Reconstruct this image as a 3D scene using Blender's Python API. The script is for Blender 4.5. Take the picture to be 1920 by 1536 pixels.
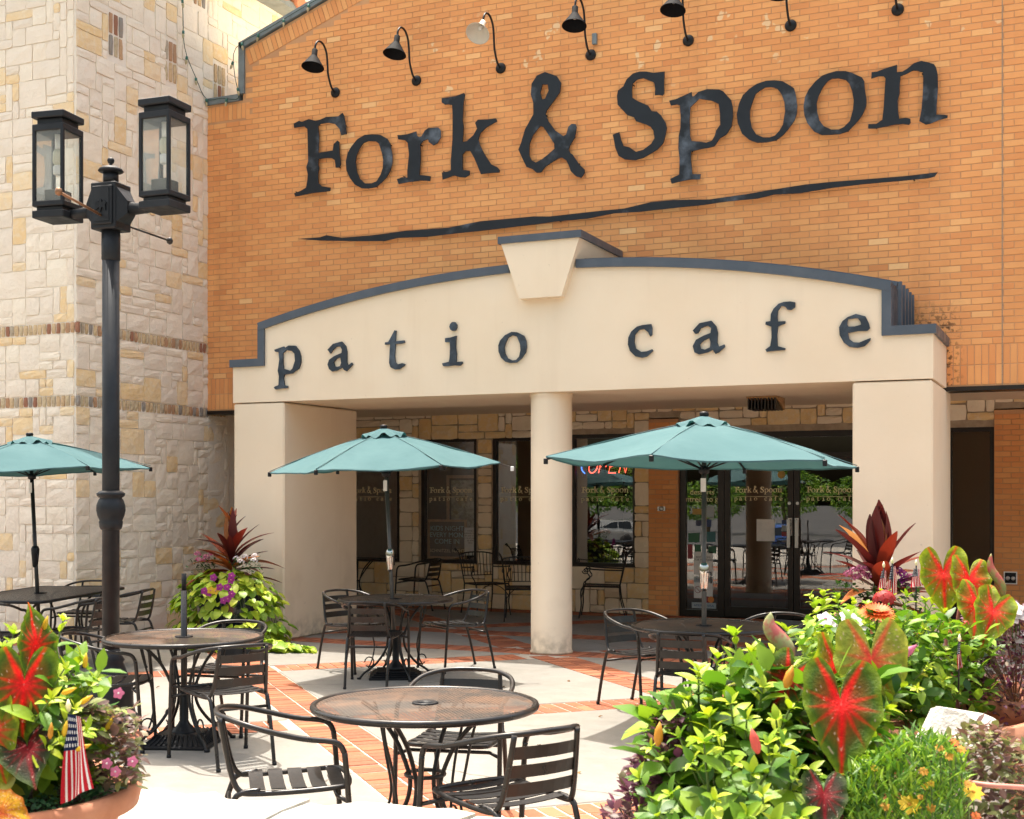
import bpy, bmesh, math, random
from mathutils import Vector, Matrix, Quaternion
from mathutils.geometry import tessellate_polygon
from mathutils import noise as mnoise

# ------------------------------------------------------------------ scene, camera, light
for o in list(bpy.data.objects):
    bpy.data.objects.remove(o)
SC = bpy.context.scene
COL = SC.collection
R = math.radians

cam_d = bpy.data.cameras.new('camera')
cam = bpy.data.objects.new('camera', cam_d)
COL.objects.link(cam)
SC.camera = cam
YAW = math.atan(1090.0 / 2440.0)
cam.location = (0, 0, 1.68)
cam.rotation_euler = (R(90), 0, YAW)
cam_d.sensor_width = 36
cam_d.sensor_fit = 'HORIZONTAL'
cam_d.lens = 36 * 2440 / 1920
cam_d.shift_y = 162 / 1920
cam_d.clip_start = 0.05
cam_d.clip_end = 1200
cam_d.dof.use_dof = True
cam_d.dof.focus_distance = 11.0
cam_d.dof.aperture_fstop = 15.0

SUN_DIR = Vector((-0.21, 0.18, 1.0)).normalized()      # towards the sun
world = bpy.data.worlds.new('World')
SC.world = world
world.use_nodes = True
wn = world.node_tree
bg = wn.nodes['Background']
sky = wn.nodes.new('ShaderNodeTexSky')
sky.sky_type = 'NISHITA'
sky.sun_disc = False
sky.sun_elevation = math.asin(SUN_DIR.z)
sky.sun_rotation = math.atan2(SUN_DIR.x, SUN_DIR.y) % (2 * math.pi)
sky.air_density = 2.0
sky.dust_density = 10.0
sky.ozone_density = 0.2
wn.links.new(sky.outputs[0], bg.inputs[0])
bg.inputs[1].default_value = 0.15

sun_d = bpy.data.lights.new('sun', 'SUN')
sun_d.energy = 3.1
sun_d.angle = R(0.53)
sun_d.color = (1.0, 0.955, 0.885)
sun = bpy.data.objects.new('sun', sun_d)
COL.objects.link(sun)
sun.rotation_euler = (-SUN_DIR).to_track_quat('-Z', 'Y').to_euler()
sun.location = SUN_DIR * 40

SC.view_settings.view_transform = 'Standard'
SC.view_settings.look = 'None'
SC.view_settings.gamma = 1.0
SC.view_settings.use_curve_mapping = False
SC.view_settings.exposure = 1.33
SC.render.engine = 'CYCLES'
SC.cycles.max_bounces = 10
SC.cycles.diffuse_bounces = 5
SC.cycles.transparent_max_bounces = 24

# ------------------------------------------------------------------ helpers
def lerp(a, b, t): return a + (b - a) * t

class MB:
    """collects faces, builds ONE mesh object"""
    def __init__(self):
        self.v = []; self.f = []; self.t = []; self.m = []; self.s = []
    def add(self, vs, fs, t=0.5, m=0, smooth=False):
        b = len(self.v)
        self.v.extend([tuple(p) for p in vs])
        for f in fs:
            self.f.append([b + i for i in f]); self.t.append(t); self.m.append(m); self.s.append(smooth)
        return self
    def box(self, x0, x1, y0, y1, z0, z1, t=0.5, m=0, M=None, skip=()):
        vs = [(x, y, z) for z in (z0, z1) for y in (y0, y1) for x in (x0, x1)]
        if M is not None: vs = [M @ Vector(p) for p in vs]
        fs = {'bottom': (0, 2, 3, 1), 'top': (4, 5, 7, 6), 'front': (0, 1, 5, 4), 'back': (2, 6, 7, 3), 'left': (0, 4, 6, 2), 'right': (1, 3, 7, 5)}
        return self.add(vs, [f for k, f in fs.items() if k not in skip], t, m)
    def bevbox(self, x0, x1, y0, y1, z0, z1, b=0.01, t=0.5, m=0, M=None):
        # box with chamfered vertical and horizontal edges (24 verts)
        vs = []
        idx = {}
        for ix, x in enumerate((x0, x1)):
            for iy, y in enumerate((y0, y1)):
                for iz, z in enumerate((z0, z1)):
                    sx, sy, sz = (1, -1)[ix], (1, -1)[iy], (1, -1)[iz]
                    for k, p in enumerate(((x, y + sy * b, z + sz * b), (x + sx * b, y, z + sz * b), (x + sx * b, y + sy * b, z))):
                        idx[(ix, iy, iz, k)] = len(vs); vs.append(p)
        if M is not None: vs = [M @ Vector(p) for p in vs]
        fs = []
        I = idx
        for ix in (0, 1):
            q = [I[(ix, 0, 0, 0)], I[(ix, 1, 0, 0)], I[(ix, 1, 1, 0)], I[(ix, 0, 1, 0)]]; fs.append(q if ix else q[::-1])
        for iy in (0, 1):
            q = [I[(0, iy, 0, 1)], I[(1, iy, 0, 1)], I[(1, iy, 1, 1)], I[(0, iy, 1, 1)]]; fs.append(q[::-1] if iy else q)
        for iz in (0, 1):
            q = [I[(0, 0, iz, 2)], I[(1, 0, iz, 2)], I[(1, 1, iz, 2)], I[(0, 1, iz, 2)]]; fs.append(q if iz else q[::-1])
        for a in (0, 1):
            for c in (0, 1):
                fs.append([I[(a, c, 0, 0)], I[(a, c, 0, 1)], I[(a, c, 1, 1)], I[(a, c, 1, 0)]][::(1 if a == c else -1)])
                fs.append([I[(a, 0, c, 0)], I[(a, 0, c, 2)], I[(a, 1, c, 2)], I[(a, 1, c, 0)]][::(-1 if a == c else 1)])
                fs.append([I[(0, a, c, 1)], I[(0, a, c, 2)], I[(1, a, c, 2)], I[(1, a, c, 1)]][::(1 if a == c else -1)])
        for ix in (0, 1):
            for iy in (0, 1):
                for iz in (0, 1):
                    q = [I[(ix, iy, iz, 0)], I[(ix, iy, iz, 1)], I[(ix, iy, iz, 2)]]
                    fs.append(q if (ix + iy + iz) % 2 == 1 else q[::-1])
        return self.add(vs, fs, t, m)
    def tube(self, path, r, n=8, closed=False, t=0.5, m=0, cap=True, flat=1.0):
        P = [Vector(p) for p in path]
        k = len(P)
        rs = r if isinstance(r, (list, tuple)) else [r] * k
        tang = []
        for i in range(k):
            if closed: d = P[(i + 1) % k] - P[i - 1]
            else: d = P[min(i + 1, k - 1)] - P[max(i - 1, 0)]
            if d.length < 1e-9: d = Vector((0, 0, 1))
            tang.append(d.normalized())
        up = Vector((0, 0, 1)) if abs(tang[0].z) < 0.9 else Vector((1, 0, 0))
        nrm = (up - tang[0] * up.dot(tang[0])).normalized()
        vs = []
        for i in range(k):
            nrm = nrm - tang[i] * nrm.dot(tang[i])
            if nrm.length < 1e-6: nrm = tang[i].orthogonal()
            nrm.normalize()
            bn = tang[i].cross(nrm)
            for j in range(n):
                a = 2 * math.pi * j / n
                vs.append(P[i] + nrm * (math.cos(a) * rs[i]) + bn * (math.sin(a) * rs[i] * flat))
        fs = []
        for i in range(k if closed else k - 1):
            i2 = (i + 1) % k
            for j in range(n):
                j2 = (j + 1) % n
                fs.append((i * n + j, i * n + j2, i2 * n + j2, i2 * n + j))
        self.add(vs, fs, t, m, True)
        if cap and not closed:
            b = len(self.v) - len(vs)
            self.f.append([b + j for j in range(n)][::-1]); self.t.append(t); self.m.append(m); self.s.append(False)
            self.f.append([b + (k - 1) * n + j for j in range(n)]); self.t.append(t); self.m.append(m); self.s.append(False)
        return self
    def lathe(self, prof, n=20, c=(0, 0, 0), t=0.5, m=0, M=None, wob=0.0, flute=None):
        vs = []
        for (r, z) in prof:
            for j in range(n):
                a = 2 * math.pi * j / n
                rr = r * (1 + wob * math.sin(3 * a + z * 9)) if wob else r
                if flute: rr = rr * (1 + flute[1] * abs(math.sin(flute[0] * a / 2)))
                p = Vector((c[0] + rr * math.cos(a), c[1] + rr * math.sin(a), c[2] + z))
                vs.append(M @ p if M is not None else p)
        fs = []
        for i in range(len(prof) - 1):
            for j in range(n):
                j2 = (j + 1) % n
                fs.append((i * n + j, i * n + j2, (i + 1) * n + j2, (i + 1) * n + j))
        self.add(vs, fs, t, m, True)
        b = len(self.v) - len(vs)
        if prof[0][0] > 1e-4: self.f.append([b + j for j in range(n)][::-1]); self.t.append(t); self.m.append(m); self.s.append(False)
        if prof[-1][0] > 1e-4: self.f.append([b + (len(prof) - 1) * n + j for j in range(n)]); self.t.append(t); self.m.append(m); self.s.append(False)
        return self
    def plate(self, polys, fn, w0, w1, t=0.5, m=0):
        """polygon with holes; fn(u, v, w) -> xyz; from depth w0 (front) to w1 (back)"""
        flat = [p for poly in polys for p in poly]
        tri = tessellate_polygon([[Vector((p[0], p[1], 0)) for p in poly] for poly in polys])
        N = len(flat)
        vs = [fn(p[0], p[1], w0) for p in flat] + [fn(p[0], p[1], w1) for p in flat]
        fs = []
        for a, b, c in tri:
            A, B, C = flat[a], flat[b], flat[c]
            ar = (B[0] - A[0]) * (C[1] - A[1]) - (B[1] - A[1]) * (C[0] - A[0])
            if ar < 0: b, c = c, b
            fs.append((a, b, c)); fs.append((N + a, N + c, N + b))
        o = 0
        for poly in polys:
            k = len(poly)
            for i in range(k):
                j = (i + 1) % k
                fs.append((o + i, N + o + i, N + o + j, o + j))
            o += k
        return self.add(vs, fs, t, m)
    def mesh(self, name, mats, sharp=None):
        me = bpy.data.meshes.new(name)
        me.from_pydata(self.v, [], self.f)
        if not isinstance(mats, (list, tuple)): mats = [mats]
        for mt in mats: me.materials.append(mt)
        n = len(self.f)
        me.polygons.foreach_set('material_index', self.m)
        me.polygons.foreach_set('use_smooth', self.s)
        at = me.attributes.new('tint', 'FLOAT', 'FACE')
        at.data.foreach_set('value', self.t)
        me.validate()
        me.update()
        return me
    def obj(self, name, mats, parent=None, loc=None):
        me = self.mesh(name, mats)
        return link(name, me, parent, loc)

def link(name, data, parent=None, loc=None):
    o = bpy.data.objects.new(name, data)
    COL.objects.link(o)
    if parent is not None: o.parent = parent
    if loc is not None: o.location = loc
    return o

def fix_normals(o):
    bm = bmesh.new(); bm.from_mesh(o.data)
    bmesh.ops.recalc_face_normals(bm, faces=bm.faces[:])
    bm.to_mesh(o.data); bm.free()
    return o

def tag(o, label, cat=None, group=None, kind=None):
    if label: o['label'] = label
    if cat: o['category'] = cat
    if group: o['group'] = group
    if kind: o['kind'] = kind
    return o

def thing(name, label, cat, loc=(0, 0, 0), rz=0.0, group=None, rot=None):
    o = bpy.data.objects.new(name, None)
    COL.objects.link(o)
    o.empty_display_size = 0.1
    o.location = loc
    o.rotation_euler = rot if rot else (0, 0, rz)
    return tag(o, label, cat, group)

def copy_tree(o, parent=None):
    c = o.copy()
    COL.objects.link(c)
    if parent is not None:
        c.parent = parent
        c.matrix_parent_inverse = o.matrix_parent_inverse.copy()
    for ch in [x for x in CHILD.get(o.name, [])]:
        copy_tree(ch, c)
    return c

CHILD = {}
def index_children():
    CHILD.clear()
    for o in bpy.data.objects:
        if o.parent: CHILD.setdefault(o.parent.name, []).append(o)

def arc(c, r, a0, a1, n, ax=(1, 0, 0), ay=(0, 0, 1)):
    c = Vector(c); ax = Vector(ax); ay = Vector(ay)
    return [c + ax * (r * math.cos(lerp(a0, a1, i / n))) + ay * (r * math.sin(lerp(a0, a1, i / n))) for i in range(n + 1)]

def spline(pts, n=6):
    """Catmull-Rom through points"""
    P = [Vector(p) for p in pts]
    out = []
    for i in range(len(P) - 1):
        p0 = P[max(i - 1, 0)]; p1 = P[i]; p2 = P[i + 1]; p3 = P[min(i + 2, len(P) - 1)]
        for k in range(n):
            t = k / n
            out.append(0.5 * ((2 * p1) + (p2 - p0) * t + (2 * p0 - 5 * p1 + 4 * p2 - p3) * t * t + (3 * p1 - p0 - 3 * p2 + p3) * t ** 3))
    out.append(P[-1])
    return out

# ------------------------------------------------------------------ materials
def mat(name, base=(0.5, 0.5, 0.5), rough=0.6, metal=0.0, spec=0.5, ramp=None, src='tint', mottle=None, speck=None, bump=None, bump2=None,
        transl=0.0, tcol=None, coat=0.0, dirt=None, emit=None, estr=0.0, rvar=None, streak=None):
    m = bpy.data.materials.new(name)
    m.use_nodes = True
    nt = m.node_tree; N = nt.nodes; L = nt.links
    bs = N['Principled BSDF']
    out = N['Material Output']
    geo = N.new('ShaderNodeNewGeometry')
    tc = N.new('ShaderNodeTexCoord')
    pos = geo.outputs['Position']
    def noise(scale, detail=4, rough_=0.55, vec=pos, dist=0.0):
        n = N.new('ShaderNodeTexNoise')
        n.inputs['Scale'].default_value = scale; n.inputs['Detail'].default_value = detail
        n.inputs['Roughness'].default_value = rough_
        n.inputs['Distortion'].default_value = dist
        L.new(vec, n.inputs['Vector'])
        return n.outputs['Fac']
    def rng(fac, a, b, lo=0.0, hi=1.0):
        r = N.new('ShaderNodeMapRange')
        r.inputs['From Min'].default_value = a; r.inputs['From Max'].default_value = b
        r.inputs['To Min'].default_value = lo; r.inputs['To Max'].default_value = hi
        L.new(fac, r.inputs['Value'])
        return r.outputs[0]
    def mix(a, b, fac, mode='MIX'):
        x = N.new('ShaderNodeMix'); x.data_type = 'RGBA'; x.blend_type = mode
        for sock, val in ((x.inputs[6], a), (x.inputs[7], b)):
            if isinstance(val, (tuple, list)): sock.default_value = (*val[:3], 1)
            else: L.new(val, sock)
        if isinstance(fac, (int, float)): x.inputs[0].default_value = fac
        else: L.new(fac, x.inputs[0])
        return x.outputs[2]
    col = None
    if ramp:
        cr = N.new('ShaderNodeValToRGB')
        el = cr.color_ramp.elements
        el[0].position = ramp[0][0]; el[0].color = (*ramp[0][1], 1)
        el[1].position = ramp[-1][0]; el[1].color = (*ramp[-1][1], 1)
        for p, c in ramp[1:-1]:
            e = el.new(p); e.color = (*c, 1)
        if src == 'tint':
            a = N.new('ShaderNodeAttribute'); a.attribute_name = 'tint'; f = a.outputs['Fac']
        elif src == 'random':
            oi = N.new('ShaderNodeObjectInfo'); f = oi.outputs['Random']
        elif isinstance(src, (int, float)):
            f = rng(noise(src, 4), 0.3, 0.7)
        L.new(f, cr.inputs[0])
        col = cr.outputs[0]
    else:
        rgb = N.new('ShaderNodeRGB'); rgb.outputs[0].default_value = (*base, 1); col = rgb.outputs[0]
    if mottle:      # (scale, colour, amount, lo, hi)
        for mm in (mottle if isinstance(mottle, list) else [mottle]):
            sc, c, am, lo, hi = mm
            col = mix(col, c, rng(noise(sc, 5, 0.6), lo, hi, 0, am))
    if streak:      # vertical streaks (scale, colour, amount, lo, hi)
        sc, c, am, lo, hi = streak
        mp = N.new('ShaderNodeMapping'); mp.inputs['Scale'].default_value = (1, 1, 0.07)
        L.new(pos, mp.inputs['Vector'])
        col = mix(col, c, rng(noise(sc, 4, 0.6, mp.outputs[0]), lo, hi, 0, am))
    if speck:       # (scale, colour, amount, threshold)
        sc, c, am, th = speck
        col = mix(col, c, rng(noise(sc, 2, 0.5), th, th + 0.08, 0, am))
    if dirt:        # darker towards worn low spots by pointiness-free noise
        sc, c, am = dirt
        col = mix(col, c, rng(noise(sc, 6, 0.65), 0.52, 0.75, 0, am))
    L.new(col, bs.inputs['Base Color'])
    bs.inputs['Roughness'].default_value = rough
    if rvar: L.new(rng(noise(rvar[0], 4), 0.3, 0.7, rvar[1], rvar[2]), bs.inputs['Roughness'])
    bs.inputs['Metallic'].default_value = metal
    bs.inputs['Specular IOR Level'].default_value = spec
    bs.inputs['Coat Weight'].default_value = coat
    if emit:
        bs.inputs['Emission Color'].default_value = (*emit, 1)
        bs.inputs['Emission Strength'].default_value = estr
    last = None
    for b in (bump, bump2):
        if b:
            bn = N.new('ShaderNodeBump')
            bn.inputs['Strength'].default_value = b[1]; bn.inputs['Distance'].default_value = b[2]
            L.new(noise(b[0], b[3] if len(b) > 3 else 5, 0.6), bn.inputs['Height'])
            if last: L.new(last, bn.inputs['Normal'])
            last = bn.outputs[0]
    if last: L.new(last, bs.inputs['Normal'])
    if transl > 0:
        tr = N.new('ShaderNodeBsdfTranslucent')
        if tcol: L.new(mix(col, tcol, 1.0, 'MULTIPLY'), tr.inputs['Color'])
        else: L.new(col, tr.inputs['Color'])
        ms = N.new('ShaderNodeMixShader'); ms.inputs[0].default_value = transl
        L.new(bs.outputs[0], ms.inputs[1]); L.new(tr.outputs[0], ms.inputs[2])
        L.new(ms.outputs[0], out.inputs['Surface'])
    return m

def mat_attr(name, attr='col', rough=0.5, spec=0.4, transl=0.0, bump=None, tgain=1.0, mott=None):
    """colour from a colour attribute of the mesh"""
    m = bpy.data.materials.new(name); m.use_nodes = True
    nt = m.node_tree; N = nt.nodes; L = nt.links
    bs = N['Principled BSDF']; out = N['Material Output']
    a = N.new('ShaderNodeAttribute'); a.attribute_name = attr
    col = a.outputs['Color']
    if mott:
        n = N.new('ShaderNodeTexNoise'); n.inputs['Scale'].default_value = mott[0]; n.inputs['Detail'].default_value = 4
        tc = N.new('ShaderNodeTexCoord'); L.new(tc.outputs['Object'], n.inputs['Vector'])
        mr = N.new('ShaderNodeMapRange'); mr.inputs[1].default_value = 0.3; mr.inputs[2].default_value = 0.7
        mr.inputs[3].default_value = 1 - mott[1]; mr.inputs[4].default_value = 1 + mott[1]
        L.new(n.outputs['Fac'], mr.inputs[0])
        vm = N.new('ShaderNodeVectorMath'); vm.operation = 'SCALE'
        L.new(col, vm.inputs[0]); L.new(mr.outputs[0], vm.inputs['Scale'])
        col = vm.outputs[0]
    L.new(col, bs.inputs['Base Color'])
    bs.inputs['Roughness'].default_value = rough
    bs.inputs['Specular IOR Level'].default_value = spec
    if bump:
        tc = N.new('ShaderNodeTexCoord')
        n = N.new('ShaderNodeTexNoise'); n.inputs['Scale'].default_value = bump[0]; L.new(tc.outputs['Object'], n.inputs['Vector'])
        b = N.new('ShaderNodeBump'); b.inputs['Strength'].default_value = bump[1]; b.inputs['Distance'].default_value = bump[2]
        L.new(n.outputs['Fac'], b.inputs['Height']); L.new(b.outputs[0], bs.inputs['Normal'])
    if transl:
        tr = N.new('ShaderNodeBsdfTranslucent'); L.new(col, tr.inputs['Color'])
        ms = N.new('ShaderNodeMixShader'); ms.inputs[0].default_value = transl
        L.new(bs.outputs[0], ms.inputs[1]); L.new(tr.outputs[0], ms.inputs[2]); L.new(ms.outputs[0], out.inputs['Surface'])
    return m

def mat_glass(name, refl=0.16, tint=(0.5, 0.5, 0.5), wav=0.0):
    m = bpy.data.materials.new(name); m.use_nodes = True
    nt = m.node_tree; N = nt.nodes; L = nt.links
    out = N['Material Output']; N.remove(N['Principled BSDF'])
    tr = N.new('ShaderNodeBsdfTransparent'); tr.inputs['Color'].default_value = (*tint, 1)
    gl = N.new('ShaderNodeBsdfGlossy'); gl.inputs['Roughness'].default_value = 0.0
    lw = N.new('ShaderNodeLayerWeight'); lw.inputs['Blend'].default_value = 0.3
    mr = N.new('ShaderNodeMapRange'); mr.inputs[1].default_value = 0; mr.inputs[2].default_value = 1
    mr.inputs[3].default_value = refl; mr.inputs[4].default_value = 0.9
    L.new(lw.outputs['Fresnel'], mr.inputs[0])
    ms = N.new('ShaderNodeMixShader')
    L.new(mr.outputs[0], ms.inputs[0]); L.new(tr.outputs[0], ms.inputs[1]); L.new(gl.outputs[0], ms.inputs[2])
    if wav:
        geo = N.new('ShaderNodeNewGeometry')
        n = N.new('ShaderNodeTexNoise'); n.inputs['Scale'].default_value = 1.6; n.inputs['Detail'].default_value = 2
        L.new(geo.outputs['Position'], n.inputs['Vector'])
        b = N.new('ShaderNodeBump'); b.inputs['Strength'].default_value = 1.0; b.inputs['Distance'].default_value = wav
        L.new(n.outputs['Fac'], b.inputs['Height']); L.new(b.outputs[0], gl.inputs['Normal'])
    L.new(ms.outputs[0], out.inputs['Surface'])
    return m

def mat_lattice(name, base, rust, cell=0.012, open_=0.42, rough=0.5):
    """expanded metal sheet: procedural diamond openings in object space"""
    m = mat(name, base, rough, 0.0, 0.4, mottle=[(5.0, rust, 0.9, 0.42, 0.62), (60, (0.012, 0.011, 0.01), 0.5, 0.5, 0.7)])
    nt = m.node_tree; N = nt.nodes; L = nt.links
    out = N['Material Output']; bs = N['Principled BSDF']
    tc = N.new('ShaderNodeTexCoord')
    sx = N.new('ShaderNodeSeparateXYZ'); L.new(tc.outputs['Object'], sx.inputs[0])
    def math_(op, a, b=None):
        n = N.new('ShaderNodeMath'); n.operation = op
        for i, v in enumerate((a, b)):
            if v is None: continue
            if isinstance(v, (int, float)): n.inputs[i].default_value = v
            else: L.new(v, n.inputs[i])
        return n.outputs[0]
    u = math_('MULTIPLY', math_('ADD', math_('MULTIPLY', sx.outputs[0], 0.55), sx.outputs[1]), 1 / cell)
    v = math_('MULTIPLY', math_('SUBTRACT', math_('MULTIPLY', sx.outputs[0], 0.55), sx.outputs[1]), 1 / cell)
    du = math_('ABSOLUTE', math_('SUBTRACT', math_('FRACT', u), 0.5))
    dv = math_('ABSOLUTE', math_('SUBTRACT', math_('FRACT', v), 0.5))
    hole = math_('LESS_THAN', math_('MAXIMUM', du, dv), open_ * 0.5 + 0.12)
    tr = N.new('ShaderNodeBsdfTransparent')
    ms = N.new('ShaderNodeMixShader')
    L.new(hole, ms.inputs[0]); L.new(bs.outputs[0], ms.inputs[1]); L.new(tr.outputs[0], ms.inputs[2])
    L.new(ms.outputs[0], out.inputs['Surface'])
    return m

MT = {}
MT['brick'] = mat('orange_brick', ramp=[(0, (0.69, 0.285, 0.108)), (0.3, (0.755, 0.330, 0.126)), (0.6, (0.80, 0.375, 0.144)), (0.88, (0.835, 0.43, 0.172)), (1, (0.86, 0.52, 0.24))],
                  rough=0.9, spec=0.15, mottle=[(0.55, (0.60, 0.26, 0.095), 0.45, 0.46, 0.70), (30, (0.68, 0.34, 0.13), 0.2, 0.5, 0.72)], speck=(150, (0.32, 0.12, 0.045), 0.4, 0.70), bump=(90, 0.25, 0.002), streak=(2.0, (0.42, 0.18, 0.07), 0.36, 0.55, 0.76))
MT['mortar'] = mat('brick_mortar', (0.60, 0.325, 0.160), 0.95, mottle=(3, (0.44, 0.225, 0.11), 0.5, 0.45, 0.68), bump=(120, 0.4, 0.003))
MT['stone'] = mat('limestone', ramp=[(0, (0.78, 0.69, 0.575)), (0.35, (0.84, 0.75, 0.625)), (0.66, (0.86, 0.775, 0.635)), (0.72, (0.83, 0.655, 0.41)), (1, (0.79, 0.57, 0.30))],
                  rough=0.92, spec=0.2, mottle=[(4.0, (0.74, 0.62, 0.48), 0.45, 0.45, 0.7), (16, (0.84, 0.76, 0.64), 0.5, 0.5, 0.75)], speck=(60, (0.52, 0.41, 0.28), 0.45, 0.67), bump=(22, 0.6, 0.016), bump2=(110, 0.5, 0.005))
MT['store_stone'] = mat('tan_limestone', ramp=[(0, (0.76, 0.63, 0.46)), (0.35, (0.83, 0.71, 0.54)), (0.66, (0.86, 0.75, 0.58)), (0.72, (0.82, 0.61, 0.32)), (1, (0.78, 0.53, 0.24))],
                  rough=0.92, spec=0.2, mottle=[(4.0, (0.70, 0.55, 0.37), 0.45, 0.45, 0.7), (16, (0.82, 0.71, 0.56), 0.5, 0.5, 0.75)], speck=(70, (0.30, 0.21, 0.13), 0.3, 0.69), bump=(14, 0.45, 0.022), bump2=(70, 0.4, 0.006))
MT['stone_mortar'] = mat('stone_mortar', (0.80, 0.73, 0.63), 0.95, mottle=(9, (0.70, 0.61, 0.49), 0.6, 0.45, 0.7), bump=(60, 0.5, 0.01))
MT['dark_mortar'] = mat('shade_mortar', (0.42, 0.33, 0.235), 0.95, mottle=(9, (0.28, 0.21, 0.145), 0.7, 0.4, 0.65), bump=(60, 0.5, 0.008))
MT['band'] = mat('band_brick', ramp=[(0, (0.30, 0.13, 0.085)), (0.2, (0.50, 0.31, 0.18)), (0.45, (0.60, 0.44, 0.26)), (0.7, (0.56, 0.45, 0.29)), (0.9, (0.40, 0.35, 0.28)), (1, (0.24, 0.23, 0.22))],
                 rough=0.9, spec=0.2, mottle=(25, (0.30, 0.20, 0.11), 0.5, 0.45, 0.7), bump=(60, 0.5, 0.006))
MT['stucco'] = mat('cream_stucco', (0.845, 0.715, 0.54), 0.93, spec=0.2, mottle=[(0.9, (0.79, 0.64, 0.455), 0.6, 0.4, 0.7)], streak=(3.0, (0.70, 0.56, 0.40), 0.3, 0.56, 0.75),
                   speck=(16, (0.30, 0.24, 0.17), 0.25, 0.74), bump=(130, 0.25, 0.004), bump2=(3.5, 0.12, 0.02))
MT['coping'] = mat('slate_painted_metal', (0.072, 0.092, 0.118), 0.45, spec=0.4, mottle=[(5, (0.10, 0.122, 0.15), 0.6, 0.45, 0.7)], streak=(9, (0.07, 0.08, 0.095), 0.4, 0.55, 0.75), rvar=(8, 0.3, 0.55))
MT['coping_top'] = mat('weathered_metal', (0.19, 0.235, 0.25), 0.5, mottle=[(7, (0.10, 0.12, 0.13), 0.6, 0.45, 0.7)])
MT['letter'] = mat('brushed_dark_steel', (0.010, 0.015, 0.021), 0.55, 0.0, 0.35, mottle=[(1.9, (0.15, 0.185, 0.23), 0.75, 0.565, 0.72), (14, (0.006, 0.009, 0.013), 0.5, 0.45, 0.7)], rvar=(3, 0.42, 0.7), bump=(35, 0.15, 0.004))
MT['letter_s'] = mat('blue_grey_steel', (0.024, 0.036, 0.050), 0.5, 0.0, 0.35, mottle=[(5, (0.085, 0.115, 0.15), 0.9, 0.47, 0.70), (30, (0.012, 0.018, 0.027), 0.5, 0.5, 0.7)], bump=(25, 0.2, 0.004))
MT['black'] = mat('black_enamel', (0.005, 0.006, 0.008), 0.45, spec=0.3, mottle=(12, (0.012, 0.014, 0.017), 0.6, 0.45, 0.7), rvar=(9, 0.35, 0.55))
MT['post'] = mat('post_paint', (0.008, 0.010, 0.013), 0.5, spec=0.35, mottle=[(6, (0.016, 0.019, 0.024), 0.7, 0.45, 0.7)], speck=(26, (0.16, 0.165, 0.17), 0.6, 0.775), rvar=(9, 0.4, 0.62))
MT['bronze'] = mat('bronze_tube', (0.009, 0.0075, 0.0068), 0.32, 0.0, 0.5, mottle=[(18, (0.024, 0.019, 0.016), 0.6, 0.5, 0.75), (6, (0.05, 0.032, 0.02), 0.5, 0.62, 0.75)], rvar=(20, 0.22, 0.48))
MT['slat'] = mat('bronze_slat', (0.011, 0.0098, 0.009), 0.36, 0.0, 0.5, mottle=(12, (0.022, 0.019, 0.017), 0.7, 0.45, 0.7), speck=(40, (0.10, 0.09, 0.08), 0.5, 0.74), rvar=(15, 0.26, 0.5))
MT['iron'] = mat('wrought_iron', (0.006, 0.006, 0.006), 0.45, 0.0, 0.5, bump=(80, 0.3, 0.002))
MT['frame'] = mat('dark_bronze_frame', (0.016, 0.012, 0.010), 0.35, 0.3, 0.5, mottle=(5, (0.03, 0.022, 0.018), 0.6, 0.4, 0.7))
MT['grey_pole'] = mat('grey_pole', (0.085, 0.078, 0.072), 0.35, 0.5, 0.5, mottle=(10, (0.14, 0.13, 0.12), 0.5, 0.45, 0.7))
MT['chrome'] = mat('chrome', (0.55, 0.54, 0.52), 0.12, 1.0)
MT['steel'] = mat('brushed_steel', (0.42, 0.42, 0.42), 0.3, 1.0)
MT['white'] = mat('white_paint', (0.78, 0.77, 0.74), 0.5)
MT['paper'] = mat('paper', (0.72, 0.73, 0.72), 0.8, mottle=(14, (0.60, 0.61, 0.61), 0.6, 0.45, 0.7))
MT['ink'] = mat('ink', (0.03, 0.03, 0.035), 0.8)
MT['gold'] = mat('gold_leaf_vinyl', (0.88, 0.78, 0.50), 0.5, 0.0, mottle=(20, (0.72, 0.62, 0.38), 0.6, 0.4, 0.7))
MT['canopy'] = mat('teal_canvas', (0.076, 0.148, 0.158), 0.88, spec=0.1, transl=0.12, tcol=(0.30, 0.85, 0.78), mottle=[(1.3, (0.102, 0.182, 0.192), 0.8, 0.4, 0.7), (7, (0.064, 0.13, 0.14), 0.4, 0.5, 0.75)], bump=(260, 0.15, 0.001), bump2=(5, 0.25, 0.02))
MT['concrete'] = mat('broomed_concrete', (0.228, 0.217, 0.194), 0.9, spec=0.25, mottle=[(0.8, (0.195, 0.178, 0.152), 0.8, 0.42, 0.66), (2.6, (0.165, 0.150, 0.128), 0.55, 0.56, 0.72), (6, (0.275, 0.258, 0.228), 0.5, 0.45, 0.7), (45, (0.185, 0.168, 0.145), 0.45, 0.5, 0.7)], speck=(23, (0.09, 0.08, 0.07), 0.7, 0.735), bump=(140, 0.3, 0.003), bump2=(9, 0.2, 0.006))
MT['joint'] = mat('paving_grout', (0.40, 0.355, 0.30), 0.95, mottle=(12, (0.27, 0.235, 0.19), 0.7, 0.42, 0.66), bump=(90, 0.4, 0.003))
MT['paver'] = mat('terracotta_paver', ramp=[(0, (0.20, 0.070, 0.040)), (0.3, (0.29, 0.095, 0.050)), (0.7, (0.36, 0.125, 0.062)), (1, (0.42, 0.165, 0.085))], rough=0.82, spec=0.25,
                  mottle=[(1.1, (0.22, 0.085, 0.05), 0.5, 0.42, 0.68), (40, (0.42, 0.20, 0.12), 0.4, 0.5, 0.75)], bump=(110, 0.35, 0.003))
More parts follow.
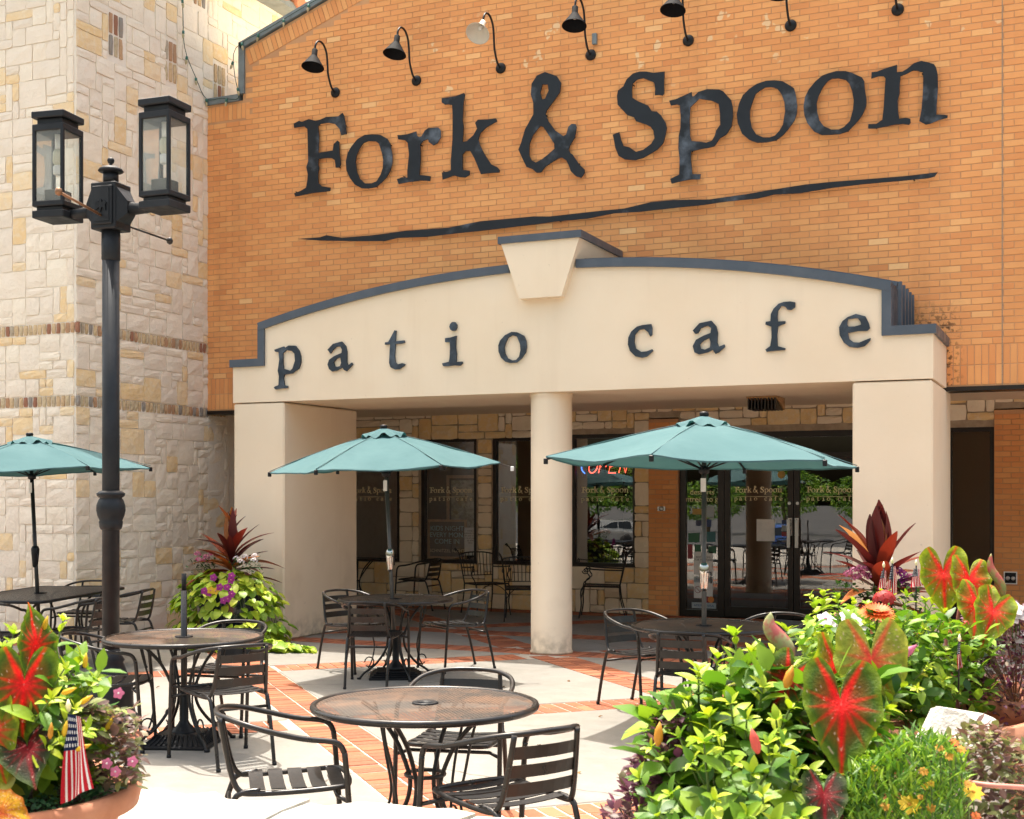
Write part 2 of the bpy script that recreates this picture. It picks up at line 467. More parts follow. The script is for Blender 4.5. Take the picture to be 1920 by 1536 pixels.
MT['asphalt'] = mat('asphalt', (0.052, 0.052, 0.054), 0.9, mottle=[(0.4, (0.075, 0.073, 0.07), 0.8, 0.4, 0.7), (60, (0.09, 0.09, 0.09), 0.5, 0.5, 0.7)], bump=(120, 0.4, 0.005))
MT['asphalt_lot'] = mat('worn_asphalt', (0.062, 0.06, 0.058), 0.9, mottle=[(0.3, (0.09, 0.088, 0.083), 0.8, 0.4, 0.7), (40, (0.08, 0.08, 0.08), 0.5, 0.5, 0.7)], bump=(60, 0.3, 0.004))
MT['bounce_ground'] = mat('light_bounce_concrete', (0.36, 0.33, 0.285), 0.9, mottle=[(0.3, (0.30, 0.275, 0.235), 0.8, 0.4, 0.7)], bump=(60, 0.3, 0.004))
MT['rock'] = mat('white_limestone_rock', (0.58, 0.55, 0.49), 0.95, spec=0.15, mottle=[(5, (0.44, 0.39, 0.32), 0.7, 0.48, 0.72), (25, (0.66, 0.63, 0.58), 0.5, 0.5, 0.7)], speck=(35, (0.35, 0.30, 0.24), 0.5, 0.70), bump=(9, 0.7, 0.03), bump2=(50, 0.6, 0.008))
MT['terracotta'] = mat('terracotta_pot', (0.42, 0.165, 0.085), 0.8, mottle=[(6, (0.50, 0.25, 0.15), 0.6, 0.45, 0.7), (20, (0.33, 0.12, 0.06), 0.5, 0.5, 0.7)], bump=(60, 0.25, 0.003))
MT['blue_pot'] = mat('blue_glazed_pot', (0.006, 0.014, 0.04), 0.2, coat=0.5)
MT['soil'] = mat('soil', (0.035, 0.025, 0.018), 0.95, bump=(40, 0.8, 0.02))
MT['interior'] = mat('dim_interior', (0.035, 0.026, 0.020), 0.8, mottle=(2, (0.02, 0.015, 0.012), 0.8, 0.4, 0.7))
MT['wood'] = mat('wood', (0.52, 0.30, 0.13), 0.55, mottle=(20, (0.20, 0.10, 0.04), 0.6, 0.4, 0.7))
MT['slate'] = mat('chalkboard', (0.022, 0.024, 0.026), 0.7, mottle=(6, (0.05, 0.052, 0.055), 0.5, 0.5, 0.75))
MT['glass'] = mat_glass('window_glass', 0.20, (0.86, 0.86, 0.85), 0.0006)
MT['lantern_glass'] = mat_glass('lantern_glass', 0.04, (0.97, 0.99, 0.98))
_n = MT['lantern_glass'].node_tree
_d = _n.nodes.new('ShaderNodeBsdfTranslucent'); _d.inputs['Color'].default_value = (.80, .84, .80, 1)
_d2 = _n.nodes.new('ShaderNodeBsdfDiffuse'); _d2.inputs['Color'].default_value = (.80, .84, .80, 1)
_a = _n.nodes.new('ShaderNodeMixShader'); _a.inputs[0].default_value = .5
_n.links.new(_d.outputs[0], _a.inputs[1]); _n.links.new(_d2.outputs[0], _a.inputs[2])
_m = _n.nodes.new('ShaderNodeMixShader'); _m.inputs[0].default_value = .16
_o = _n.nodes['Material Output']; _src = _o.inputs['Surface'].links[0].from_socket
_n.links.new(_src, _m.inputs[1]); _n.links.new(_a.outputs[0], _m.inputs[2]); _n.links.new(_m.outputs[0], _o.inputs['Surface'])
MT['table_mesh'] = mat_lattice('rusty_expanded_mesh', (0.038, 0.029, 0.023), (0.120, 0.066, 0.038), 0.020, 0.10)
MT['table_mesh_dark'] = mat_lattice('dark_expanded_mesh', (0.030, 0.026, 0.023), (0.085, 0.055, 0.037), 0.013, 0.05)
MT['table_black'] = mat_lattice('black_expanded_mesh', (0.018, 0.017, 0.017), (0.03, 0.026, 0.023), 0.013, 0.10)
MT['seat_mesh'] = mat('seat_slat_mesh', (0.008, 0.0085, 0.0095), 0.4, 0.0, 0.5, bump=(220, 0.6, 0.003))
MT['neon_red'] = mat('neon_red', (0.8, 0.1, 0.06), 0.4, emit=(1.0, 0.10, 0.06), estr=1.6)
MT['neon_blue'] = mat('neon_blue', (0.1, 0.2, 0.8), 0.4, emit=(0.06, 0.22, 1.0), estr=1.6)

def add_layer(m, colour, build):
    """mix one more colour over a material's base colour; build(N, L, pos) returns the mask socket"""
    nt = m.node_tree; N = nt.nodes; L = nt.links; bs = N['Principled BSDF']
    src = bs.inputs['Base Color'].links[0].from_socket
    geo = N.new('ShaderNodeNewGeometry')
    fac = build(N, L, geo.outputs['Position'])
    x = N.new('ShaderNodeMix'); x.data_type = 'RGBA'
    L.new(fac, x.inputs[0]); L.new(src, x.inputs[6]); x.inputs[7].default_value = (*colour, 1)
    L.new(x.outputs[2], bs.inputs['Base Color'])
def n_noise(N, L, pos, scale, detail, lo, hi, a=0.0, b=1.0, dist=0.0):
    n = N.new('ShaderNodeTexNoise'); n.inputs['Scale'].default_value = scale; n.inputs['Detail'].default_value = detail; n.inputs['Distortion'].default_value = dist
    L.new(pos, n.inputs['Vector'])
    r = N.new('ShaderNodeMapRange'); r.inputs[1].default_value = lo; r.inputs[2].default_value = hi; r.inputs[3].default_value = a; r.inputs[4].default_value = b
    L.new(n.outputs['Fac'], r.inputs[0]); return r.outputs[0]
def n_axis(N, L, pos, axis, lo, hi, a=0.0, b=1.0):
    s = N.new('ShaderNodeSeparateXYZ'); L.new(pos, s.inputs[0])
    r = N.new('ShaderNodeMapRange'); r.inputs[1].default_value = lo; r.inputs[2].default_value = hi; r.inputs[3].default_value = a; r.inputs[4].default_value = b
    L.new(s.outputs[axis], r.inputs[0]); return r.outputs[0]
def n_mul(N, L, *f):
    o = f[0]
    for g in f[1:]:
        m = N.new('ShaderNodeMath'); m.operation = 'MULTIPLY'; L.new(o, m.inputs[0]); L.new(g, m.inputs[1]); o = m.outputs[0]
    return o
# old paint and mortar patches left on the brick around the lamps
add_layer(MT['brick'], (0.83, 0.66, 0.40), lambda N, L, p: n_mul(N, L, n_noise(N, L, p, 6.0, 3, .665, .69, 0, .65), n_axis(N, L, p, 2, 6.0, 6.5), n_axis(N, L, p, 2, 7.5, 7.1), n_axis(N, L, p, 0, -8.6, -7.8)))
# splash dirt at the foot of the piers and column
add_layer(MT['stucco'], (0.34, 0.27, 0.19), lambda N, L, p: n_mul(N, L, n_axis(N, L, p, 2, .30, .0, 0, .75), n_noise(N, L, p, 9, 5, .40, .62)))
add_layer(MT['stucco'], (0.60, 0.47, 0.33), lambda N, L, p: n_mul(N, L, n_axis(N, L, p, 2, 1.5, .1, 0, .5), n_noise(N, L, p, 2.3, 5, .52, .7)))
# dark run-off stain where the portico coping meets the brick
add_layer(MT['brick'], (0.10, 0.055, 0.03), lambda N, L, p: n_mul(N, L, n_axis(N, L, p, 0, -1.18, -1.34, 0, .9), n_axis(N, L, p, 0, -1.75, -1.70), n_axis(N, L, p, 2, 3.70, 3.40), n_noise(N, L, p, 26, 5, .50, .60)))
# hairline cracks in the slabs
def crack(N, L, p):
    v = N.new('ShaderNodeTexVoronoi'); v.feature = 'DISTANCE_TO_EDGE'; v.inputs['Scale'].default_value = .42
    d = N.new('ShaderNodeTexNoise'); d.inputs['Scale'].default_value = 2.2; d.inputs['Detail'].default_value = 4; L.new(p, d.inputs['Vector'])
    ad = N.new('ShaderNodeMix'); ad.data_type = 'VECTOR'; ad.inputs[0].default_value = .16
    L.new(p, ad.inputs[4]); L.new(d.outputs['Color'], ad.inputs[5]); L.new(ad.outputs[1], v.inputs['Vector'])
    r = N.new('ShaderNodeMapRange'); r.inputs[1].default_value = .0012; r.inputs[2].default_value = .0028; r.inputs[3].default_value = .75; r.inputs[4].default_value = 0
    L.new(v.outputs['Distance'], r.inputs[0])
    return n_mul(N, L, r.outputs[0], n_noise(N, L, p, .5, 2, .5, .56))
add_layer(MT['concrete'], (0.07, 0.062, 0.052), crack)
# ------------------------------------------------------------------ projection (only used to decide which of many alike pieces become single objects)
_s, _c = math.sin(YAW), math.cos(YAW)
def seen(p, margin=60):
    d = -p[0] * _s + p[1] * _c
    if d < 0.3: return 0.0
    u = p[0] * _c + p[1] * _s
    x = 960 + 2440 * u / d; y = 930 - 2440 * (p[2] - 1.68) / d
    if x < -margin or x > 1920 + margin or y < -margin or y > 1536 + margin: return 0.0
    return 1.0 / d

def split_parts(items, limit=300):
    """items: list of (score, payload); biggest in view first"""
    items = sorted(items, key=lambda q: -q[0])
    big = [q for q in items[:limit] if q[0] > 0]
    return [q[1] for q in big], [q[1] for q in items[len(big):]]

rnd = random.Random(11)

# ------------------------------------------------------------------ ground
g = MB()
ys = [300, 60, 19, 3.4, -5, -12, -30, -400]; zs = [-.03, -.03, -.03, -.03, -.05, -1.25, -1.4, -1.8]
xs = [-400, -60, -20, 8, 60, 400]
gv = [(x, y, z) for y, z in zip(ys, zs) for x in xs]
gf = []
for i in range(len(ys) - 1):
    for j in range(len(xs) - 1):
        a = i * len(xs) + j
        gf.append((a + len(xs), a + len(xs) + 1, a + 1, a))
g.add(gv, gf)
tag(g.obj('ground', MT['asphalt_lot']), None, None, None, 'structure')
g = MB()
g.box(-60, 40, -7.5, 3.35, -0.6, -0.012, skip=('bottom',))
tag(g.obj('pavement', MT['bounce_ground']), None, None, None, 'structure')  # out-of-view pavement, made pale to bounce light onto the facade

# patio: grout bed, concrete slabs, terracotta pavers on a diagonal grid
PX0, PX1, PY0, PY1 = -16.0, 7.0, 3.36, 17.6
patio = link('patio', None)
tag(patio, None, None, None, 'structure')
g = MB(); g.box(PX0, PX1, PY0, PY1, -0.2, -0.005, skip=('bottom',))
g.obj('grout_bed', MT['joint'], patio)
PB = [-1.42, 3.03, 7.42, 11.85, 16.3]       # bands of constant X+Y
QB = [4.45, 8.9, 13.45, 17.92, 22.4, 26.8]        # bands of constant Y-X
HW = 0.315
HB = [(12.70, 13.12), (14.28, 14.72), (17.14, 17.6)]   # straight bands across the porch floor

def clip(poly, a, b, c):
    """keep a*x+b*y+c >= 0"""
    out = []
    for i in range(len(poly)):
        p, q = poly[i], poly[(i + 1) % len(poly)]
        dp, dq = a * p[0] + b * p[1] + c, a * q[0] + b * q[1] + c
        if dp >= 0: out.append(p)
        if dp * dq < 0:
            t = dp / (dp - dq); out.append((lerp(p[0], q[0], t), lerp(p[1], q[1], t)))
    return out
pe = [-16] + [v for b in PB for v in (b - HW, b + HW)] + [30]
qe = [-8] + [v for b in QB for v in (b - HW, b + HW)] + [44]
strips = [(PY0, HB[0][0]), (HB[0][1], HB[1][0]), (HB[1][1], HB[2][0])]
for i in range(0, len(pe), 2):
    for j in range(0, len(qe), 2):
        p0, p1, q0, q1 = pe[i] , pe[i + 1], qe[j], qe[j + 1]
        cell = [((p - q) / 2, (p + q) / 2) for p, q in ((p0, q0), (p1, q0), (p1, q1), (p0, q1))]
        for y0, y1 in strips:
            c = clip(cell, 0, 1, -y0); c = clip(c, 0, -1, y1) if c else c
            c = clip(c, 1, 0, -PX0) if c else c
            c = clip(c, -1, 0, PX1) if c else c
            if len(c) < 3: continue
            ar = sum(c[k][0] * c[(k + 1) % len(c)][1] - c[(k + 1) % len(c)][0] * c[k][1] for k in range(len(c)))
            if abs(ar) < 0.02: continue
            if ar < 0: c = c[::-1]
            s = MB(); zt = rnd.uniform(-0.0015, 0.0015)
            cx = sum(q[0] for q in c) / len(c); cy = sum(q[1] for q in c) / len(c)
            cc = [(lerp(q[0], cx, 0.004), lerp(q[1], cy, 0.004)) for q in c]
            n = len(c)
            s.add([(q[0], q[1], -0.15) for q in c] + [(q[0], q[1], zt - 0.006) for q in c] + [(q[0], q[1], zt) for q in cc],
                  [tuple(range(2 * n, 3 * n))] + [(k, (k + 1) % n, n + (k + 1) % n, n + k) for k in range(n)] + [(n + k, n + (k + 1) % n, 2 * n + (k + 1) % n, 2 * n + k) for k in range(n)])
            s.obj('concrete_slab', MT['concrete'], patio)

def paver_mesh(k, lx=0.202, ly=0.098, h=0.045):
    rr = random.Random(k)
    b = MB(); b.bevbox(-lx / 2, lx / 2, -ly / 2, ly / 2, -h, 0, 0.004, rr.random())
    return b.mesh('paver', MT['paver'])
PAVER = [paver_mesh(k) for k in range(18)]
pav = []
STEP = 0.1105 * math.sqrt(2)
def inH(y): return any(a - 0.11 < y < b + 0.11 for a, b in HB)
for pc in PB:
    q = -2.0
    while q < 40:
        for row in (-1, 1):
            p = pc + row * 0.152
            x, y = (p - q) / 2, (p + q) / 2
            if PX0 < x < PX1 and PY0 < y < PY1 and not inH(y): pav.append((x, y, math.pi / 4))
        q += STEP
for qc in QB:
    p = -12.0
    while p < 30:
        if not any(abs(p - pc) < HW + 0.05 for pc in PB):
            for row in (-1, 1):
                q = qc + row * 0.152
                x, y = (p - q) / 2, (p + q) / 2
                if PX0 < x < PX1 and PY0 < y < PY1 and not inH(y): pav.append((x, y, -math.pi / 4))
        p += STEP
for a, b in HB:
    x = PX0 + 0.2
    while x < PX1:
        for row in (0.25, 0.75):
            pav.append((x, lerp(a, b, row), math.pi / 2))
        x += 0.1105
items = []
for x, y, r in pav:
    items.append((seen((x, y, 0), 20), (x, y, r + rnd.uniform(-.012, .012), rnd.uniform(-.0025, .0025), rnd.randrange(18))))
one, rest = split_parts(items, 300)
for x, y, r, z, k in one:
    o = link('paver', PAVER[k], patio, (x, y, z)); o.rotation_euler = (rnd.uniform(-.006, .006), rnd.uniform(-.006, .006), r)
b = MB()
for x, y, r, z, k in rest:
    M = Matrix.Translation((x, y, z)) @ Matrix.Rotation(r, 4, 'Z')
    b.box(-.101, .101, -.049, .049, -.03, 0, rnd.random(), 0, M, skip=('bottom',))
tag(b.obj('paver_field', MT['paver'], patio), None, kind='stuff')

# ------------------------------------------------------------------ brick facade
YB = 13.9
XB0, XB1 = -10.575, 2.2
ZB0 = 2.785
XC = -5.33
def roofline(x):
    if x < -10.01 or x > -0.65 + 1.0: pass
    if x < -10.01: return 6.84
    return 7.49 + 0.345 * ((x + 10.01) if x < XC else (XC + 10.01) - (x - XC))
facade = thing('brick_facade', 'orange brick gabled cafe wall above the cream portico', 'wall', (0, 0, 0))
b = MB()
prof = [(XB0, ZB0), (XB1, ZB0), (XB1, roofline(XB1) - 0.06), (XC, roofline(XC) - 0.06), (-10.01, 7.43), (-10.01, 6.78), (XB0, 6.78)]
def fxz(u, v, w): return (u, w, v)
b.plate([prof], fxz, YB + 0.0045, YB + 0.25)
b.obj('wall_core', MT['mortar'], facade)
BW, BH, JX, JZ = 0.2032, 0.0677, 0.0095, 0.0095
bricks = []
rows = int((9.2 - 3.20) / BH)
z0 = 3.205
for r_ in range(rows):
    z = z0 + r_ * BH
    x = XB0 + (0.0 if r_ % 2 else -BW / 2)
    while x < XB1:
        x0, x1 = max(x, XB0) + JX / 2, min(x + BW, XB1) - JX / 2
        zt = z + BH
        lim = min(roofline(max(x0, XB0)), roofline(x1)) - 0.29
        if x0 < -9.99: lim = min(lim, 6.84 - 0.29)
        if x1 > x0 + 0.03 and zt < lim: bricks.append((x0, x1, z + JZ / 2, zt - JZ / 2))
        x += BW
# two soldier courses above the opening and one under the eave
for k, zz in enumerate((2.80, 3.003)):
    x = XB0
    while x < XB1 - 0.07:
        bricks.append((x + JX / 2, x + BH - JX / 2, zz + JZ / 2, zz + 0.2032 - JZ / 2)); x += BH
x = XB0
while x < -9.95:
    bricks.append((x + JX / 2, x + BH - JX / 2, 6.55, 6.745)); x += BH
def brick_tint(x, z):
    base = 0.5 + 0.10 * math.sin(x * 1.3 + 1) * math.cos(z * 0.9)
    return min(1, max(0, rnd.gauss(base, 0.19)))
items = []
for q in bricks:
    items.append((seen(((q[0] + q[1]) / 2, YB, (q[2] + q[3]) / 2), 0) * (1 if q[3] - q[2] < 0.1 else 0.99), q))
one, rest = split_parts(items, 300)
bm_cache = {}
for q in one:
    w, h = round(q[1] - q[0], 3), round(q[3] - q[2], 3)
    key = (w, h, rnd.randrange(14))
    if key not in bm_cache:
        m_ = MB(); m_.bevbox(-w / 2, w / 2, 0, 0.03, -h / 2, h / 2, 0.0025, brick_tint(rnd.uniform(-9, 0), 5))
        bm_cache[key] = m_.mesh('brick', MT['brick'])
    link('brick', bm_cache[key], facade, ((q[0] + q[1]) / 2, YB + rnd.uniform(-.0015, .0015), (q[2] + q[3]) / 2))
b = MB()
for q in rest:
    d = rnd.uniform(-.0015, .0015)
    b.box(q[0], q[1], YB + d, YB + .03, q[2], q[3], brick_tint(q[0], q[2]), skip=('back',))
# raking soldier course under the gable coping
for side in (0, 1):
    n = 70
    for k in range(n):
        s = (k + 0.5) * BH
        ca, sa = math.cos(math.atan(0.345)), math.sin(math.atan(0.345))
        if side == 0: px, pz, an = -10.0 + s * ca, 7.49 + s * sa, math.atan(0.345)
        else: px, pz, an = XC + (XC + 10.0) - s * ca, 7.49 + s * sa, -math.atan(0.345)
        M = Matrix.Translation((px, YB, pz)) @ Matrix.Rotation(-an, 4, 'Y')
        b.box(-.029, .029, -.003, .03, -.285, -.09, brick_tint(px, pz), 0, M, skip=('back',))
tag(b.obj('brick_field', MT['brick'], facade), None, kind='stuff')
# control joints, steel lintel edge
b = MB()
for xj in (-0.832,): b.box(xj - .006, xj + .006, YB - .0025, YB + .02, 2.79, 8.2)
b.obj('control_joint', mat('joint_sealant', (0.36, 0.25, 0.16), 0.8, speck=(90, (0.10, 0.08, 0.06), 0.7, 0.58)), facade)
b = MB(); b.box(-1.40, XB1, YB - 0.015, YB + 0.30, 2.745, 2.787)
b.obj('lintel', MT['frame'], facade)
b = MB(); b.box(XB0, -9.29, YB - 0.015, YB + 0.30, 2.745, 2.787)
b.obj('lintel', MT['frame'], facade)
# roof coping
def band(path, h, up=0.0):
    """polygon strip hanging h below a path in (x, z)"""
    P = [Vector(p) for p in path]; off = []
    for i, p in enumerate(P):
        a = (P[i] - P[i - 1]).normalized() if i > 0 else None
        c = (P[i + 1] - P[i]).normalized() if i < len(P) - 1 else None
        n1 = Vector((a.y, -a.x)) if a else None; n2 = Vector((c.y, -c.x)) if c else None
        if n1 is None: n = n2
        elif n2 is None: n = n1
        else:
            n = (n1 + n2); n = n / max(0.35, n.length_squared / 2)
        off.append(p + n * h)
    return [tuple(p) for p in P], [tuple(p) for p in off]
def strip(mb, path, h, y0, y1, t=0.5, m=0):
    A, B = band(path, h)
    for i in range(len(A) - 1):
        quad = [A[i], A[i + 1], B[i + 1], B[i]]
        ar = sum(quad[k][0] * quad[(k + 1) % 4][1] - quad[(k + 1) % 4][0] * quad[k][1] for k in range(4))
        if ar < 0: quad = quad[::-1]
        mb.plate([quad], fxz, y0, y1, t, m)
for pts in ([(-10.62, 6.86), (-10.06, 6.86)], [(-10.06, 6.86), (-10.06, 7.52)], [(-10.06, 7.52), (-8.2, 8.162)], [(-8.2, 8.162), (XC, 9.152)], [(XC, 9.152), (-0.6, 7.52)], [(-0.6, 7.52), (2.25, 6.54)]):
    b = MB(); strip(b, pts, 0.085, YB - 0.03, YB + 0.32)
    fix_normals(b.obj('coping', MT['coping_top'], facade))
# building mass behind (roof and side walls)
b = MB()
b.plate([[(XB0 + .02, 2.9), (XB1, 2.9), (XB1, roofline(XB1) - .2), (XC, roofline(XC) - .2), (-10.0, 7.3), (XB0 + .02, 6.7)]], fxz, YB + 0.32, 26.0)
b.obj('building_core', MT['stucco'], facade)

# ------------------------------------------------------------------ stone packing
def pack(u0, u1, v0, v1, cell, holes, seed, maxw=4, maxh=3):
    rr = random.Random(seed)
    nu, nv = max(1, round((u1 - u0) / cell)), max(1, round((v1 - v0) / cell))
    du, dv = (u1 - u0) / nu, (v1 - v0) / nv
    occ = [[False] * nv for _ in range(nu)]
    for i in range(nu):
        for j in range(nv):
            cu, cv = u0 + (i + .5) * du, v0 + (j + .5) * dv
            if any(a <= cu <= b_ and c <= cv <= d for a, b_, c, d in holes): occ[i][j] = True
    out = []
    for j in range(nv):
        for i in range(nu):
            if occ[i][j]: continue
            w = rr.choice([1, 2, 2, 3, 3, 4, 4][:maxw * 2 - 1]); h = rr.choice([1, 1, 2, 2, 2, 3][:maxh * 2])
            if w == 1 and rr.random() < .5: w = 2
            while w > 1 and (i + w > nu or any(occ[i + k][j] for k in range(w))): w -= 1
            while h > 1 and (j + h > nv or any(occ[i + a][j + c] for a in range(w) for c in range(h))): h -= 1
            for a in range(w):
                for c in range(h): occ[i + a][j + c] = True
            out.append([u0 + i * du, u0 + (i + w) * du, v0 + j * dv, v0 + (j + h) * dv])
    return out
def stone(mb, u0, u1, v0, v1, place, depth, t, gap=0.011, rough=0.016, rr=rnd):
    """rock-faced block; place(u, v, w) with w outward"""
    g_ = gap / 2
    us = [u0 + g_, lerp(u0, u1, .34), lerp(u0, u1, .67), u1 - g_]; vs_ = [v0 + g_, lerp(v0, v1, .35), lerp(v0, v1, .66), v1 - g_]
    V = []; w0 = rr.uniform(0, 0.6 * rough)
    tu, tv = rr.uniform(-.5, .5) * rough, rr.uniform(-.5, .5) * rough
    for j in range(4):
        for i in range(4):
            edge = i in (0, 3) or j in (0, 3)
            corner = i in (0, 3) and j in (0, 3)
            w = depth + w0 + (i / 3 - .5) * tu + (j / 3 - .5) * tv + (rr.uniform(-.3, .3) * rough - (0.55 * rough if edge else 0) if True else 0)
            u = us[i] + (rr.uniform(-.35, .35) * gap if edge else rr.uniform(-.05, .05) * (u1 - u0))
            v = vs_[j] + (rr.uniform(-.35, .35) * gap if edge else rr.uniform(-.05, .05) * (v1 - v0))
            if corner: u += (1 if i == 0 else -1) * gap * .5; v += (1 if j == 0 else -1) * gap * .5
            V.append((u, v, w))
    base = len(V)
    ring = [0, 1, 2, 3, 7, 11, 15, 14, 13, 12, 8, 4]
    for k in ring: V.append((V[k][0], V[k][1], -0.01))
    F = [(j * 4 + i, j * 4 + i + 1, (j + 1) * 4 + i + 1, (j + 1) * 4 + i) for j in range(3) for i in range(3)]
    for k in range(12):
        a, c = ring[k], ring[(k + 1) % 12]
        F.append((base + k, base + (k + 1) % 12, c, a))
    mb.add([place(*p) for p in V], F, t)
def stone_tint(p_ochre):
    return rnd.uniform(0.71, 1.0) if rnd.random() < p_ochre else rnd.uniform(0.0, 0.66)

# ------------------------------------------------------------------ stone tower
TX, TY, TZ = -10.575, 11.5, 9.0
tower = thing('stone_tower', 'tall pale limestone tower with two brick bands at the left', 'tower', (0, 0, 0))
b = MB(); b.box(-15.5, TX, TY, 19, 0, TZ); b.obj('tower_core', MT['stone_mortar'], tower)
b = MB(); b.bevbox(TX - .2, TX + .012, 13.9, 14.37, 0, 2.74, 0.012); b.obj('tower_return', MT['stone_mortar'], tower)
def pl_front(u, v, w): return (u, TY - w, v)
def pl_side(u, v, w): return (TX + w, u, v)
bands = [(2.70, 2.83), (3.535, 3.665)]
slits = [(12.02, 12.30, 6.85, 7.40), (13.02, 13.30, 6.85, 7.40), (14.02, 14.28, 6.85, 7.40), (12.5, 12.78, 8.0, 8.5), (13.6, 13.9, 8.0, 8.5)]
st = []
cz = [0, 2.70, 2.83, 3.535, 3.665, 9.0]
for a, c in ((0, 2.70), (2.83, 3.535), (3.665, 9.0)):
    for q in pack(-14.5, TX - .02, a, c, 0.104, [], int(a * 10) + 3): st.append(('f', q))
    yend = 14.35 if c < 2.9 else 15.9
    for q in pack(TY - .0, yend, a, c, 0.104, slits, int(a * 10) + 5): st.append(('s', q))
items = []
for k, q in st:
    pl = pl_front if k == 'f' else pl_side
    c = pl((q[0] + q[1]) / 2, (q[2] + q[3]) / 2, 0.03)
    if k == 's' and c[1] > 13.9 and 2.75 < c[2] < roofline(-10.5) and False: continue
    items.append((seen(c, 0) * math.sqrt((q[1] - q[0]) * (q[3] - q[2])), (k, q, c)))
one, rest = split_parts(items, 300)
def add_stone(mb, k, q, c, po):
    pl = pl_front if k == 'f' else pl_side
    t = stone_tint(po)
    stone(mb, q[0], q[1], q[2], q[3], (lambda u, v, w: tuple(Vector(pl(u, v, w)) - Vector(c))) if c else pl, 0.013, t, 0.009, 0.012)
for k, q, c in one:
    m_ = MB(); add_stone(m_, k, q, c, 0.24)
    m_.obj('stone', MT['stone'], tower, c)
m_ = MB()
for k, q, c in rest: add_stone(m_, k, q, None, 0.24)
tag(m_.obj('stone_field', MT['stone'], tower), None, kind='stuff')
# the two brick bands and slit infill, each brick its own part
bb = []
for a, c in bands:
    u = -14.5
    while u < TX: bb.append(('f', u, u + .062, a, c)); u += .07
    u = TY
    while u < (14.3 if c < 3 else 13.95): bb.append(('s', u, u + .062, a, c)); u += .07
for s in slits:
    for k in range(3):
        for h in range(2):
            bb.append(('s', s[0] + .02 + k * .085, s[0] + .088 + k * .085, s[2] + .02 + h * .26, s[2] + .27 + h * .26))
items = []
for q in bb:
    pl = pl_front if q[0] == 'f' else pl_side
    items.append((seen(pl((q[1] + q[2]) / 2, (q[3] + q[4]) / 2, 0), 0), q))
one, rest = split_parts(items, 290)
def band_brick(mb, q, c=None):
    pl = pl_front if q[0] == 'f' else pl_side
    f = (lambda u, v, w: tuple(Vector(pl(u, v, w)) - Vector(c))) if c else pl
    stone(mb, q[1], q[2], q[3] + .004, q[4] - .004, f, 0.012, rnd.choice([0.02, 0.15, .25, .4, .4, .5, .5, .6, .7, .75, .85, .97]), 0.006, 0.012)
for q in one:
    pl = pl_front if q[0] == 'f' else pl_side
    c = pl((q[1] + q[2]) / 2, (q[3] + q[4]) / 2, 0)
    m_ = MB(); band_brick(m_, q, c); m_.obj('band_brick', MT['band'], tower, c)
m_ = MB()
for q in rest: band_brick(m_, q)
if rest: tag(m_.obj('band_brick_field', MT['band'], tower), None, kind='stuff')
# eave and tile roof
b = MB(); b.box(-15.9, TX + .30, TY - .3, 19.3, 8.53, 8.62); b.obj('eave_board', MT['coping_top'], tower)
b = MB()
b.add([(-15.9, TY - .3, 8.62), (TX + .34, TY - .3, 8.62), (TX + .34, 19.3, 8.62), (-15.9, 19.3, 8.62), (-13.1, 14.5, 9.9), (-13.1, 16.5, 9.9)],
      [(0, 1, 4), (1, 2, 5, 4), (2, 3, 5), (3, 0, 4, 5)])
for k in range(24):
    y = TY - .25 + k * .33
    b.tube([(TX + .38, y, 8.64), (TX - .2, y, 8.86)], .09, 8)
b.obj('tile_roof', MT['terracotta'], tower)

# ------------------------------------------------------------------ portico
YF = 12.7
portico = thing('portico', 'cream stucco portico with arched fascia, square piers and round column', 'portico', (0, 0, 0))
ZS = 2.778
def arch_pts(halfw, zside, zpeak, n=36):
    sg = zpeak - zside; Rr = (halfw ** 2 + sg ** 2) / (2 * sg)
    return [(XC + lerp(-halfw, halfw, i / n), zpeak - Rr + math.sqrt(Rr ** 2 - lerp(-halfw, halfw, i / n) ** 2)) for i in range(n + 1)]
top = arch_pts(3.53, 3.645, 4.085)
fasc = [(-9.285, ZS), (-1.365, ZS), (-1.365, 3.205), (-1.80, 3.205)] + top[::-1] + [(-8.86, 3.205), (-9.285, 3.205)]
b = MB(); b.plate([fasc], fxz, YF, YB - 0.004)
fas = b.obj('fascia', MT['stucco'], portico); fix_normals(fas)
b = MB(); b.box(-8.573, -2.107, YB - .004, 14.35, ZS, 3.05); b.obj('rear_beam', MT['stucco'], portico)
for x0, x1 in ((-9.281, -8.573), (-2.107, -1.369)):
    b = MB(); b.bevbox(x0, x1, YF + .004, 14.35, 0, ZS - .012, 0.018)
    b.obj('pier', MT['stucco'], portico)
b = MB()
cp = [(0.232, 0), (0.232, 0.02), (0.222, 0.03), (0.222, 2.70), (0.222, 2.735), (0.232, 2.75), (0.232, ZS)]
b.lathe(cp, 40, (-5.318, 12.945, 0)); b.obj('column', MT['stucco'], portico)
# keystone
ky0 = YF - 0.10
b = MB(); b.plate([[(-5.545, 3.765), (-5.065, 3.765), (-4.865, 4.36), (-5.755, 4.36)]], fxz, ky0, YB - .01)
ks = b.obj('keystone', MT['stucco'], portico); fix_normals(ks)
b = MB(); b.box(-5.785, -4.835, ky0 - .025, YB - .02, 4.36, 4.435); b.obj('coping', MT['coping'], portico)
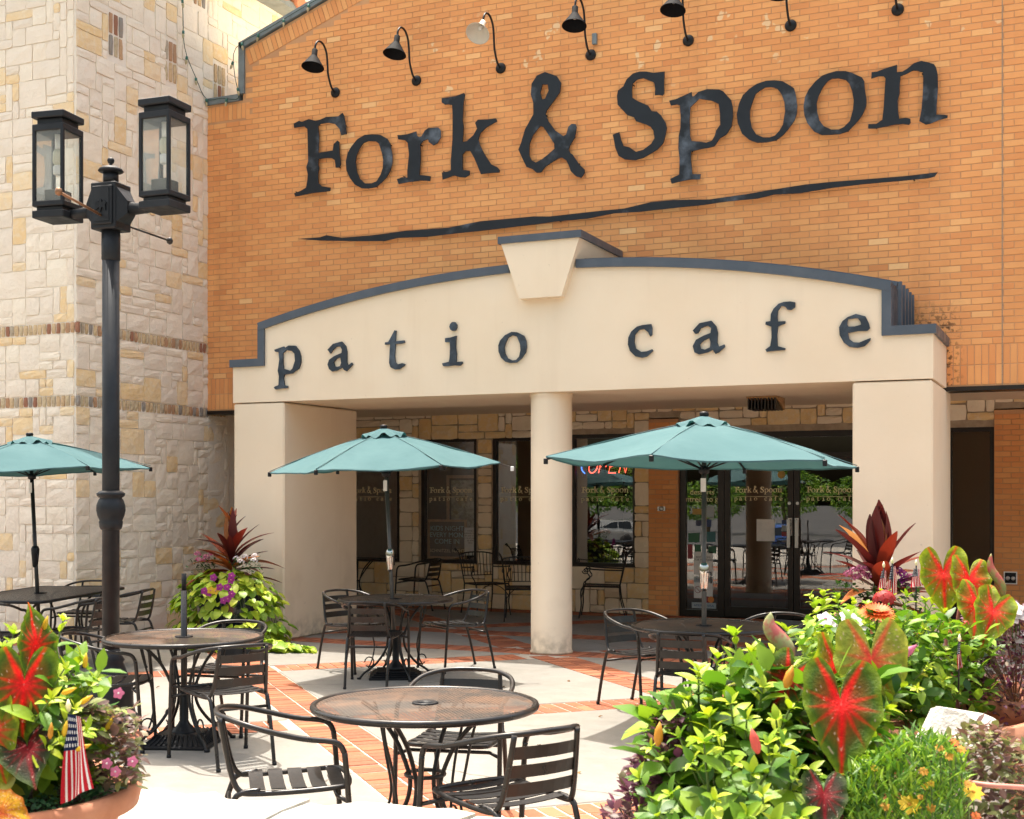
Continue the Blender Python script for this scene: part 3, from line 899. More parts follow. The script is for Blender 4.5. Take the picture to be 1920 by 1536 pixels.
# arched coping pieces with mitred returns
def cop(path, h=0.088, y0=YF - .035, y1=YB - .012):
    b = MB(); strip(b, path, h, y0, y1); return fix_normals(b.obj('coping', MT['coping'], portico))
arch = arch_pts(3.59, 3.70, 4.155)
cuts = [p for p in arch if p[0] < -5.72]
cop(cuts[:len(cuts) // 2 + 1]); cop(cuts[len(cuts) // 2:] + [(-5.70, arch_pts(3.59, 3.70, 4.155, 2)[1][1] - .004)])
cuts = [p for p in arch if p[0] > -4.92]
cop([(-4.93, 4.15)] + cuts[:len(cuts) // 2 + 1]); cop(cuts[len(cuts) // 2:])
cop([(-9.315, 3.285), (-8.918, 3.285), (-8.918, 3.66)], y0=YF - .032, y1=YB - .015)
cop([(-1.742, 3.66), (-1.742, 3.285), (-1.335, 3.285)], y0=YF - .032, y1=YB - .015)
# white flashing line and standing seam ribs of the metal roof
for k, yy in enumerate((12.92, 13.16, 13.40, 13.64, 13.84)):
    b = MB()
    pth = [(p[0], p[1] + .045) for p in arch_pts(3.62, 3.69, 4.155)]
    strip(b, pth, 0.045, yy - .025, yy + .025)
    for sx in (-1, 1):
        x0 = XC + sx * 3.62
        b.box(min(x0, x0 + sx * .035), max(x0, x0 + sx * .035), yy - .025, yy + .025, 3.29, 3.735)
    fix_normals(b.obj('roof_rib', MT['coping'], portico))
# small wedge shaped fixture on the soffit

v = thing('soffit_vent', 'brown louvred wedge fixture hanging below the portico beam', 'vent', (-3.33, 14.5, 2.775))
b = MB()
b.add([(-.17, -.35, 0), (.17, -.35, 0), (.17, .08, 0), (-.17, .08, 0), (-.17, .08, -.13), (.17, .08, -.13)], [(0, 1, 2, 3), (0, 4, 5, 1), (3, 2, 5, 4), (0, 3, 4), (1, 5, 2)])
fix_normals(b.obj('housing', MT['wood'], v))
b = MB()
for k in range(9): b.box(-.16 + k * .037, -.145 + k * .037, -.3, .06, -.14, -.01, M=None)
b.obj('louvre', MT['frame'], v)

# ------------------------------------------------------------------ storefront wall under the overhang
YW = 17.6
store = thing('storefront_wall', 'tan stone storefront wall with dark windows and doors under the porch', 'wall', (0, 0, 0))
OPEN = {'w0': (-12.75, -11.75, .66, 2.55), 'w1': (-11.05, -9.77, .66, 2.55), 'w2': (-9.40, -8.45, .66, 2.55), 'w3': (-8.19, -7.20, .66, 2.55), 'w4': (-6.93, -5.94, .66, 2.57),
        'p1': (-5.74, -5.31, 0, 2.78), 'd': (-5.31, -2.62, 0, 2.56), 'w5': (-1.72, -1.15, .04, 2.56), 'p2': (-1.15, 0.9, 0, 2.79)}
holes = list(OPEN.values())
b = MB()
xsb = sorted(set([-14.0, 2.2] + [v for h in holes for v in h[:2]]))
for i in range(len(xsb) - 1):
    x0, x1 = xsb[i], xsb[i + 1]; xm = (x0 + x1) / 2
    h = [q for q in holes if q[0] < xm < q[1]]
    if not h: b.box(x0, x1, YW + .012, YW + .25, 0, 3.1)
    else:
        if h[0][2] > 0.05: b.box(x0, x1, YW + .012, YW + .25, 0, h[0][2])
        b.box(x0, x1, YW + .012, YW + .25, h[0][3], 3.1)
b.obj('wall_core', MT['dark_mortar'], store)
def pl_w(u, v, w): return (u, YW - w, v)
sw = []
for i in range(len(xsb) - 1):
    pass
sw = pack(-13.9, 2.1, 0, 3.08, 0.112, [(a - .03, b_ + .03, c - .03, d + .03) for a, b_, c, d in holes], 77, 4, 3)
items = []
for q in sw:
    c = pl_w((q[0] + q[1]) / 2, (q[2] + q[3]) / 2, 0)
    items.append((seen(c, 0) * math.sqrt((q[1] - q[0]) * (q[3] - q[2])) * (0 if (c[0] < -11.0) else 1), (q, c)))
one, rest = split_parts(items, 290)
for q, c in one:
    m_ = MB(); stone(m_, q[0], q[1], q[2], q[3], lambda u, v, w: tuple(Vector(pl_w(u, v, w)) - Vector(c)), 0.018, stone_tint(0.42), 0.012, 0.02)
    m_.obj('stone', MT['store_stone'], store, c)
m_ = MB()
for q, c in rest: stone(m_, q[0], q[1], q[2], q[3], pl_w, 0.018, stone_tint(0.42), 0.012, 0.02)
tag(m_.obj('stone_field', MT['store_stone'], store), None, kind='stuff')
# brick piers
pb = []
for x0, x1, zt in ((-5.74, -5.31, 2.76), (-1.15, 0.9, 2.77)):
    b = MB(); b.box(x0, x1, YW - .02, YW + .25, 0, zt); b.obj('pier_core', MT['mortar'], store)
    r_ = 0; z = 0.01
    while z + BH < zt:
        x = x0 - (BW / 2 if r_ % 2 else 0)
        while x < x1 - 0.02:
            a, c = max(x, x0) + JX / 2, min(x + BW, x1) - JX / 2
            if c - a > 0.03: pb.append((a, c, z + JZ / 2, z + BH - JZ / 2))
            x += BW
        z += BH; r_ += 1
items = [(seen(((q[0] + q[1]) / 2, YW, (q[2] + q[3]) / 2), 0), q) for q in pb]
one, rest = split_parts(items, 240)
for q in one:
    w, h = round(q[1] - q[0], 3), round(q[3] - q[2], 3)
    key = (w, h, rnd.randrange(10))
    if key not in bm_cache:
        m_ = MB(); m_.bevbox(-w / 2, w / 2, 0, 0.03, -h / 2, h / 2, 0.0025, brick_tint(rnd.uniform(-9, 0), 5))
        bm_cache[key] = m_.mesh('brick', MT['brick'])
    link('brick', bm_cache[key], store, ((q[0] + q[1]) / 2, YW - .027 + rnd.uniform(-.001, .001), (q[2] + q[3]) / 2))
m_ = MB()
for q in rest: m_.box(q[0], q[1], YW - .027, YW, q[2], q[3], brick_tint(q[0], q[2]), skip=('back',))
if rest: tag(m_.obj('brick_field', MT['brick'], store), None, kind='stuff')
# porch ceiling, made white to bounce light inward, and dim room behind the glass
b = MB(); b.box(-14, 2.2, YB + .3, YW + .3, 3.08, 3.14); b.obj('porch_ceiling', MT['white'], store)
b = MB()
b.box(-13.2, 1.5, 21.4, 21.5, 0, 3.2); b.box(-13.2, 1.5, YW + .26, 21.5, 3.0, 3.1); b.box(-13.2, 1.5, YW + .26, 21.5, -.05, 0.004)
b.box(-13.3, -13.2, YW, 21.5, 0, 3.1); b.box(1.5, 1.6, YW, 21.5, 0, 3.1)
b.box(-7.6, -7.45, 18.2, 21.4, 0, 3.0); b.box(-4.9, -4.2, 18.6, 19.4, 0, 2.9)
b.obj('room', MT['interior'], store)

# windows: frame, pane; doors: frame, pane, handle
def bar_frame(mb, x0, x1, z0, z1, w, y0, y1):
    mb.box(x0, x0 + w, y0, y1, z0, z1); mb.box(x1 - w, x1, y0, y1, z0, z1)
    mb.box(x0 + w, x1 - w, y0, y1, z0, z0 + w); mb.box(x0 + w, x1 - w, y0, y1, z1 - w, z1)
def pane(mb, x0, x1, z0, z1, y):
    mb.add([(x0, y, z0), (x1, y, z0), (x1, y, z1), (x0, y, z1)], [(0, 1, 2, 3)])
def fw(name, key, w=.055):
    x0, x1, z0, z1 = OPEN[key]
    b = MB(); bar_frame(b, x0, x1, z0, z1, w, YW + .035, YW + .13)
    f = b.obj('window', MT['frame'], store)
    b = MB(); pane(b, x0 + w - .002, x1 - w + .002, z0 + w - .002, z1 - w + .002, YW + .075); b.obj('pane', MT['glass'], f)
    return f
WIN = {k: fw('window', k) for k in ('w0', 'w1', 'w2', 'w3', 'w4', 'w5')}
# entrance: sidelight, two doors, transom
dy0, dy1 = YW + .05, YW + .15
b = MB()
b.box(-5.31, -5.22, dy0, dy1, 0, 2.56); b.box(-5.22, -2.62, dy0, dy1, 2.48, 2.56); b.box(-5.22, -2.62, dy0, dy1, 2.19, 2.27)
b.box(-4.76, -4.67, dy0, dy1, 0, 2.19); b.box(-2.71, -2.62, dy0, dy1, 0, 2.48); b.box(-5.22, -4.76, dy0, dy1, 0, .09)
ef = b.obj('door_frame', MT['frame'], store)
b = MB(); pane(b, -5.222, -4.758, .088, 2.192, YW + .09); b.obj('sidelight_pane', MT['glass'], ef)
b = MB(); pane(b, -5.222, -2.708, 2.268, 2.482, YW + .09); b.obj('transom_pane', MT['glass'], ef)
DOOR = []
for k, (x0, x1) in enumerate(((-4.665, -3.715), (-3.705, -2.715))):
    b = MB()
    b.box(x0, x0 + .075, dy0 + .01, dy1 - .01, .01, 2.185); b.box(x1 - .075, x1, dy0 + .01, dy1 - .01, .01, 2.185)
    b.box(x0 + .075, x1 - .075, dy0 + .01, dy1 - .01, .01, .15); b.box(x0 + .075, x1 - .075, dy0 + .01, dy1 - .01, 2.10, 2.185)
    d = b.obj('door', MT['frame'], store)
    b = MB(); pane(b, x0 + .073, x1 - .073, .148, 2.102, YW + .085); b.obj('pane', MT['glass'], d)
    hx = x1 - .05 if k == 0 else x0 + .05
    b = MB(); b.box(hx - .022, hx + .022, YW - .01, YW + .012, .98, 1.36); b.box(hx - .015, hx + .015, YW + .012, dy0 + .012, 1.02, 1.05); b.box(hx - .015, hx + .015, YW + .012, dy0 + .012, 1.29, 1.32)
    b.obj('handle', MT['steel'], d)
    b = MB(); b.lathe([(.001, 0), (.022, 0.002), (.022, .012)], 14, M=Matrix.Translation((hx, dy0 + .008, 1.58)) @ Matrix.Rotation(R(90), 4, 'X')); b.obj('lock', MT['steel'], d)
    DOOR.append(d)
BIG = {
 'F': [[[-9197,6369],[-9117,6394],[-9074,6378],[-8969,6400],[-8871,6365],[-8810,6371],[-8719,6396],[-8543,6383],[-8483,6420],[-8457,6373],[-8442,6279],[-8421,6153],[-8501,6146],[-8525,6226],[-8592,6296],[-8688,6323],[-8804,6321],[-8834,6293],[-8824,6167],[-8832,5960],[-8725,5964],[-8622,5969],[-8610,6045],[-8555,6085],[-8531,6062],[-8525,5927],[-8507,5781],[-8531,5747],[-8580,5752],[-8592,5846],[-8640,5877],[-8725,5886],[-8828,5887],[-8834,5815],[-8822,5772],[-8837,5701],[-8832,5586],[-8785,5540],[-8660,5512],[-8664,5471],[-8737,5468],[-8920,5469],[-9173,5449],[-9189,5490],[-9092,5512],[-9012,5546],[-8996,5623],[-8987,5705],[-9008,5802],[-8981,5872],[-8987,6102],[-8993,6280],[-9043,6317],[-9191,6316]]],
 'o1': [[[-8168,6109],[-8057,6106],[-7940,6083],[-7847,6027],[-7806,5961],[-7777,5826],[-7777,5725],[-7806,5637],[-7858,5561],[-7928,5502],[-8010,5454],[-8115,5449],[-8210,5461],[-8304,5514],[-8376,5603],[-8424,5700],[-8433,5814],[-8406,5914],[-8352,5991],[-8269,6069]],[[-8115,6031],[-8186,6013],[-8233,5957],[-8281,5870],[-8295,5800],[-8275,5664],[-8233,5578],[-8162,5515],[-8068,5506],[-7998,5524],[-7940,5600],[-7910,5678],[-7905,5779],[-7922,5862],[-7963,5979],[-8010,6014]]],
 'r': [[[-7708,6057],[-7662,6051],[-7570,6051],[-7450,6071],[-7439,6021],[-7410,5998],[-7376,6004],[-7331,6069],[-7286,6092],[-7151,6086],[-7118,6045],[-7116,5965],[-7162,5900],[-7219,5878],[-7275,5923],[-7292,5965],[-7354,5946],[-7393,5906],[-7388,5745],[-7405,5541],[-7331,5529],[-7252,5511],[-7264,5457],[-7376,5473],[-7570,5472],[-7690,5462],[-7714,5522],[-7639,5539],[-7570,5527],[-7570,5603],[-7547,5802],[-7564,5945],[-7604,5984],[-7696,6005]]],
 'k': [[[-7104,6428],[-6915,6429],[-6811,6454],[-6794,6434],[-6814,6347],[-6827,6132],[-6814,6051],[-6827,5875],[-6772,5879],[-6685,5938],[-6636,6011],[-6661,6083],[-6625,6116],[-6500,6105],[-6392,6105],[-6375,6069],[-6511,6016],[-6592,5957],[-6619,5881],[-6598,5810],[-6543,5706],[-6457,5575],[-6371,5527],[-6344,5490],[-6349,5466],[-6446,5471],[-6587,5471],[-6619,5547],[-6674,5671],[-6728,5761],[-6783,5767],[-6827,5727],[-6825,5544],[-6734,5525],[-6734,5476],[-6794,5452],[-6871,5465],[-6938,5491],[-7026,5470],[-7091,5457],[-7102,5542],[-7026,5545],[-6982,5555],[-6982,5674],[-6960,5919],[-6958,6216],[-6965,6331],[-7015,6347],[-7060,6346],[-7104,6378]]],
 'amp': [[[-5935,6452],[-5868,6536],[-5768,6564],[-5624,6498],[-5569,6415],[-5585,6305],[-5657,6222],[-5746,6121],[-5763,6078],[-5727,5993],[-5644,5878],[-5541,5799],[-5505,5814],[-5480,5897],[-5439,5928],[-5393,5920],[-5378,5885],[-5398,5773],[-5459,5685],[-5475,5639],[-5459,5599],[-5429,5577],[-5347,5455],[-5281,5391],[-5281,5353],[-5322,5300],[-5388,5326],[-5449,5389],[-5469,5448],[-5505,5519],[-5562,5558],[-5613,5549],[-5758,5478],[-5820,5412],[-5873,5413],[-5925,5462],[-5999,5493],[-6051,5595],[-6104,5708],[-6072,5772],[-6020,5930],[-5915,6092],[-5915,6227],[-5946,6327]],[[-5801,6425],[-5828,6336],[-5805,6251],[-5768,6257],[-5723,6343],[-5734,6416]],[[-5826,5951],[-5857,5921],[-5915,5860],[-5962,5760],[-5967,5625],[-5936,5564],[-5883,5534],[-5810,5560],[-5717,5618],[-5649,5668],[-5654,5726],[-5706,5808],[-5789,5933]]],
 'S': [[[-4334,6378],[-4341,6251],[-4341,6136],[-4359,6116],[-4401,6130],[-4447,6131],[-4442,6193],[-4456,6274],[-4507,6299],[-4582,6340],[-4657,6331],[-4708,6294],[-4715,6236],[-4713,6138],[-4647,6090],[-4526,6026],[-4484,5958],[-4424,5947],[-4378,5901],[-4323,5811],[-4309,5752],[-4327,5666],[-4350,5589],[-4415,5525],[-4526,5475],[-4582,5450],[-4675,5433],[-4798,5455],[-4873,5503],[-4911,5597],[-4926,5679],[-4942,5748],[-4864,5769],[-4845,5688],[-4816,5609],[-4741,5583],[-4666,5525],[-4582,5539],[-4489,5595],[-4452,5653],[-4461,5734],[-4498,5787],[-4545,5815],[-4666,5869],[-4694,5917],[-4769,5948],[-4826,6013],[-4883,6078],[-4892,6178],[-4878,6239],[-4816,6276],[-4779,6347],[-4703,6405],[-4619,6417],[-4545,6406],[-4461,6381]]],
 'p1': [[[-4281,6049],[-4203,6057],[-4026,6112],[-4022,6065],[-3999,6062],[-3950,6104],[-3851,6122],[-3717,6102],[-3673,6077],[-3585,5971],[-3567,5891],[-3563,5795],[-3580,5685],[-3638,5601],[-3708,5570],[-3771,5490],[-3842,5480],[-3923,5476],[-4031,5461],[-4035,5370],[-4017,5210],[-3923,5202],[-3932,5145],[-4031,5155],[-4131,5147],[-4254,5131],[-4269,5183],[-4167,5221],[-4162,5383],[-4176,5517],[-4172,5648],[-4153,5734],[-4149,5839],[-4158,5981],[-4194,5998],[-4263,5995]],[[-4040,5949],[-4049,5809],[-4044,5634],[-4026,5575],[-3968,5564],[-3860,5539],[-3797,5554],[-3766,5602],[-3748,5661],[-3704,5717],[-3708,5839],[-3722,5945],[-3806,5994],[-3941,6028]]],
 'o2': [[[-3203,6129],[-3114,6123],[-3026,6102],[-2962,6057],[-2906,6014],[-2886,5948],[-2870,5827],[-2874,5740],[-2898,5671],[-2970,5576],[-3026,5522],[-3098,5478],[-3195,5469],[-3300,5476],[-3382,5514],[-3464,5592],[-3513,5719],[-3522,5809],[-3497,5920],[-3456,6004],[-3382,6067],[-3300,6109]],[[-3211,6060],[-3260,6039],[-3317,6002],[-3357,5903],[-3378,5832],[-3378,5744],[-3357,5644],[-3309,5566],[-3235,5526],[-3163,5517],[-3106,5531],[-3058,5578],[-3022,5637],[-2998,5778],[-3006,5875],[-3034,5959],[-3082,6029],[-3146,6055]]],
 'o3': [[[-2544,6122],[-2459,6134],[-2366,6122],[-2297,6093],[-2197,6033],[-2174,5991],[-2167,5896],[-2152,5801],[-2155,5731],[-2182,5664],[-2220,5607],[-2281,5543],[-2343,5488],[-2428,5470],[-2521,5473],[-2614,5483],[-2693,5528],[-2763,5623],[-2795,5714],[-2803,5803],[-2787,5904],[-2748,5978],[-2677,6056],[-2606,6106]],[[-2505,6061],[-2552,6040],[-2606,5976],[-2646,5894],[-2665,5825],[-2661,5738],[-2638,5640],[-2591,5572],[-2513,5527],[-2435,5518],[-2381,5539],[-2320,5595],[-2289,5709],[-2281,5802],[-2297,5897],[-2327,5987],[-2366,6031],[-2435,6055]]],
 'n': [[[-2100,6074],[-2047,6073],[-1952,6097],[-1844,6117],[-1847,6040],[-1791,6039],[-1747,6061],[-1676,6111],[-1605,6125],[-1540,6101],[-1480,6074],[-1459,6034],[-1445,5964],[-1442,5840],[-1453,5672],[-1459,5557],[-1383,5548],[-1348,5538],[-1351,5513],[-1442,5498],[-1518,5473],[-1561,5470],[-1624,5511],[-1602,5633],[-1589,5802],[-1586,5915],[-1589,6006],[-1649,6031],[-1687,6039],[-1753,6011],[-1811,5996],[-1819,5888],[-1819,5820],[-1838,5748],[-1833,5616],[-1822,5557],[-1758,5561],[-1714,5547],[-1709,5510],[-1725,5486],[-1786,5502],[-1869,5503],[-2069,5486],[-2134,5496],[-2131,5539],[-2052,5533],[-1991,5569],[-1977,5702],[-1969,5850],[-1960,5992],[-1980,6018],[-2030,6024],[-2103,6011]]],
 'bar': [[[-9135,4912],[-8805,4906],[-8712,4925],[-8495,4874],[-8040,4870],[-7595,4885],[-7017,4875],[-6595,4915],[-5912,4912],[-5712,4894],[-5125,4903],[-4807,4904],[-4494,4947],[-4235,4947],[-3825,4915],[-3412,4934],[-3180,4952],[-2783,4976],[-2504,4977],[-2014,4967],[-1748,4963],[-1445,4970],[-1476,4930],[-1539,4920],[-1801,4919],[-2176,4922],[-2504,4915],[-2839,4891],[-3123,4901],[-3296,4877],[-3647,4875],[-3885,4862],[-4187,4860],[-4618,4852],[-4933,4862],[-5254,4830],[-5613,4830],[-5912,4819],[-6251,4811],[-6595,4802],[-6876,4800],[-7304,4790],[-7705,4810],[-7891,4786],[-8342,4822],[-8805,4866]]],
}
SML = {
 'p': [[[-8686,3378],[-8557,3410],[-8547,3390],[-8488,3418],[-8398,3411],[-8350,3354],[-8327,3290],[-8323,3218],[-8350,3148],[-8440,3093],[-8547,3084],[-8563,3048],[-8547,2958],[-8504,2952],[-8504,2925],[-8595,2925],[-8670,2917],[-8692,2936],[-8681,2949],[-8627,2965],[-8622,3068],[-8638,3132],[-8616,3258],[-8627,3348],[-8675,3355]],[[-8525,3366],[-8568,3332],[-8568,3210],[-8557,3152],[-8467,3125],[-8435,3151],[-8401,3239],[-8408,3320],[-8445,3353]]],
 'a': [[[-7963,3345],[-7890,3408],[-7777,3429],[-7726,3378],[-7708,3315],[-7711,3193],[-7695,3152],[-7644,3185],[-7634,3163],[-7675,3125],[-7716,3092],[-7746,3106],[-7767,3138],[-7839,3105],[-7901,3094],[-7942,3123],[-7963,3177],[-7942,3229],[-7880,3266],[-7777,3301],[-7772,3336],[-7793,3374],[-7849,3375],[-7890,3341],[-7926,3301]],[[-7793,3253],[-7849,3238],[-7885,3200],[-7870,3155],[-7839,3143],[-7798,3152],[-7782,3187]]],
 't': [[[-7093,3521],[-7072,3516],[-7079,3468],[-7082,3399],[-6971,3403],[-6966,3377],[-7015,3370],[-7082,3369],[-7093,3236],[-7084,3166],[-7054,3139],[-6995,3152],[-6961,3140],[-6971,3123],[-7034,3086],[-7093,3087],[-7143,3112],[-7161,3161],[-7153,3308],[-7148,3368],[-7217,3367],[-7212,3393],[-7173,3395],[-7133,3454]]],
 'i': [[[-6463,3403],[-6402,3405],[-6326,3423],[-6332,3369],[-6335,3299],[-6323,3227],[-6329,3135],[-6256,3138],[-6251,3121],[-6280,3095],[-6317,3097],[-6353,3101],[-6432,3096],[-6487,3098],[-6500,3129],[-6457,3135],[-6417,3142],[-6408,3182],[-6402,3285],[-6405,3356],[-6463,3359]]],
 'dot': [[[-6377,3574],[-6344,3571],[-6320,3542],[-6320,3510],[-6338,3481],[-6371,3477],[-6399,3492],[-6411,3523],[-6402,3552]]],
 'o': [[[-5668,3430],[-5604,3423],[-5525,3383],[-5499,3329],[-5493,3259],[-5505,3201],[-5557,3140],[-5609,3102],[-5685,3099],[-5738,3113],[-5791,3161],[-5820,3226],[-5823,3291],[-5803,3343],[-5744,3399]],[[-5662,3394],[-5709,3371],[-5735,3324],[-5753,3271],[-5747,3207],[-5715,3152],[-5656,3124],[-5615,3129],[-5580,3162],[-5563,3231],[-5569,3295],[-5604,3376]]],
 'c': [[[-4204,3425],[-4112,3429],[-4100,3389],[-4103,3318],[-4122,3305],[-4144,3349],[-4189,3386],[-4241,3379],[-4286,3327],[-4293,3257],[-4278,3192],[-4218,3151],[-4159,3154],[-4100,3173],[-4092,3155],[-4159,3102],[-4211,3090],[-4278,3107],[-4338,3166],[-4360,3232],[-4356,3303],[-4323,3365],[-4263,3412]]],
 'a2': [[[-3674,3341],[-3605,3411],[-3484,3430],[-3434,3374],[-3417,3311],[-3423,3215],[-3406,3166],[-3350,3186],[-3345,3163],[-3406,3110],[-3442,3098],[-3470,3141],[-3520,3115],[-3613,3099],[-3656,3121],[-3674,3185],[-3641,3246],[-3563,3284],[-3491,3308],[-3484,3356],[-3520,3383],[-3591,3362],[-3620,3315],[-3648,3306]],[[-3505,3260],[-3563,3235],[-3603,3196],[-3591,3156],[-3548,3144],[-3498,3163],[-3491,3218]]],
 'f': [[[-2755,3573],[-2694,3574],[-2647,3562],[-2650,3515],[-2687,3490],[-2721,3495],[-2744,3527],[-2782,3536],[-2816,3491],[-2820,3430],[-2816,3385],[-2744,3385],[-2748,3361],[-2816,3337],[-2823,3254],[-2819,3145],[-2744,3121],[-2748,3104],[-2837,3101],[-2926,3095],[-2939,3116],[-2891,3148],[-2878,3229],[-2880,3338],[-2939,3362],[-2935,3389],[-2889,3393],[-2885,3461],[-2857,3514],[-2809,3558]]],
 'e': [[[-2068,3417],[-1981,3389],[-1949,3322],[-1938,3275],[-1962,3250],[-2052,3252],[-2143,3239],[-2130,3179],[-2091,3148],[-2039,3141],[-1975,3165],[-1933,3180],[-1936,3156],[-1987,3106],[-2052,3093],[-2130,3106],[-2182,3148],[-2222,3223],[-2226,3297],[-2195,3355],[-2143,3392]],[[-2143,3372],[-2150,3319],[-2137,3299],[-2078,3298],[-2020,3312],[-2026,3339],[-2052,3376]]],
}
# ------------------------------------------------------------------ lettering
def poly(ps): return [[(x / 1000.0, z / 1000.0) for x, z in p] for p in ps]
sign = thing('wall_sign', 'large dark steel Fork & Spoon letters with underline on the brick wall', 'sign', (0, 0, 0))
for k, ps in BIG.items():
    b = MB(); b.plate(poly(ps), fxz, 13.842, 13.856)
    P = poly(ps)[0]
    nm = 'underline_bar' if k == 'bar' else 'letter'
    # stand-off pins behind the plate
    xs_ = [p[0] for p in P]; zs_ = [p[1] for p in P]
    o = fix_normals(b.obj(nm, MT['letter'], sign))
    pins = [P[len(P) // 5], P[len(P) // 2], P[4 * len(P) // 5]]
    cx_, cz_ = sum(xs_) / len(xs_), sum(zs_) / len(zs_)
    for p in pins:
        q = (lerp(p[0], cx_, .04), lerp(p[1], cz_, .04))
        b = MB(); b.tube([(q[0], 13.855, q[1]), (q[0], 13.905, q[1])], .006, 6); b.obj('pin', MT['black'], o)
sign2 = thing('fascia_sign', 'blue-grey steel patio cafe letters spaced across the arched fascia', 'sign', (0, 0, 0))
idone = None
for k, ps in SML.items():
    b = MB(); b.plate(poly(ps), fxz, 12.672, 12.6955)
    o = fix_normals(b.obj('letter', MT['letter_s'], sign2))

# gold vinyl lettering on the glass
def bounds(D, skip=()):
    P = [p for k, ps in D.items() if k not in skip for q in ps for p in q]
    return min(p[0] for p in P), max(p[0] for p in P), min(p[1] for p in P), max(p[1] for p in P)
bx0, bx1, bz0, bz1 = bounds(BIG, ('bar',))
sx0, sx1, sz0, sz1 = bounds(SML)
BASE_Z = 5560   # sign baseline (mm)
def gold_text(parent, xc, wid, zbase, y, name='lettering'):
    b = MB()
    s = wid / (bx1 - bx0)
    for k, ps in BIG.items():
        if k == 'bar': continue
        b.plate([[(xc + (p[0] - (bx0 + bx1) / 2) * s, zbase + (p[1] - BASE_Z) * s) for p in q] for q in ps], fxz, y - .003, y - .001)
    b.plate([[(xc - wid * .52, zbase - wid * .095), (xc, zbase - wid * .105), (xc + wid * .52, zbase - wid * .088), (xc, zbase - wid * .093)]], fxz, y - .003, y - .001)
    s2 = wid / (sx1 - sx0)
    for k, ps in SML.items():
        P = [p for q in ps for p in q]; mx = (min(p[0] for p in P) + max(p[0] for p in P)) / 2
        bz = min(p[1] for p in P) if k not in ('p', 'dot') else 3000
        for_k = 1.0
        b.plate([[(xc + (mx - (sx0 + sx1) / 2) * s2 + (p[0] - mx) * s2 * 1.35, zbase - wid * .185 + (p[1] - 3080) * s2 * 1.35) for p in q] for q in ps], fxz, y - .003, y - .001)
    return fix_normals(b.obj(name, MT['gold'], parent))
yg = YW + .073
for k, xc in (('w1', -10.3), ('w2', -8.915), ('w3', -7.72), ('w4', -6.43)):
    gold_text(WIN[k], xc, 0.72, 1.735, yg)
gold_text(DOOR[0], -4.20, 0.66, 1.735, YW + .083)
gold_text(DOOR[1], -3.21, 0.66, 1.735, YW + .083)

def text_mesh(name, body, size, mt, parent, loc, align='CENTER', rot=(R(90), 0, 0)):
    cu = bpy.data.curves.new(name, 'FONT'); cu.body = body; cu.size = size; cu.align_x = align; cu.extrude = 0.0006
    cu.space_line = 0.95
    tmp = bpy.data.objects.new(name, cu); COL.objects.link(tmp)
    dg = bpy.context.evaluated_depsgraph_get()
    me = bpy.data.meshes.new_from_object(tmp.evaluated_get(dg))
    bpy.data.objects.remove(tmp)
    me.materials.clear(); me.materials.append(mt)
    o = link(name, me, parent, loc); o.rotation_euler = rot
    return o
text_mesh('lettering', 'desserts\nentrees to go', .105, MT['gold'], ef, (-4.99, YW + .086, 1.70))
# stickers and papers on the entrance glass
def card(name, parent, x0, x1, z0, z1, y, mt):
    b = MB(); b.box(x0, x1, y - .004, y - .001, z0, z1); return b.obj(name, mt, parent)
C = lambda n, c: mat(n, c, 0.5)
SB = {'green': C('sticker_green', (0.02, 0.12, 0.06)), 'teal': C('sticker_teal', (0.03, 0.14, 0.16)), 'blue': C('sticker_blue', (0.02, 0.05, 0.16)), 'yellow': C('sticker_yellow', (0.40, 0.26, 0.05)),
      'red': C('sticker_red', (0.25, 0.02, 0.03)), 'pale': C('sticker_pale', (0.34, 0.40, 0.43)), 'navy': C('sticker_navy', (0.02, 0.03, 0.09)), 'orange': C('sticker_orange', (0.65, 0.22, 0.04))}
ys_ = YW + .088
for x0, x1, z0, z1, c in ((-5.13, -4.98, 1.42, 1.50, 'yellow'), (-4.93, -4.82, 1.38, 1.54, 'pale'), (-5.08, -5.00, 1.26, 1.34, 'navy'), (-4.96, -4.86, 1.25, 1.35, 'blue'), (-5.19, -5.03, 1.03, 1.16, 'green'),
                          (-4.93, -4.80, 1.04, 1.18, 'teal'), (-5.10, -5.01, 0.90, 1.00, 'green'), (-4.90, -4.79, .88, .98, 'green'), (-5.00, -4.90, 1.88, 1.99, 'green'), (-5.20, -5.13, .80, 1.00, 'red')):
    card('sticker', ef, x0, x1, z0, z1, ys_, SB[c])
card('notice', ef, -5.11, -4.84, .16 + .42, .16 + .74, ys_, MT['paper']); card('notice', ef, -5.11, -4.84, .25, .55, ys_, MT['paper'])
text_mesh('notice_print', 'RESTROOMS\nFOR PATRONS\nONLY', .038, MT['ink'], ef, (-4.975, ys_ - .005, .81))
card('notice_header', ef, -5.11, -4.84, .47, .548, ys_ - .002, SB['pale'])
text_mesh('notice_print', 'NOTICE', .055, SB['blue'], ef, (-4.975, ys_ - .0075, .495))
b = MB(); b.tube(arc((-5.05, ys_ - .006, .37), .045, 0, 2 * math.pi, 20), .004, 5, closed=False); b.tube([(-5.08, ys_ - .006, .40), (-5.02, ys_ - .006, .34)], .004, 5); b.obj('no_smoking_mark', SB['red'], ef)
card('card_logo', ef, -5.14, -4.97, .08 + .03, .19, ys_, SB['pale']); card('card_logo', ef, -4.96, -4.79, .11, .19, ys_, SB['pale'])
text_mesh('card_print', 'VISA', .05, SB['blue'], ef, (-4.87, ys_ - .005, .13)); text_mesh('card_print', 'AMEX', .045, SB['blue'], ef, (-5.05, ys_ - .005, .135))
b = MB()
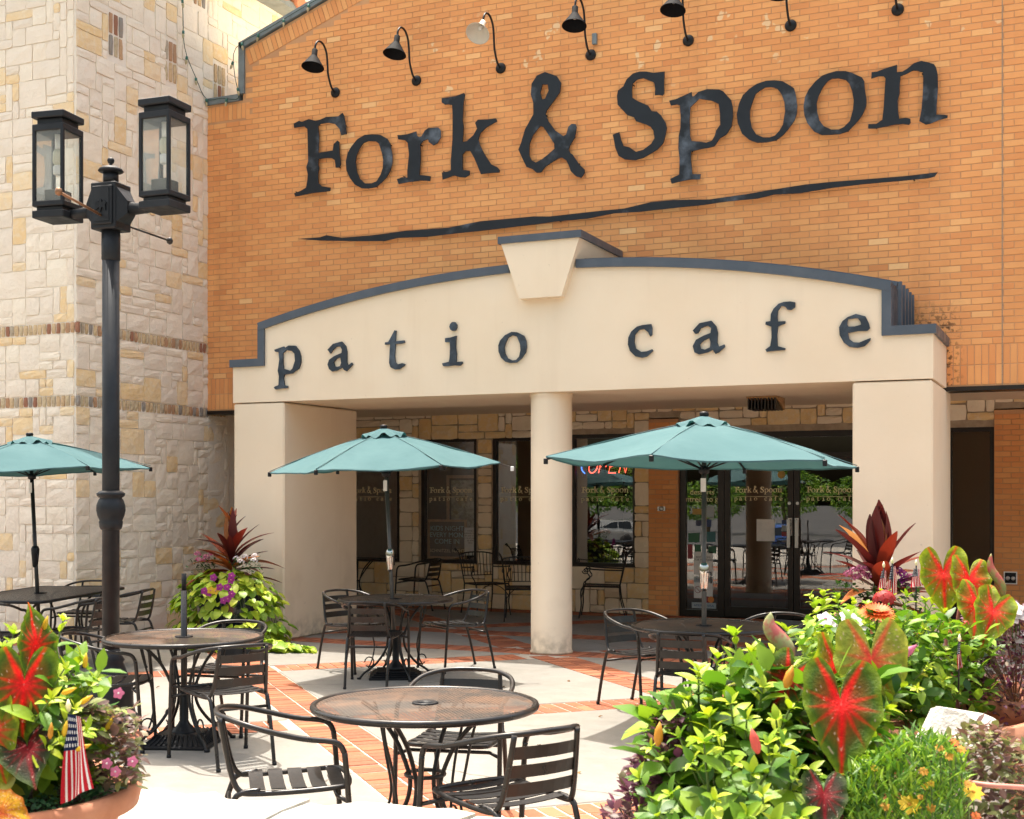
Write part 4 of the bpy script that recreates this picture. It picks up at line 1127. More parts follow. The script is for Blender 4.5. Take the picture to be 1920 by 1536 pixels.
for dx, c in ((-.025, 0), (.025, 1)): b.lathe([(.0005, 0), (.045, 0), (.045, .002)], 20, m=c, M=Matrix.Translation((-4.89 + dx, ys_ - .003 - c * .001, .235)) @ Matrix.Rotation(R(90), 4, 'X'))
b.obj('card_logo', [SB['red'], SB['orange']], ef)
# paper list, seal and pull plates on the doors
card('notice', DOOR[0], -4.22, -3.97, 1.06, 1.36, YW + .082, MT['paper'])
b = MB(); b.lathe([(.0005, 0), (.055, 0), (.055, .002)], 8, M=Matrix.Translation((-3.88, YW + .080, 1.97)) @ Matrix.Rotation(R(90), 4, 'X')); b.obj('seal_sticker', SB['yellow'], DOOR[0])
card('sticker', DOOR[0], -3.875, -3.80, 1.20, 1.28, YW + .082, SB['pale']); card('sticker', DOOR[0], -3.875, -3.80, 1.29, 1.35, YW + .082, SB['blue']); card('sticker', DOOR[0], -3.875, -3.80, 1.13, 1.19, YW + .082, SB['red'])
for d, x in ((DOOR[0], -3.755), (DOOR[1], -3.665)):
    card('pull_plate', d, x - .028, x + .028, 1.14, 1.38, dy0 + .008, MT['paper'])
    text_mesh('pull_print', 'P\nU\nL\nL', .058, MT['ink'], d, (x, dy0 + .003, 1.325))

# OPEN neon behind the window
neon = thing('neon_sign', 'glowing red OPEN neon sign with blue ring inside the window', 'neon sign', (-6.45, YW + .30, 2.015))
def neon_tube(name, pts, m_):
    b = MB(); b.tube(pts, .0085, 6); return b.obj(name, m_, neon)
def L(pts, ox): return [(ox + x + .25 * z, 0, z) for x, z in pts]
hh = .185
circ = [(.065 + .065 * math.cos(a), hh / 2 + hh / 2 * math.sin(a)) for a in [2 * math.pi * k / 20 for k in range(21)]]
neon_tube('letter', L(circ, -.33), MT['neon_red'])
neon_tube('letter', L([(0, 0), (0, hh), (.09, hh), (.11, hh * .75), (.09, hh * .5), (0, hh * .5)], -.16), MT['neon_red'])
neon_tube('letter', L([(.11, 0), (0, 0), (0, hh / 2), (.09, hh / 2), (0, hh / 2), (0, hh), (.11, hh)], -.005), MT['neon_red'])
neon_tube('letter', L([(0, 0), (0, hh), (.10, 0), (.10, hh)], .155), MT['neon_red'])
neon_tube('ring', [(-.03 + .40 * math.cos(a), .01, .08 + .17 * math.sin(a)) for a in [R(35) + R(175) * k / 24 for k in range(25)]], MT['neon_blue'])
b = MB(); b.box(-.42, .38, .03, .05, -.07, .23); b.obj('backing', MT['black'], neon)

# chalkboard, framed picture and notice behind the second window
cb = thing('chalkboard', 'wood framed chalkboard with chalk lettering standing inside the window', 'chalkboard', (-8.98, YW + .13, .66))
b = MB(); bar_frame(b, -.36, .30, .06, .66, .035, 0, .03); b.obj('frame', MT['wood'], cb)
b = MB(); b.box(-.33, .27, .012, .025, .09, .63); b.obj('board', MT['slate'], cb)
chalk = mat('chalk', (0.28, 0.55, 0.60), 0.9); chalkw = mat('chalk_pale', (0.72, 0.62, 0.42), 0.9)
text_mesh('chalk_lettering', 'KIDS NIGHT\nEVERY MON.\nCOME IN', .105, chalk, cb, (-.03, .006, .49))
text_mesh('chalk_lettering', 'SCHNITZEL NIGHT', .07, chalkw, cb, (-.03, .006, .16))
nt_ = thing('posted_notice', 'white printed notice taped inside the window beside the chalkboard', 'notice', (-8.60, YW + .11, .78))
b = MB(); b.box(-.10, .10, 0, .003, 0, .42); b.obj('sheet', MT['paper'], nt_)
text_mesh('print', '* AVISO *\nProhibido fumar\nen esta area\ny en el patio\nde este\nlocal', .038, MT['ink'], nt_, (0, -.002, .36))
fr = thing('framed_picture', 'pale framed garden picture hanging inside behind the second window', 'picture', (-8.86, YW + .45, 1.05))
b = MB(); bar_frame(b, -.32, .30, 0, .95, .045, 0, .03); b.obj('frame', MT['wood'], fr)
b = MB(); b.box(-.24, .22, .01, .02, .08, .87); b.obj('print', mat('garden_print', (0.20, 0.22, 0.14), 0.7, mottle=[(9, (0.50, 0.52, 0.44), 0.9, 0.45, 0.6), (25, (0.10, 0.10, 0.12), 0.7, 0.5, 0.65)]), fr)
b = MB(); b.box(-.275, .255, .02, .026, .045, .905); b.obj('mount', MT['interior'], fr)

# small wall fittings
o = thing('door_bell', 'small round metal bell plate on the brick pier beside the door', 'bell', (-5.545, YW - .028, 1.50))
b = MB(); b.box(-.055, .055, -.012, 0, -.03, .03); b.lathe([(.035, 0), (.035, .012), (.02, .02), (.001, .02)], 14, M=Matrix.Translation((0, -.011, 0)) @ Matrix.Rotation(R(90), 4, 'X')); b.obj('plate', MT['steel'], o)
o = thing('outlet_box', 'white framed double outlet on the brick pier at the far right', 'outlet', (-.955, YW - .028, .645))
b = MB(); bar_frame(b, -.08, .08, -.08, .08, .014, -.02, 0); b.obj('frame', MT['white'], o)
b = MB(); b.box(-.066, .066, -.012, 0, -.066, .066); b.obj('plate', MT['black'], o)
for sx in (-1, 1):
    b = MB(); b.lathe([(.027, 0), (.027, .008), (.018, .01)], 14, M=Matrix.Translation((sx * .032, -.012, -.005)) @ Matrix.Rotation(R(90), 4, 'X')); b.obj('socket', MT['steel'], o)
o = thing('junction_box', 'small grey metal box on the brick beside the fourth gooseneck lamp', 'box', (-5.172, YB, 6.87))
b = MB(); b.bevbox(-.027, .027, -.04, 0, -.062, .062, .005); b.obj('box', MT['coping_top'], o)

# ------------------------------------------------------------------ gooseneck lamps
def gooseneck(x, z, label, flip=False, lean=0.0):
    t = thing('gooseneck_lamp', label, 'wall lamp', (x, YB, z), 0, 'gooseneck lamps above the sign')
    b = MB(); b.lathe([(.062, 0), (.064, .012), (.058, .022), (.040, .030), (.02, .036), (.001, .036)], 20, M=Matrix.Rotation(R(90), 4, 'X'))
    fix_normals(b.obj('wall_plate', MT['black'], t))
    p = spline([(0, -.03, 0), (-.005, -.10, .05), (-.01, -.16, .18), (-.012, -.175, .33), (-.014, -.20, .45), (-.017, -.27, .525), (-.02, -.36, .53), (-.022, -.425, .47), (-.022, -.44, .385)], 5)
    b = MB(); b.tube(p, .0125, 8); b.obj('arm', MT['black'], t)
    tilt = Matrix.Translation((-.022, -.44, .40)) @ Matrix.Rotation(R(lean), 4, 'Y') @ Matrix.Rotation(R(-40 if flip else -12), 4, 'X')
    b = MB(); b.lathe([(.018, .015), (.034, 0), (.036, -.075), (.042, -.085), (.135, -.225), (.139, -.232), (.132, -.228), (.040, -.09)], 26, M=tilt)
    sh = b.obj('shade', [MT['shade_black'] if not flip else MT['shade_reflecting']], t)
    b = MB(); b.lathe([(.001, -.15), (.022, -.14), (.026, -.12), (.02, -.085)], 12, M=tilt); b.obj('bulb', MT['white'], t)
    return t
MT['shade_black'] = mat('dull_black_enamel', (0.006, 0.0065, 0.008), 0.75, spec=0.12)
MT['shade_reflecting'] = mat('enamel_painted_reflection', (0.62, 0.58, 0.50), 0.4)  # white inside; the pale outside stands in for reflected light
ordn = ['first gooseneck lamp from the left, above the F', 'second gooseneck lamp from the left, above the o and r', 'third gooseneck lamp, shade turned to the camera with reflected light painted pale', 'fourth gooseneck lamp from the left, right of the ampersand top',
        'fifth gooseneck lamp from the left, above the S', 'sixth gooseneck lamp, cut by the top edge of the picture', 'rightmost gooseneck lamp, only its wall plate and arm foot in view']
for k, x in enumerate((-8.613, -7.471, -6.351, -5.224, -4.077, -2.949, -1.844)):
    gooseneck(x, 6.70, 'black ' + ordn[k], flip=(k == 2), lean=(0, 3, 0, -2, 2, 4, 0)[k])

# string of lights along the coping and down the tower corner
sl = thing('string_lights', 'green wired string of small glass bulbs along the roof coping', 'string lights', (0, 0, 0))
pts = [(-10.50, 13.2, 9.0), (-10.50, 13.25, 8.4), (-10.49, 13.3, 7.8), (-10.50, 13.35, 7.35), (-10.52, 13.6, 7.05), (-10.54, 13.84, 6.85), (-10.3, 13.85, 6.83), (-10.04, 13.85, 6.80), (-10.10, 13.85, 7.1), (-10.08, 13.85, 7.45), (-9.6, 13.85, 7.62), (-9.1, 13.85, 7.80), (-8.6, 13.85, 7.97), (-8.0, 13.85, 8.18)]
pp = spline(pts, 4)
b = MB(); b.tube(pp, .005, 5); b.obj('wire', mat('green_wire', (0.02, 0.06, 0.045), 0.5), sl)
gsock = mat('green_socket', (0.03, 0.14, 0.11), 0.5); bulb = mat('amber_bulb', (0.55, 0.48, 0.30), 0.15, transl=0.3)
dist = 0
for i in range(1, len(pp)):
    dist += (pp[i] - pp[i - 1]).length
    if dist > 0.27:
        dist = 0
        b = MB(); q = pp[i]; M = Matrix.Translation(q) @ Matrix.Rotation(rnd.uniform(-.6, .6), 4, 'Y') @ Matrix.Rotation(R(rnd.uniform(150, 200)), 4, 'X')
        b.lathe([(.001, 0), (.016, .004), (.016, .04), (.010, .045)], 8, M=M, m=0); b.lathe([(.010, .045), (.018, .06), (.014, .09), (.001, .11)], 8, M=M, m=1)
        b.obj('bulb', [gsock, bulb], sl)
# ------------------------------------------------------------------ patio chairs (slatted stacking armchairs); front faces +Y locally
def chair_proto():
    t = thing('patio_chair', 'x', 'chair')
    r = .0125
    W, SW = .265, .215          # half width at arms, half width of seat
    for s in (-1, 1):
        # front leg rising into the arm
        b = MB(); b.tube(spline([(s * W, .27, 0), (s * W, .255, .22), (s * W, .235, .50), (s * W, .225, .60)], 4), r, 8)
        o = b.obj('leg', MT['bronze'], t)
        b = MB(); b.lathe([(.001, 0), (.015, 0), (.015, .02), (.001, .02)], 10, (s * W, .27, 0)); b.obj('foot_cap', MT['black'], o)
        # rear leg
        b = MB(); b.tube(spline([(s * SW * .86, -.335, 0), (s * SW * .87, -.29, .20), (s * SW * .88, -.235, .39), (s * SW * .89, -.20, .435), (s * SW * .90, -.12, .445)], 4), r, 8)
        o = b.obj('leg', MT['bronze'], t)
        b = MB(); b.lathe([(.001, 0), (.015, 0), (.015, .02), (.001, .02)], 10, (s * SW * .86, -.335, 0)); b.obj('foot_cap', MT['black'], o)
    # continuous arm and top rail
    half = [(W, .225, .60), (W, .205, .635), (W + .002, .165, .652), (W + .004, .05, .668), (W, -.08, .70), (W - .03, -.18, .728), (W - .10, -.255, .746), (.09, -.292, .752)]
    path = half + [(0, -.30, .754)] + [(-x, y, z) for x, y, z in half[::-1]]
    b = MB(); b.tube(spline(path, 4), r, 8); b.obj('arm_rail', MT['bronze'], t)
    # back uprights run down and turn forward into the seat rails
    for s in (-1, 1):
        b = MB(); b.tube(spline([(s * .155, -.285, .748), (s * .165, -.262, .62), (s * .175, -.235, .50), (s * .185, -.205, .445), (s * .195, -.15, .432), (s * .205, .05, .436), (s * .205, .20, .445), (s * .18, .245, .447), (s * .10, .262, .447), (0, .265, .447)], 4), r * .95, 8)
        b.obj('seat_rail', MT['bronze'], t)
    # seat slats across
    for k in range(5):
        y = lerp(-.13, .215, k / 4)
        b = MB(); n = 6; vs = []; fs = []
        for i in range(n + 1):
            x = lerp(-.205, .205, i / n); dz = -.012 * (1 - (2 * i / n - 1) ** 2)
            for yy, zz in ((-.031, 0), (.031, 0), (.031, -.004), (-.031, -.004)): vs.append((x, y + yy, .452 + dz + zz))
        for i in range(n):
            for j in range(4): fs.append((i * 4 + j, (i + 1) * 4 + j, (i + 1) * 4 + (j + 1) % 4, i * 4 + (j + 1) % 4))
        b.add(vs, fs); fix_normals(b.obj('seat_slat', MT['seat_mesh'], t))
    # back slats
    for k in range(3):
        z0 = .525 + k * .075; b = MB(); n = 6; vs = []; fs = []
        for i in range(n + 1):
            u = 2 * i / n - 1; x = u * (.172 - k * .004); bow = -.022 * (1 - u * u)
            yb = lerp(-.228, -.282, (z0 - .50) / .25) + bow
            for dz, dy in ((-.026, 0), (.026, -.011), (.026, -.015), (-.026, -.004)): vs.append((x, yb + dy + .003, z0 + dz))
        for i in range(n):
            for j in range(4): fs.append((i * 4 + j, (i + 1) * 4 + j, (i + 1) * 4 + (j + 1) % 4, i * 4 + (j + 1) % 4))
        b.add(vs, fs); fix_normals(b.obj('back_slat', MT['slat'], t))
    b = MB(); b.tube([(-.19, -.245, .36), (.19, -.245, .36)], .0095, 8); b.obj('stretcher', MT['bronze'], t)
    b = MB(); b.tube([(-.262, .24, .395), (-.205, .20, .41), (.205, .20, .41), (.262, .24, .395)], .0095, 8); b.obj('stretcher', MT['bronze'], t)
    return t
CH = chair_proto(); index_children()
first = True
def put_chair(x, y, fx, fy, label, group, dy=0.0):
    global first
    o = CH if first else copy_tree(CH)
    first = False
    o.location = (x, y, 0); o.rotation_euler = (0, 0, math.atan2(fy, fx) - math.pi / 2)
    tag(o, label, 'chair', group)
    return o
GR = 'slatted metal patio chairs'
CHAIRS = [
    (-6.52, 10.88, .93, -.25, 'slatted chair left of the middle umbrella table, beside the vine'),
    (-5.86, 10.10, -.30, .95, 'slatted chair with its back to the camera at the middle umbrella table'),
    (-5.66, 11.32, -.55, -.84, 'slatted chair right of the middle umbrella table, turned to the left'),
    (-5.05, 6.82, -.86, .50, 'slatted chair with back to camera at the rusty table holding a bare pole'),
    (-5.70, 7.70, .15, -.98, 'slatted chair behind the rusty table holding a bare pole'),
    (-6.03, 6.86, .86, .50, 'slatted chair left of the bare-pole table, partly behind the lamp post'),
    (-3.21, 4.78, .80, .60, 'empty slatted chair in the left foreground, seen from its side'),
    (-2.22, 4.90, -.86, .51, 'slatted chair in the front centre with its back to the right'),
    (-2.97, 5.98, .22, -.97, 'slatted chair behind the foreground rusty table without umbrella'),
    (-3.27, 9.88, .87, -.48, 'slatted chair left of the right-hand umbrella table, near the column'),
    (-2.57, 8.80, -.06, 1.0, 'slatted chair with back to camera at the right-hand umbrella table'),
    (-2.30, 9.98, -.45, -.9, 'slatted chair mostly hidden right of the right-hand umbrella table'),
    (-8.52, 9.32, -.95, -.10, 'slatted chair with back to camera at the long black table'),
    (-8.82, 10.22, -.95, -.3, 'slatted chair at the right end of the long black table, against the stone'),
    (-8.92, 8.62, -.45, .9, 'slatted chair cut by the left picture edge at the long black table'),
    (-9.85, 10.85, .3, -.95, 'slatted chair on the far side of the long black table by the tower'),
    (-9.12, 17.05, -1.0, .05, 'black slatted chair in the porch shade beside the window with chalkboard'),
]
for c in CHAIRS: put_chair(*c[:4], c[4], GR)

# ------------------------------------------------------------------ round mesh tables with scrolled legs
def round_table(x, y, label, mt, rz=0.0, R_=.52, hole=True):
    t = thing('patio_table', label, 'table', (x, y, 0), rz, 'round mesh patio tables')
    b = MB(); n = 56; H = .725
    rings = [(.035, H), (.18, H + .001), (R_ * .6, H + .001), (R_ - .012, H)]
    vs = [(r * math.cos(2 * math.pi * j / n), r * math.sin(2 * math.pi * j / n), z) for r, z in rings for j in range(n)]
    fs = [(i * n + j, (i + 1) * n + j, (i + 1) * n + (j + 1) % n, i * n + (j + 1) % n) for i in range(len(rings) - 1) for j in range(n)]
    b.add(vs, fs); b.obj('mesh_top', mt, t)
    b = MB(); b.tube([(R_ * math.cos(2 * math.pi * j / n), R_ * math.sin(2 * math.pi * j / n), H - .008) for j in range(n)], .017, 8, closed=True); b.obj('rim', MT['bronze'], t)
    b = MB(); b.lathe([(.030, H - .03), (.032, H + .004), (.058, H + .008), (.062, H + .002), (.055, H - .004)], 24); b.obj('hole_ring', MT['black'], t)
    for k in range(4):
        a = math.pi / 4 + k * math.pi / 2
        d = Vector((math.cos(a), math.sin(a), 0)); z = Vector((0, 0, 1))
        pts = [d * .34 + z * .71, d * .26 + z * .66, d * .16 + z * .55, d * .095 + z * .42, d * .08 + z * .34, d * .11 + z * .24, d * .20 + z * .13, d * .31 + z * .055, d * .36 + z * .0]
        b = MB(); b.tube(spline(pts, 4), .011, 8)
        e = d.cross(z)
        pts2 = [d * .30 + e * .04 + z * .71, d * .27 + e * .05 + z * .60, d * .23 + e * .035 + z * .45, d * .20 + e * .03 + z * .30, d * .23 + e * .01 + z * .17, d * .27 + z * .10]
        b.tube(spline(pts2, 4), .007, 6)
        sc = [d * (.26 + .045 * math.cos(q)) + z * (.155 + .045 * math.sin(q)) for q in [i * .5 for i in range(12)]]
        b.tube(sc, .006, 6)
        b.obj('leg', MT['iron'], t)
        b = MB(); b.lathe([(.001, 0), (.02, 0), (.02, .018), (.001, .018)], 10, tuple(d * .36)); b.obj('foot', MT['black'], t)
    b = MB(); b.tube([(.09 * math.cos(q), .09 * math.sin(q), .40) for q in [2 * math.pi * i / 20 for i in range(20)]], .009, 6, closed=True); b.obj('leg_ring', MT['iron'], t)
    return t
round_table(-5.623, 7.141, 'round rusty brown mesh table with a bare pole through its centre', MT['table_mesh'], .3)
round_table(-5.909, 10.583, 'round dark mesh table under the middle teal umbrella', MT['table_mesh_dark'], .1)
round_table(-2.808, 5.306, 'round rusty mesh table in the foreground, without umbrella', MT['table_mesh'], .75, .51)
round_table(-2.616, 9.322, 'round brown mesh table under the right-hand teal umbrella', MT['table_mesh_dark'], .5)

# long black table at the tower
t = thing('long_table', 'long black rounded rectangular mesh table beside the stone tower', 'table', (-9.42, 9.76, 0), math.atan2(-.95, .3))
def rrect(hx, hy, r, n=6):
    out = []
    for cx, cy, a0 in ((hx - r, hy - r, 0), (-hx + r, hy - r, 90), (-hx + r, -hy + r, 180), (hx - r, -hy + r, 270)):
        out += [(cx + r * math.cos(R(a0 + 90 * i / n)), cy + r * math.sin(R(a0 + 90 * i / n))) for i in range(n + 1)]
    return out
rr_ = rrect(.95, .48, .12)
b = MB(); b.plate([rr_, [(.03 * math.cos(2 * math.pi * i / 12), .03 * math.sin(2 * math.pi * i / 12)) for i in range(12)]], lambda u, v, w: (u, v, w), .725, .722); b.obj('mesh_top', MT['table_black'], t)
b = MB(); b.tube([(p[0], p[1], .716) for p in rr_], .015, 8, closed=True); b.obj('rim', MT['black'], t)
b = MB(); b.lathe([(.028, .70), (.03, .73), (.06, .735), (.062, .728)], 20); b.obj('hole_ring', MT['black'], t)
for sx in (-1, 1):
    for sy in (-1, 1):
        b = MB(); b.tube(spline([(sx * .62, sy * .30, .71), (sx * .60, sy * .20, .60), (sx * .60, sy * .14, .42), (sx * .62, sy * .2, .2), (sx * .66, sy * .36, 0)], 4), .012, 8); b.obj('leg', MT['iron'], t)

# ------------------------------------------------------------------ umbrellas
MT['canopy_seam'] = mat('teal_seam', (0.07, 0.14, 0.15), 0.9)
def umbrella(x, y, ztop, zrim, R_, rz, label, pole_mat, tilt=(0, 0), pole_lean=(0, 0), bare=None, nseg=6, knob=MT['chrome']):
    t = thing('patio_umbrella', label, 'umbrella', (x, y, 0), 0, 'teal patio umbrellas')
    b = MB(); lx, ly = pole_lean
    b.tube([(0, 0, .05), (lx * .3, ly * .3, .74), (lx, ly, ztop + .02)], .019, 10); b.obj('pole', pole_mat, t)
    kz = 1.10
    b = MB(); b.lathe([(.02, -.12), (.026, -.10), (.036, .0), (.040, .06), (.03, .085), (.02, .09)], 14, (lx * kz / ztop, ly * kz / ztop, kz)); o = b.obj('crank_housing', knob, t)
    b = MB(); kx_, ky_ = lx * kz / ztop, ly * kz / ztop; b.tube([(kx_ + .025, ky_ - .01, kz + .02), (kx_ + .06, ky_ - .03, kz + .02), (kx_ + .062, ky_ - .03, kz - .06)], .006, 6); b.obj('crank', MT['black'], o)
    b = MB(); b.box(lx * .8 - .020, lx * .8 + .020, ly * .8 - .0215, ly * .8 - .020, zrim - .22, zrim - .12); b.obj('label_sticker', MT['paper'], t)
    T = Matrix.Translation((lx, ly, 0)) @ Matrix.Translation((0, 0, ztop)) @ Matrix.Rotation(tilt[0], 4, 'X') @ Matrix.Rotation(tilt[1], 4, 'Y') @ Matrix.Translation((0, 0, -ztop))
    corners = [(R_ * math.cos(rz + 2 * math.pi * k / nseg), R_ * math.sin(rz + 2 * math.pi * k / nseg)) for k in range(nseg)]
    # canopy: one mesh, panels sag between the ribs
    NU, NV = 16, 12
    b = MB(); rngu = random.Random(int(x * 100))
    for k in range(nseg):
        A = Vector((*corners[k], 0)); B = Vector((*corners[(k + 1) % nseg], 0))
        vs = []
        for i in range(NV + 1):
            v = lerp(.10, 1, i / NV)
            for j in range(NU + 1):
                u = j / NU
                p = A.lerp(B, u) * v
                rim = 4 * u * (1 - u)
                p = p * (1 - .045 * rim * v ** 2)                      # scalloped edge
                z = lerp(ztop, zrim, v) - .012 * math.sin(math.pi * v) * 0 + .02 * math.sin(math.pi * v) - .050 * rim * v * (1 - .50 * v) + .007 * math.sin(7 * u + 5 * v + k) * v + .010 * mnoise.noise(Vector((u * 3.1 + k * 5, v * 4.2, x))) + .005 * mnoise.noise(Vector((u * 11 + k * 5, v * 3, x))) * v
                vs.append(T @ Vector((p.x, p.y, z)))
        fs = [(i * (NU + 1) + j, (i + 1) * (NU + 1) + j, (i + 1) * (NU + 1) + j + 1, i * (NU + 1) + j + 1) for i in range(NV) for j in range(NU)]
        b.add(vs, fs, 0.5, 0, True)
        # hem
        hem = [vs[NV * (NU + 1) + j] for j in range(NU + 1)]
        low = [p - Vector((0, 0, .011)) for p in hem]
        b.add(hem + low, [(j, NU + 1 + j, NU + 2 + j, j + 1) for j in range(NU)], 0.5, 0, True)
    can = b.obj('canopy', MT['canopy'], t)
    # vent cap: wavy second tier
    b = MB(); n = 48; vs = []
    for i in range(4):
        v = i / 3
        for j in range(n):
            a = 2 * math.pi * j / n
            rr = lerp(.03, .20, v) * (1 + .05 * math.cos(nseg * (a - rz)))
            z = ztop + .030 - .070 * v + (.018 * v * v * math.sin(3 * nseg * a / 2 + 1.3 * math.sin(a)) + .012 * v * math.sin(5 * a + x))
            vs.append(T @ Vector((rr * math.cos(a), rr * math.sin(a), z)))
    b.add(vs, [(i * n + j, (i + 1) * n + j, (i + 1) * n + (j + 1) % n, i * n + (j + 1) % n) for i in range(3) for j in range(n)], .5, 0, True)
    b.obj('vent_cap', MT['canopy'], t)
    b = MB(); b.lathe([(.001, .068), (.03, .063), (.036, .05), (.033, .035), (.02, .025)][::-1], 14, (0, 0, ztop), M=T); b.obj('finial', MT['black'], t)
    # ribs and struts
    hubz = zrim - .06
    b = MB(); b.lathe([(.02, -.03), (.04, -.02), (.04, .02), (.02, .03)], 12, (lx * .8, ly * .8, hubz)); b.obj('hub', MT['black'], t)
    for k in range(nseg):
        c = corners[k]
        e = 1.0 if bare != k else 1.10
        p0 = T @ Vector((c[0] * .03, c[1] * .03, ztop - .012)); p1 = T @ Vector((c[0] * e, c[1] * e, lerp(ztop, zrim, e) - .012))
        pm = T @ Vector((c[0] * .5, c[1] * .5, lerp(ztop, zrim, .5) + .003))
        b = MB(); b.tube([T @ Vector((c[0] * q, c[1] * q, lerp(ztop, zrim, q) + .02 * math.sin(math.pi * q) + .004 + .010 * mnoise.noise(Vector((k * 5, q * 4.2, x))))) for q in (.12, .3, .5, .7, .85, 1.0)], .0030, 5); b.obj('seam', MT['canopy_seam'], t)
        b = MB(); b.tube([p0, pm, p1], .0075, 6); o = b.obj('rib', MT['black'] if bare != k else MT['grey_pole'], t)
        b = MB(); b.tube([(lx * .8, ly * .8, hubz), pm], .006, 6); b.obj('strut', MT['black'], o)
        b = MB(); b.bevbox(-.014, .014, -.014, .014, -.035, .008, .004, M=Matrix.Translation(p1)); b.obj('rib_cap', MT['black'] if bare != k else MT['paper'], o)
    return t
umbrella(-9.42, 9.76, 2.235, 1.93, 1.13, R(40), 'teal umbrella over the long black table, cut by the left picture edge', MT['bronze'], (R(1), R(-2)), (-.10, -.04), knob=MT['black'])
umbrella(-5.909, 10.583, 2.275, 1.945, 1.07, R(206), 'faded teal umbrella in the middle with a bare rib end at right', MT['grey_pole'], (R(2), R(-1.5)), (-.10, -.045), bare=3)
umbrella(-2.616, 9.322, 2.235, 1.93, 1.165, R(29), 'teal umbrella on the right in front of the entrance doors', MT['grey_pole'], (R(-1), R(1)), (0, 0))

# umbrella bases
def plate_base(x, y, rz, label, mesh):
    t = thing('umbrella_stand', label, 'umbrella stand', (x, y, 0), rz, 'square umbrella stands')
    b = MB()
    if mesh:
        q = .23
        b.bevbox(-q, q, -q, q, .0, .02, .006)
        b.add([(-q + .02, -q + .02, .02), (q - .02, -q + .02, .02), (q - .02, q - .02, .02), (-q + .02, q - .02, .02), (-.14, -.14, .085), (.14, -.14, .085), (.14, .14, .085), (-.14, .14, .085)],
              [(0, 1, 5, 4), (1, 2, 6, 5), (2, 3, 7, 6), (3, 0, 4, 7), (4, 5, 6, 7)])
        for k in range(12):
            u = lerp(-.20, .20, k / 11)
            for ax in (0, 1):
                for sg in (-1, 1):
                    p = [(u, sg * .205, .026), (u * .7, sg * .145, .088)]
                    if ax: p = [(v, w_, z) for w_, v, z in p]
                    b.tube(p, .0055, 5)
    else:
        for i, (q, z) in enumerate(((.24, .025), (.22, .04), (.20, .055), (.18, .07))):
            b.bevbox(-q, q, -q, q, (0, .0255, .0405, .0555)[i], z, .005)
    b.obj('plate', MT['black'], t)
    b = MB(); b.lathe([(.10, .07), (.075, .10), (.04, .14), (.03, .16), (.03, .36), (.026, .37)], 18); b.obj('socket', MT['black'], t)
    return t
plate_base(-5.623, 7.141, .35, 'square textured umbrella stand under the bare-pole table', True)
plate_base(-5.909, 10.583, .5, 'square stepped umbrella stand under the middle umbrella table', False)
plate_base(-2.616, 9.322, .2, 'square umbrella stand under the right-hand umbrella table', False)
plate_base(-9.42, 9.76, -1.26, 'square umbrella stand under the long black table', False)
t = thing('umbrella_pole', 'bare dark umbrella pole standing in the rusty table', 'pole', (-5.623, 7.141, 0))
b = MB(); b.tube([(0, 0, .06), (0, 0, 1.04)], .021, 12); b.obj('lower_pole', MT['bronze'], t)
b = MB(); b.tube([(0, 0, 1.04), (0, 0, 1.155)], .0165, 12); b.obj('upper_stub', MT['black'], t)

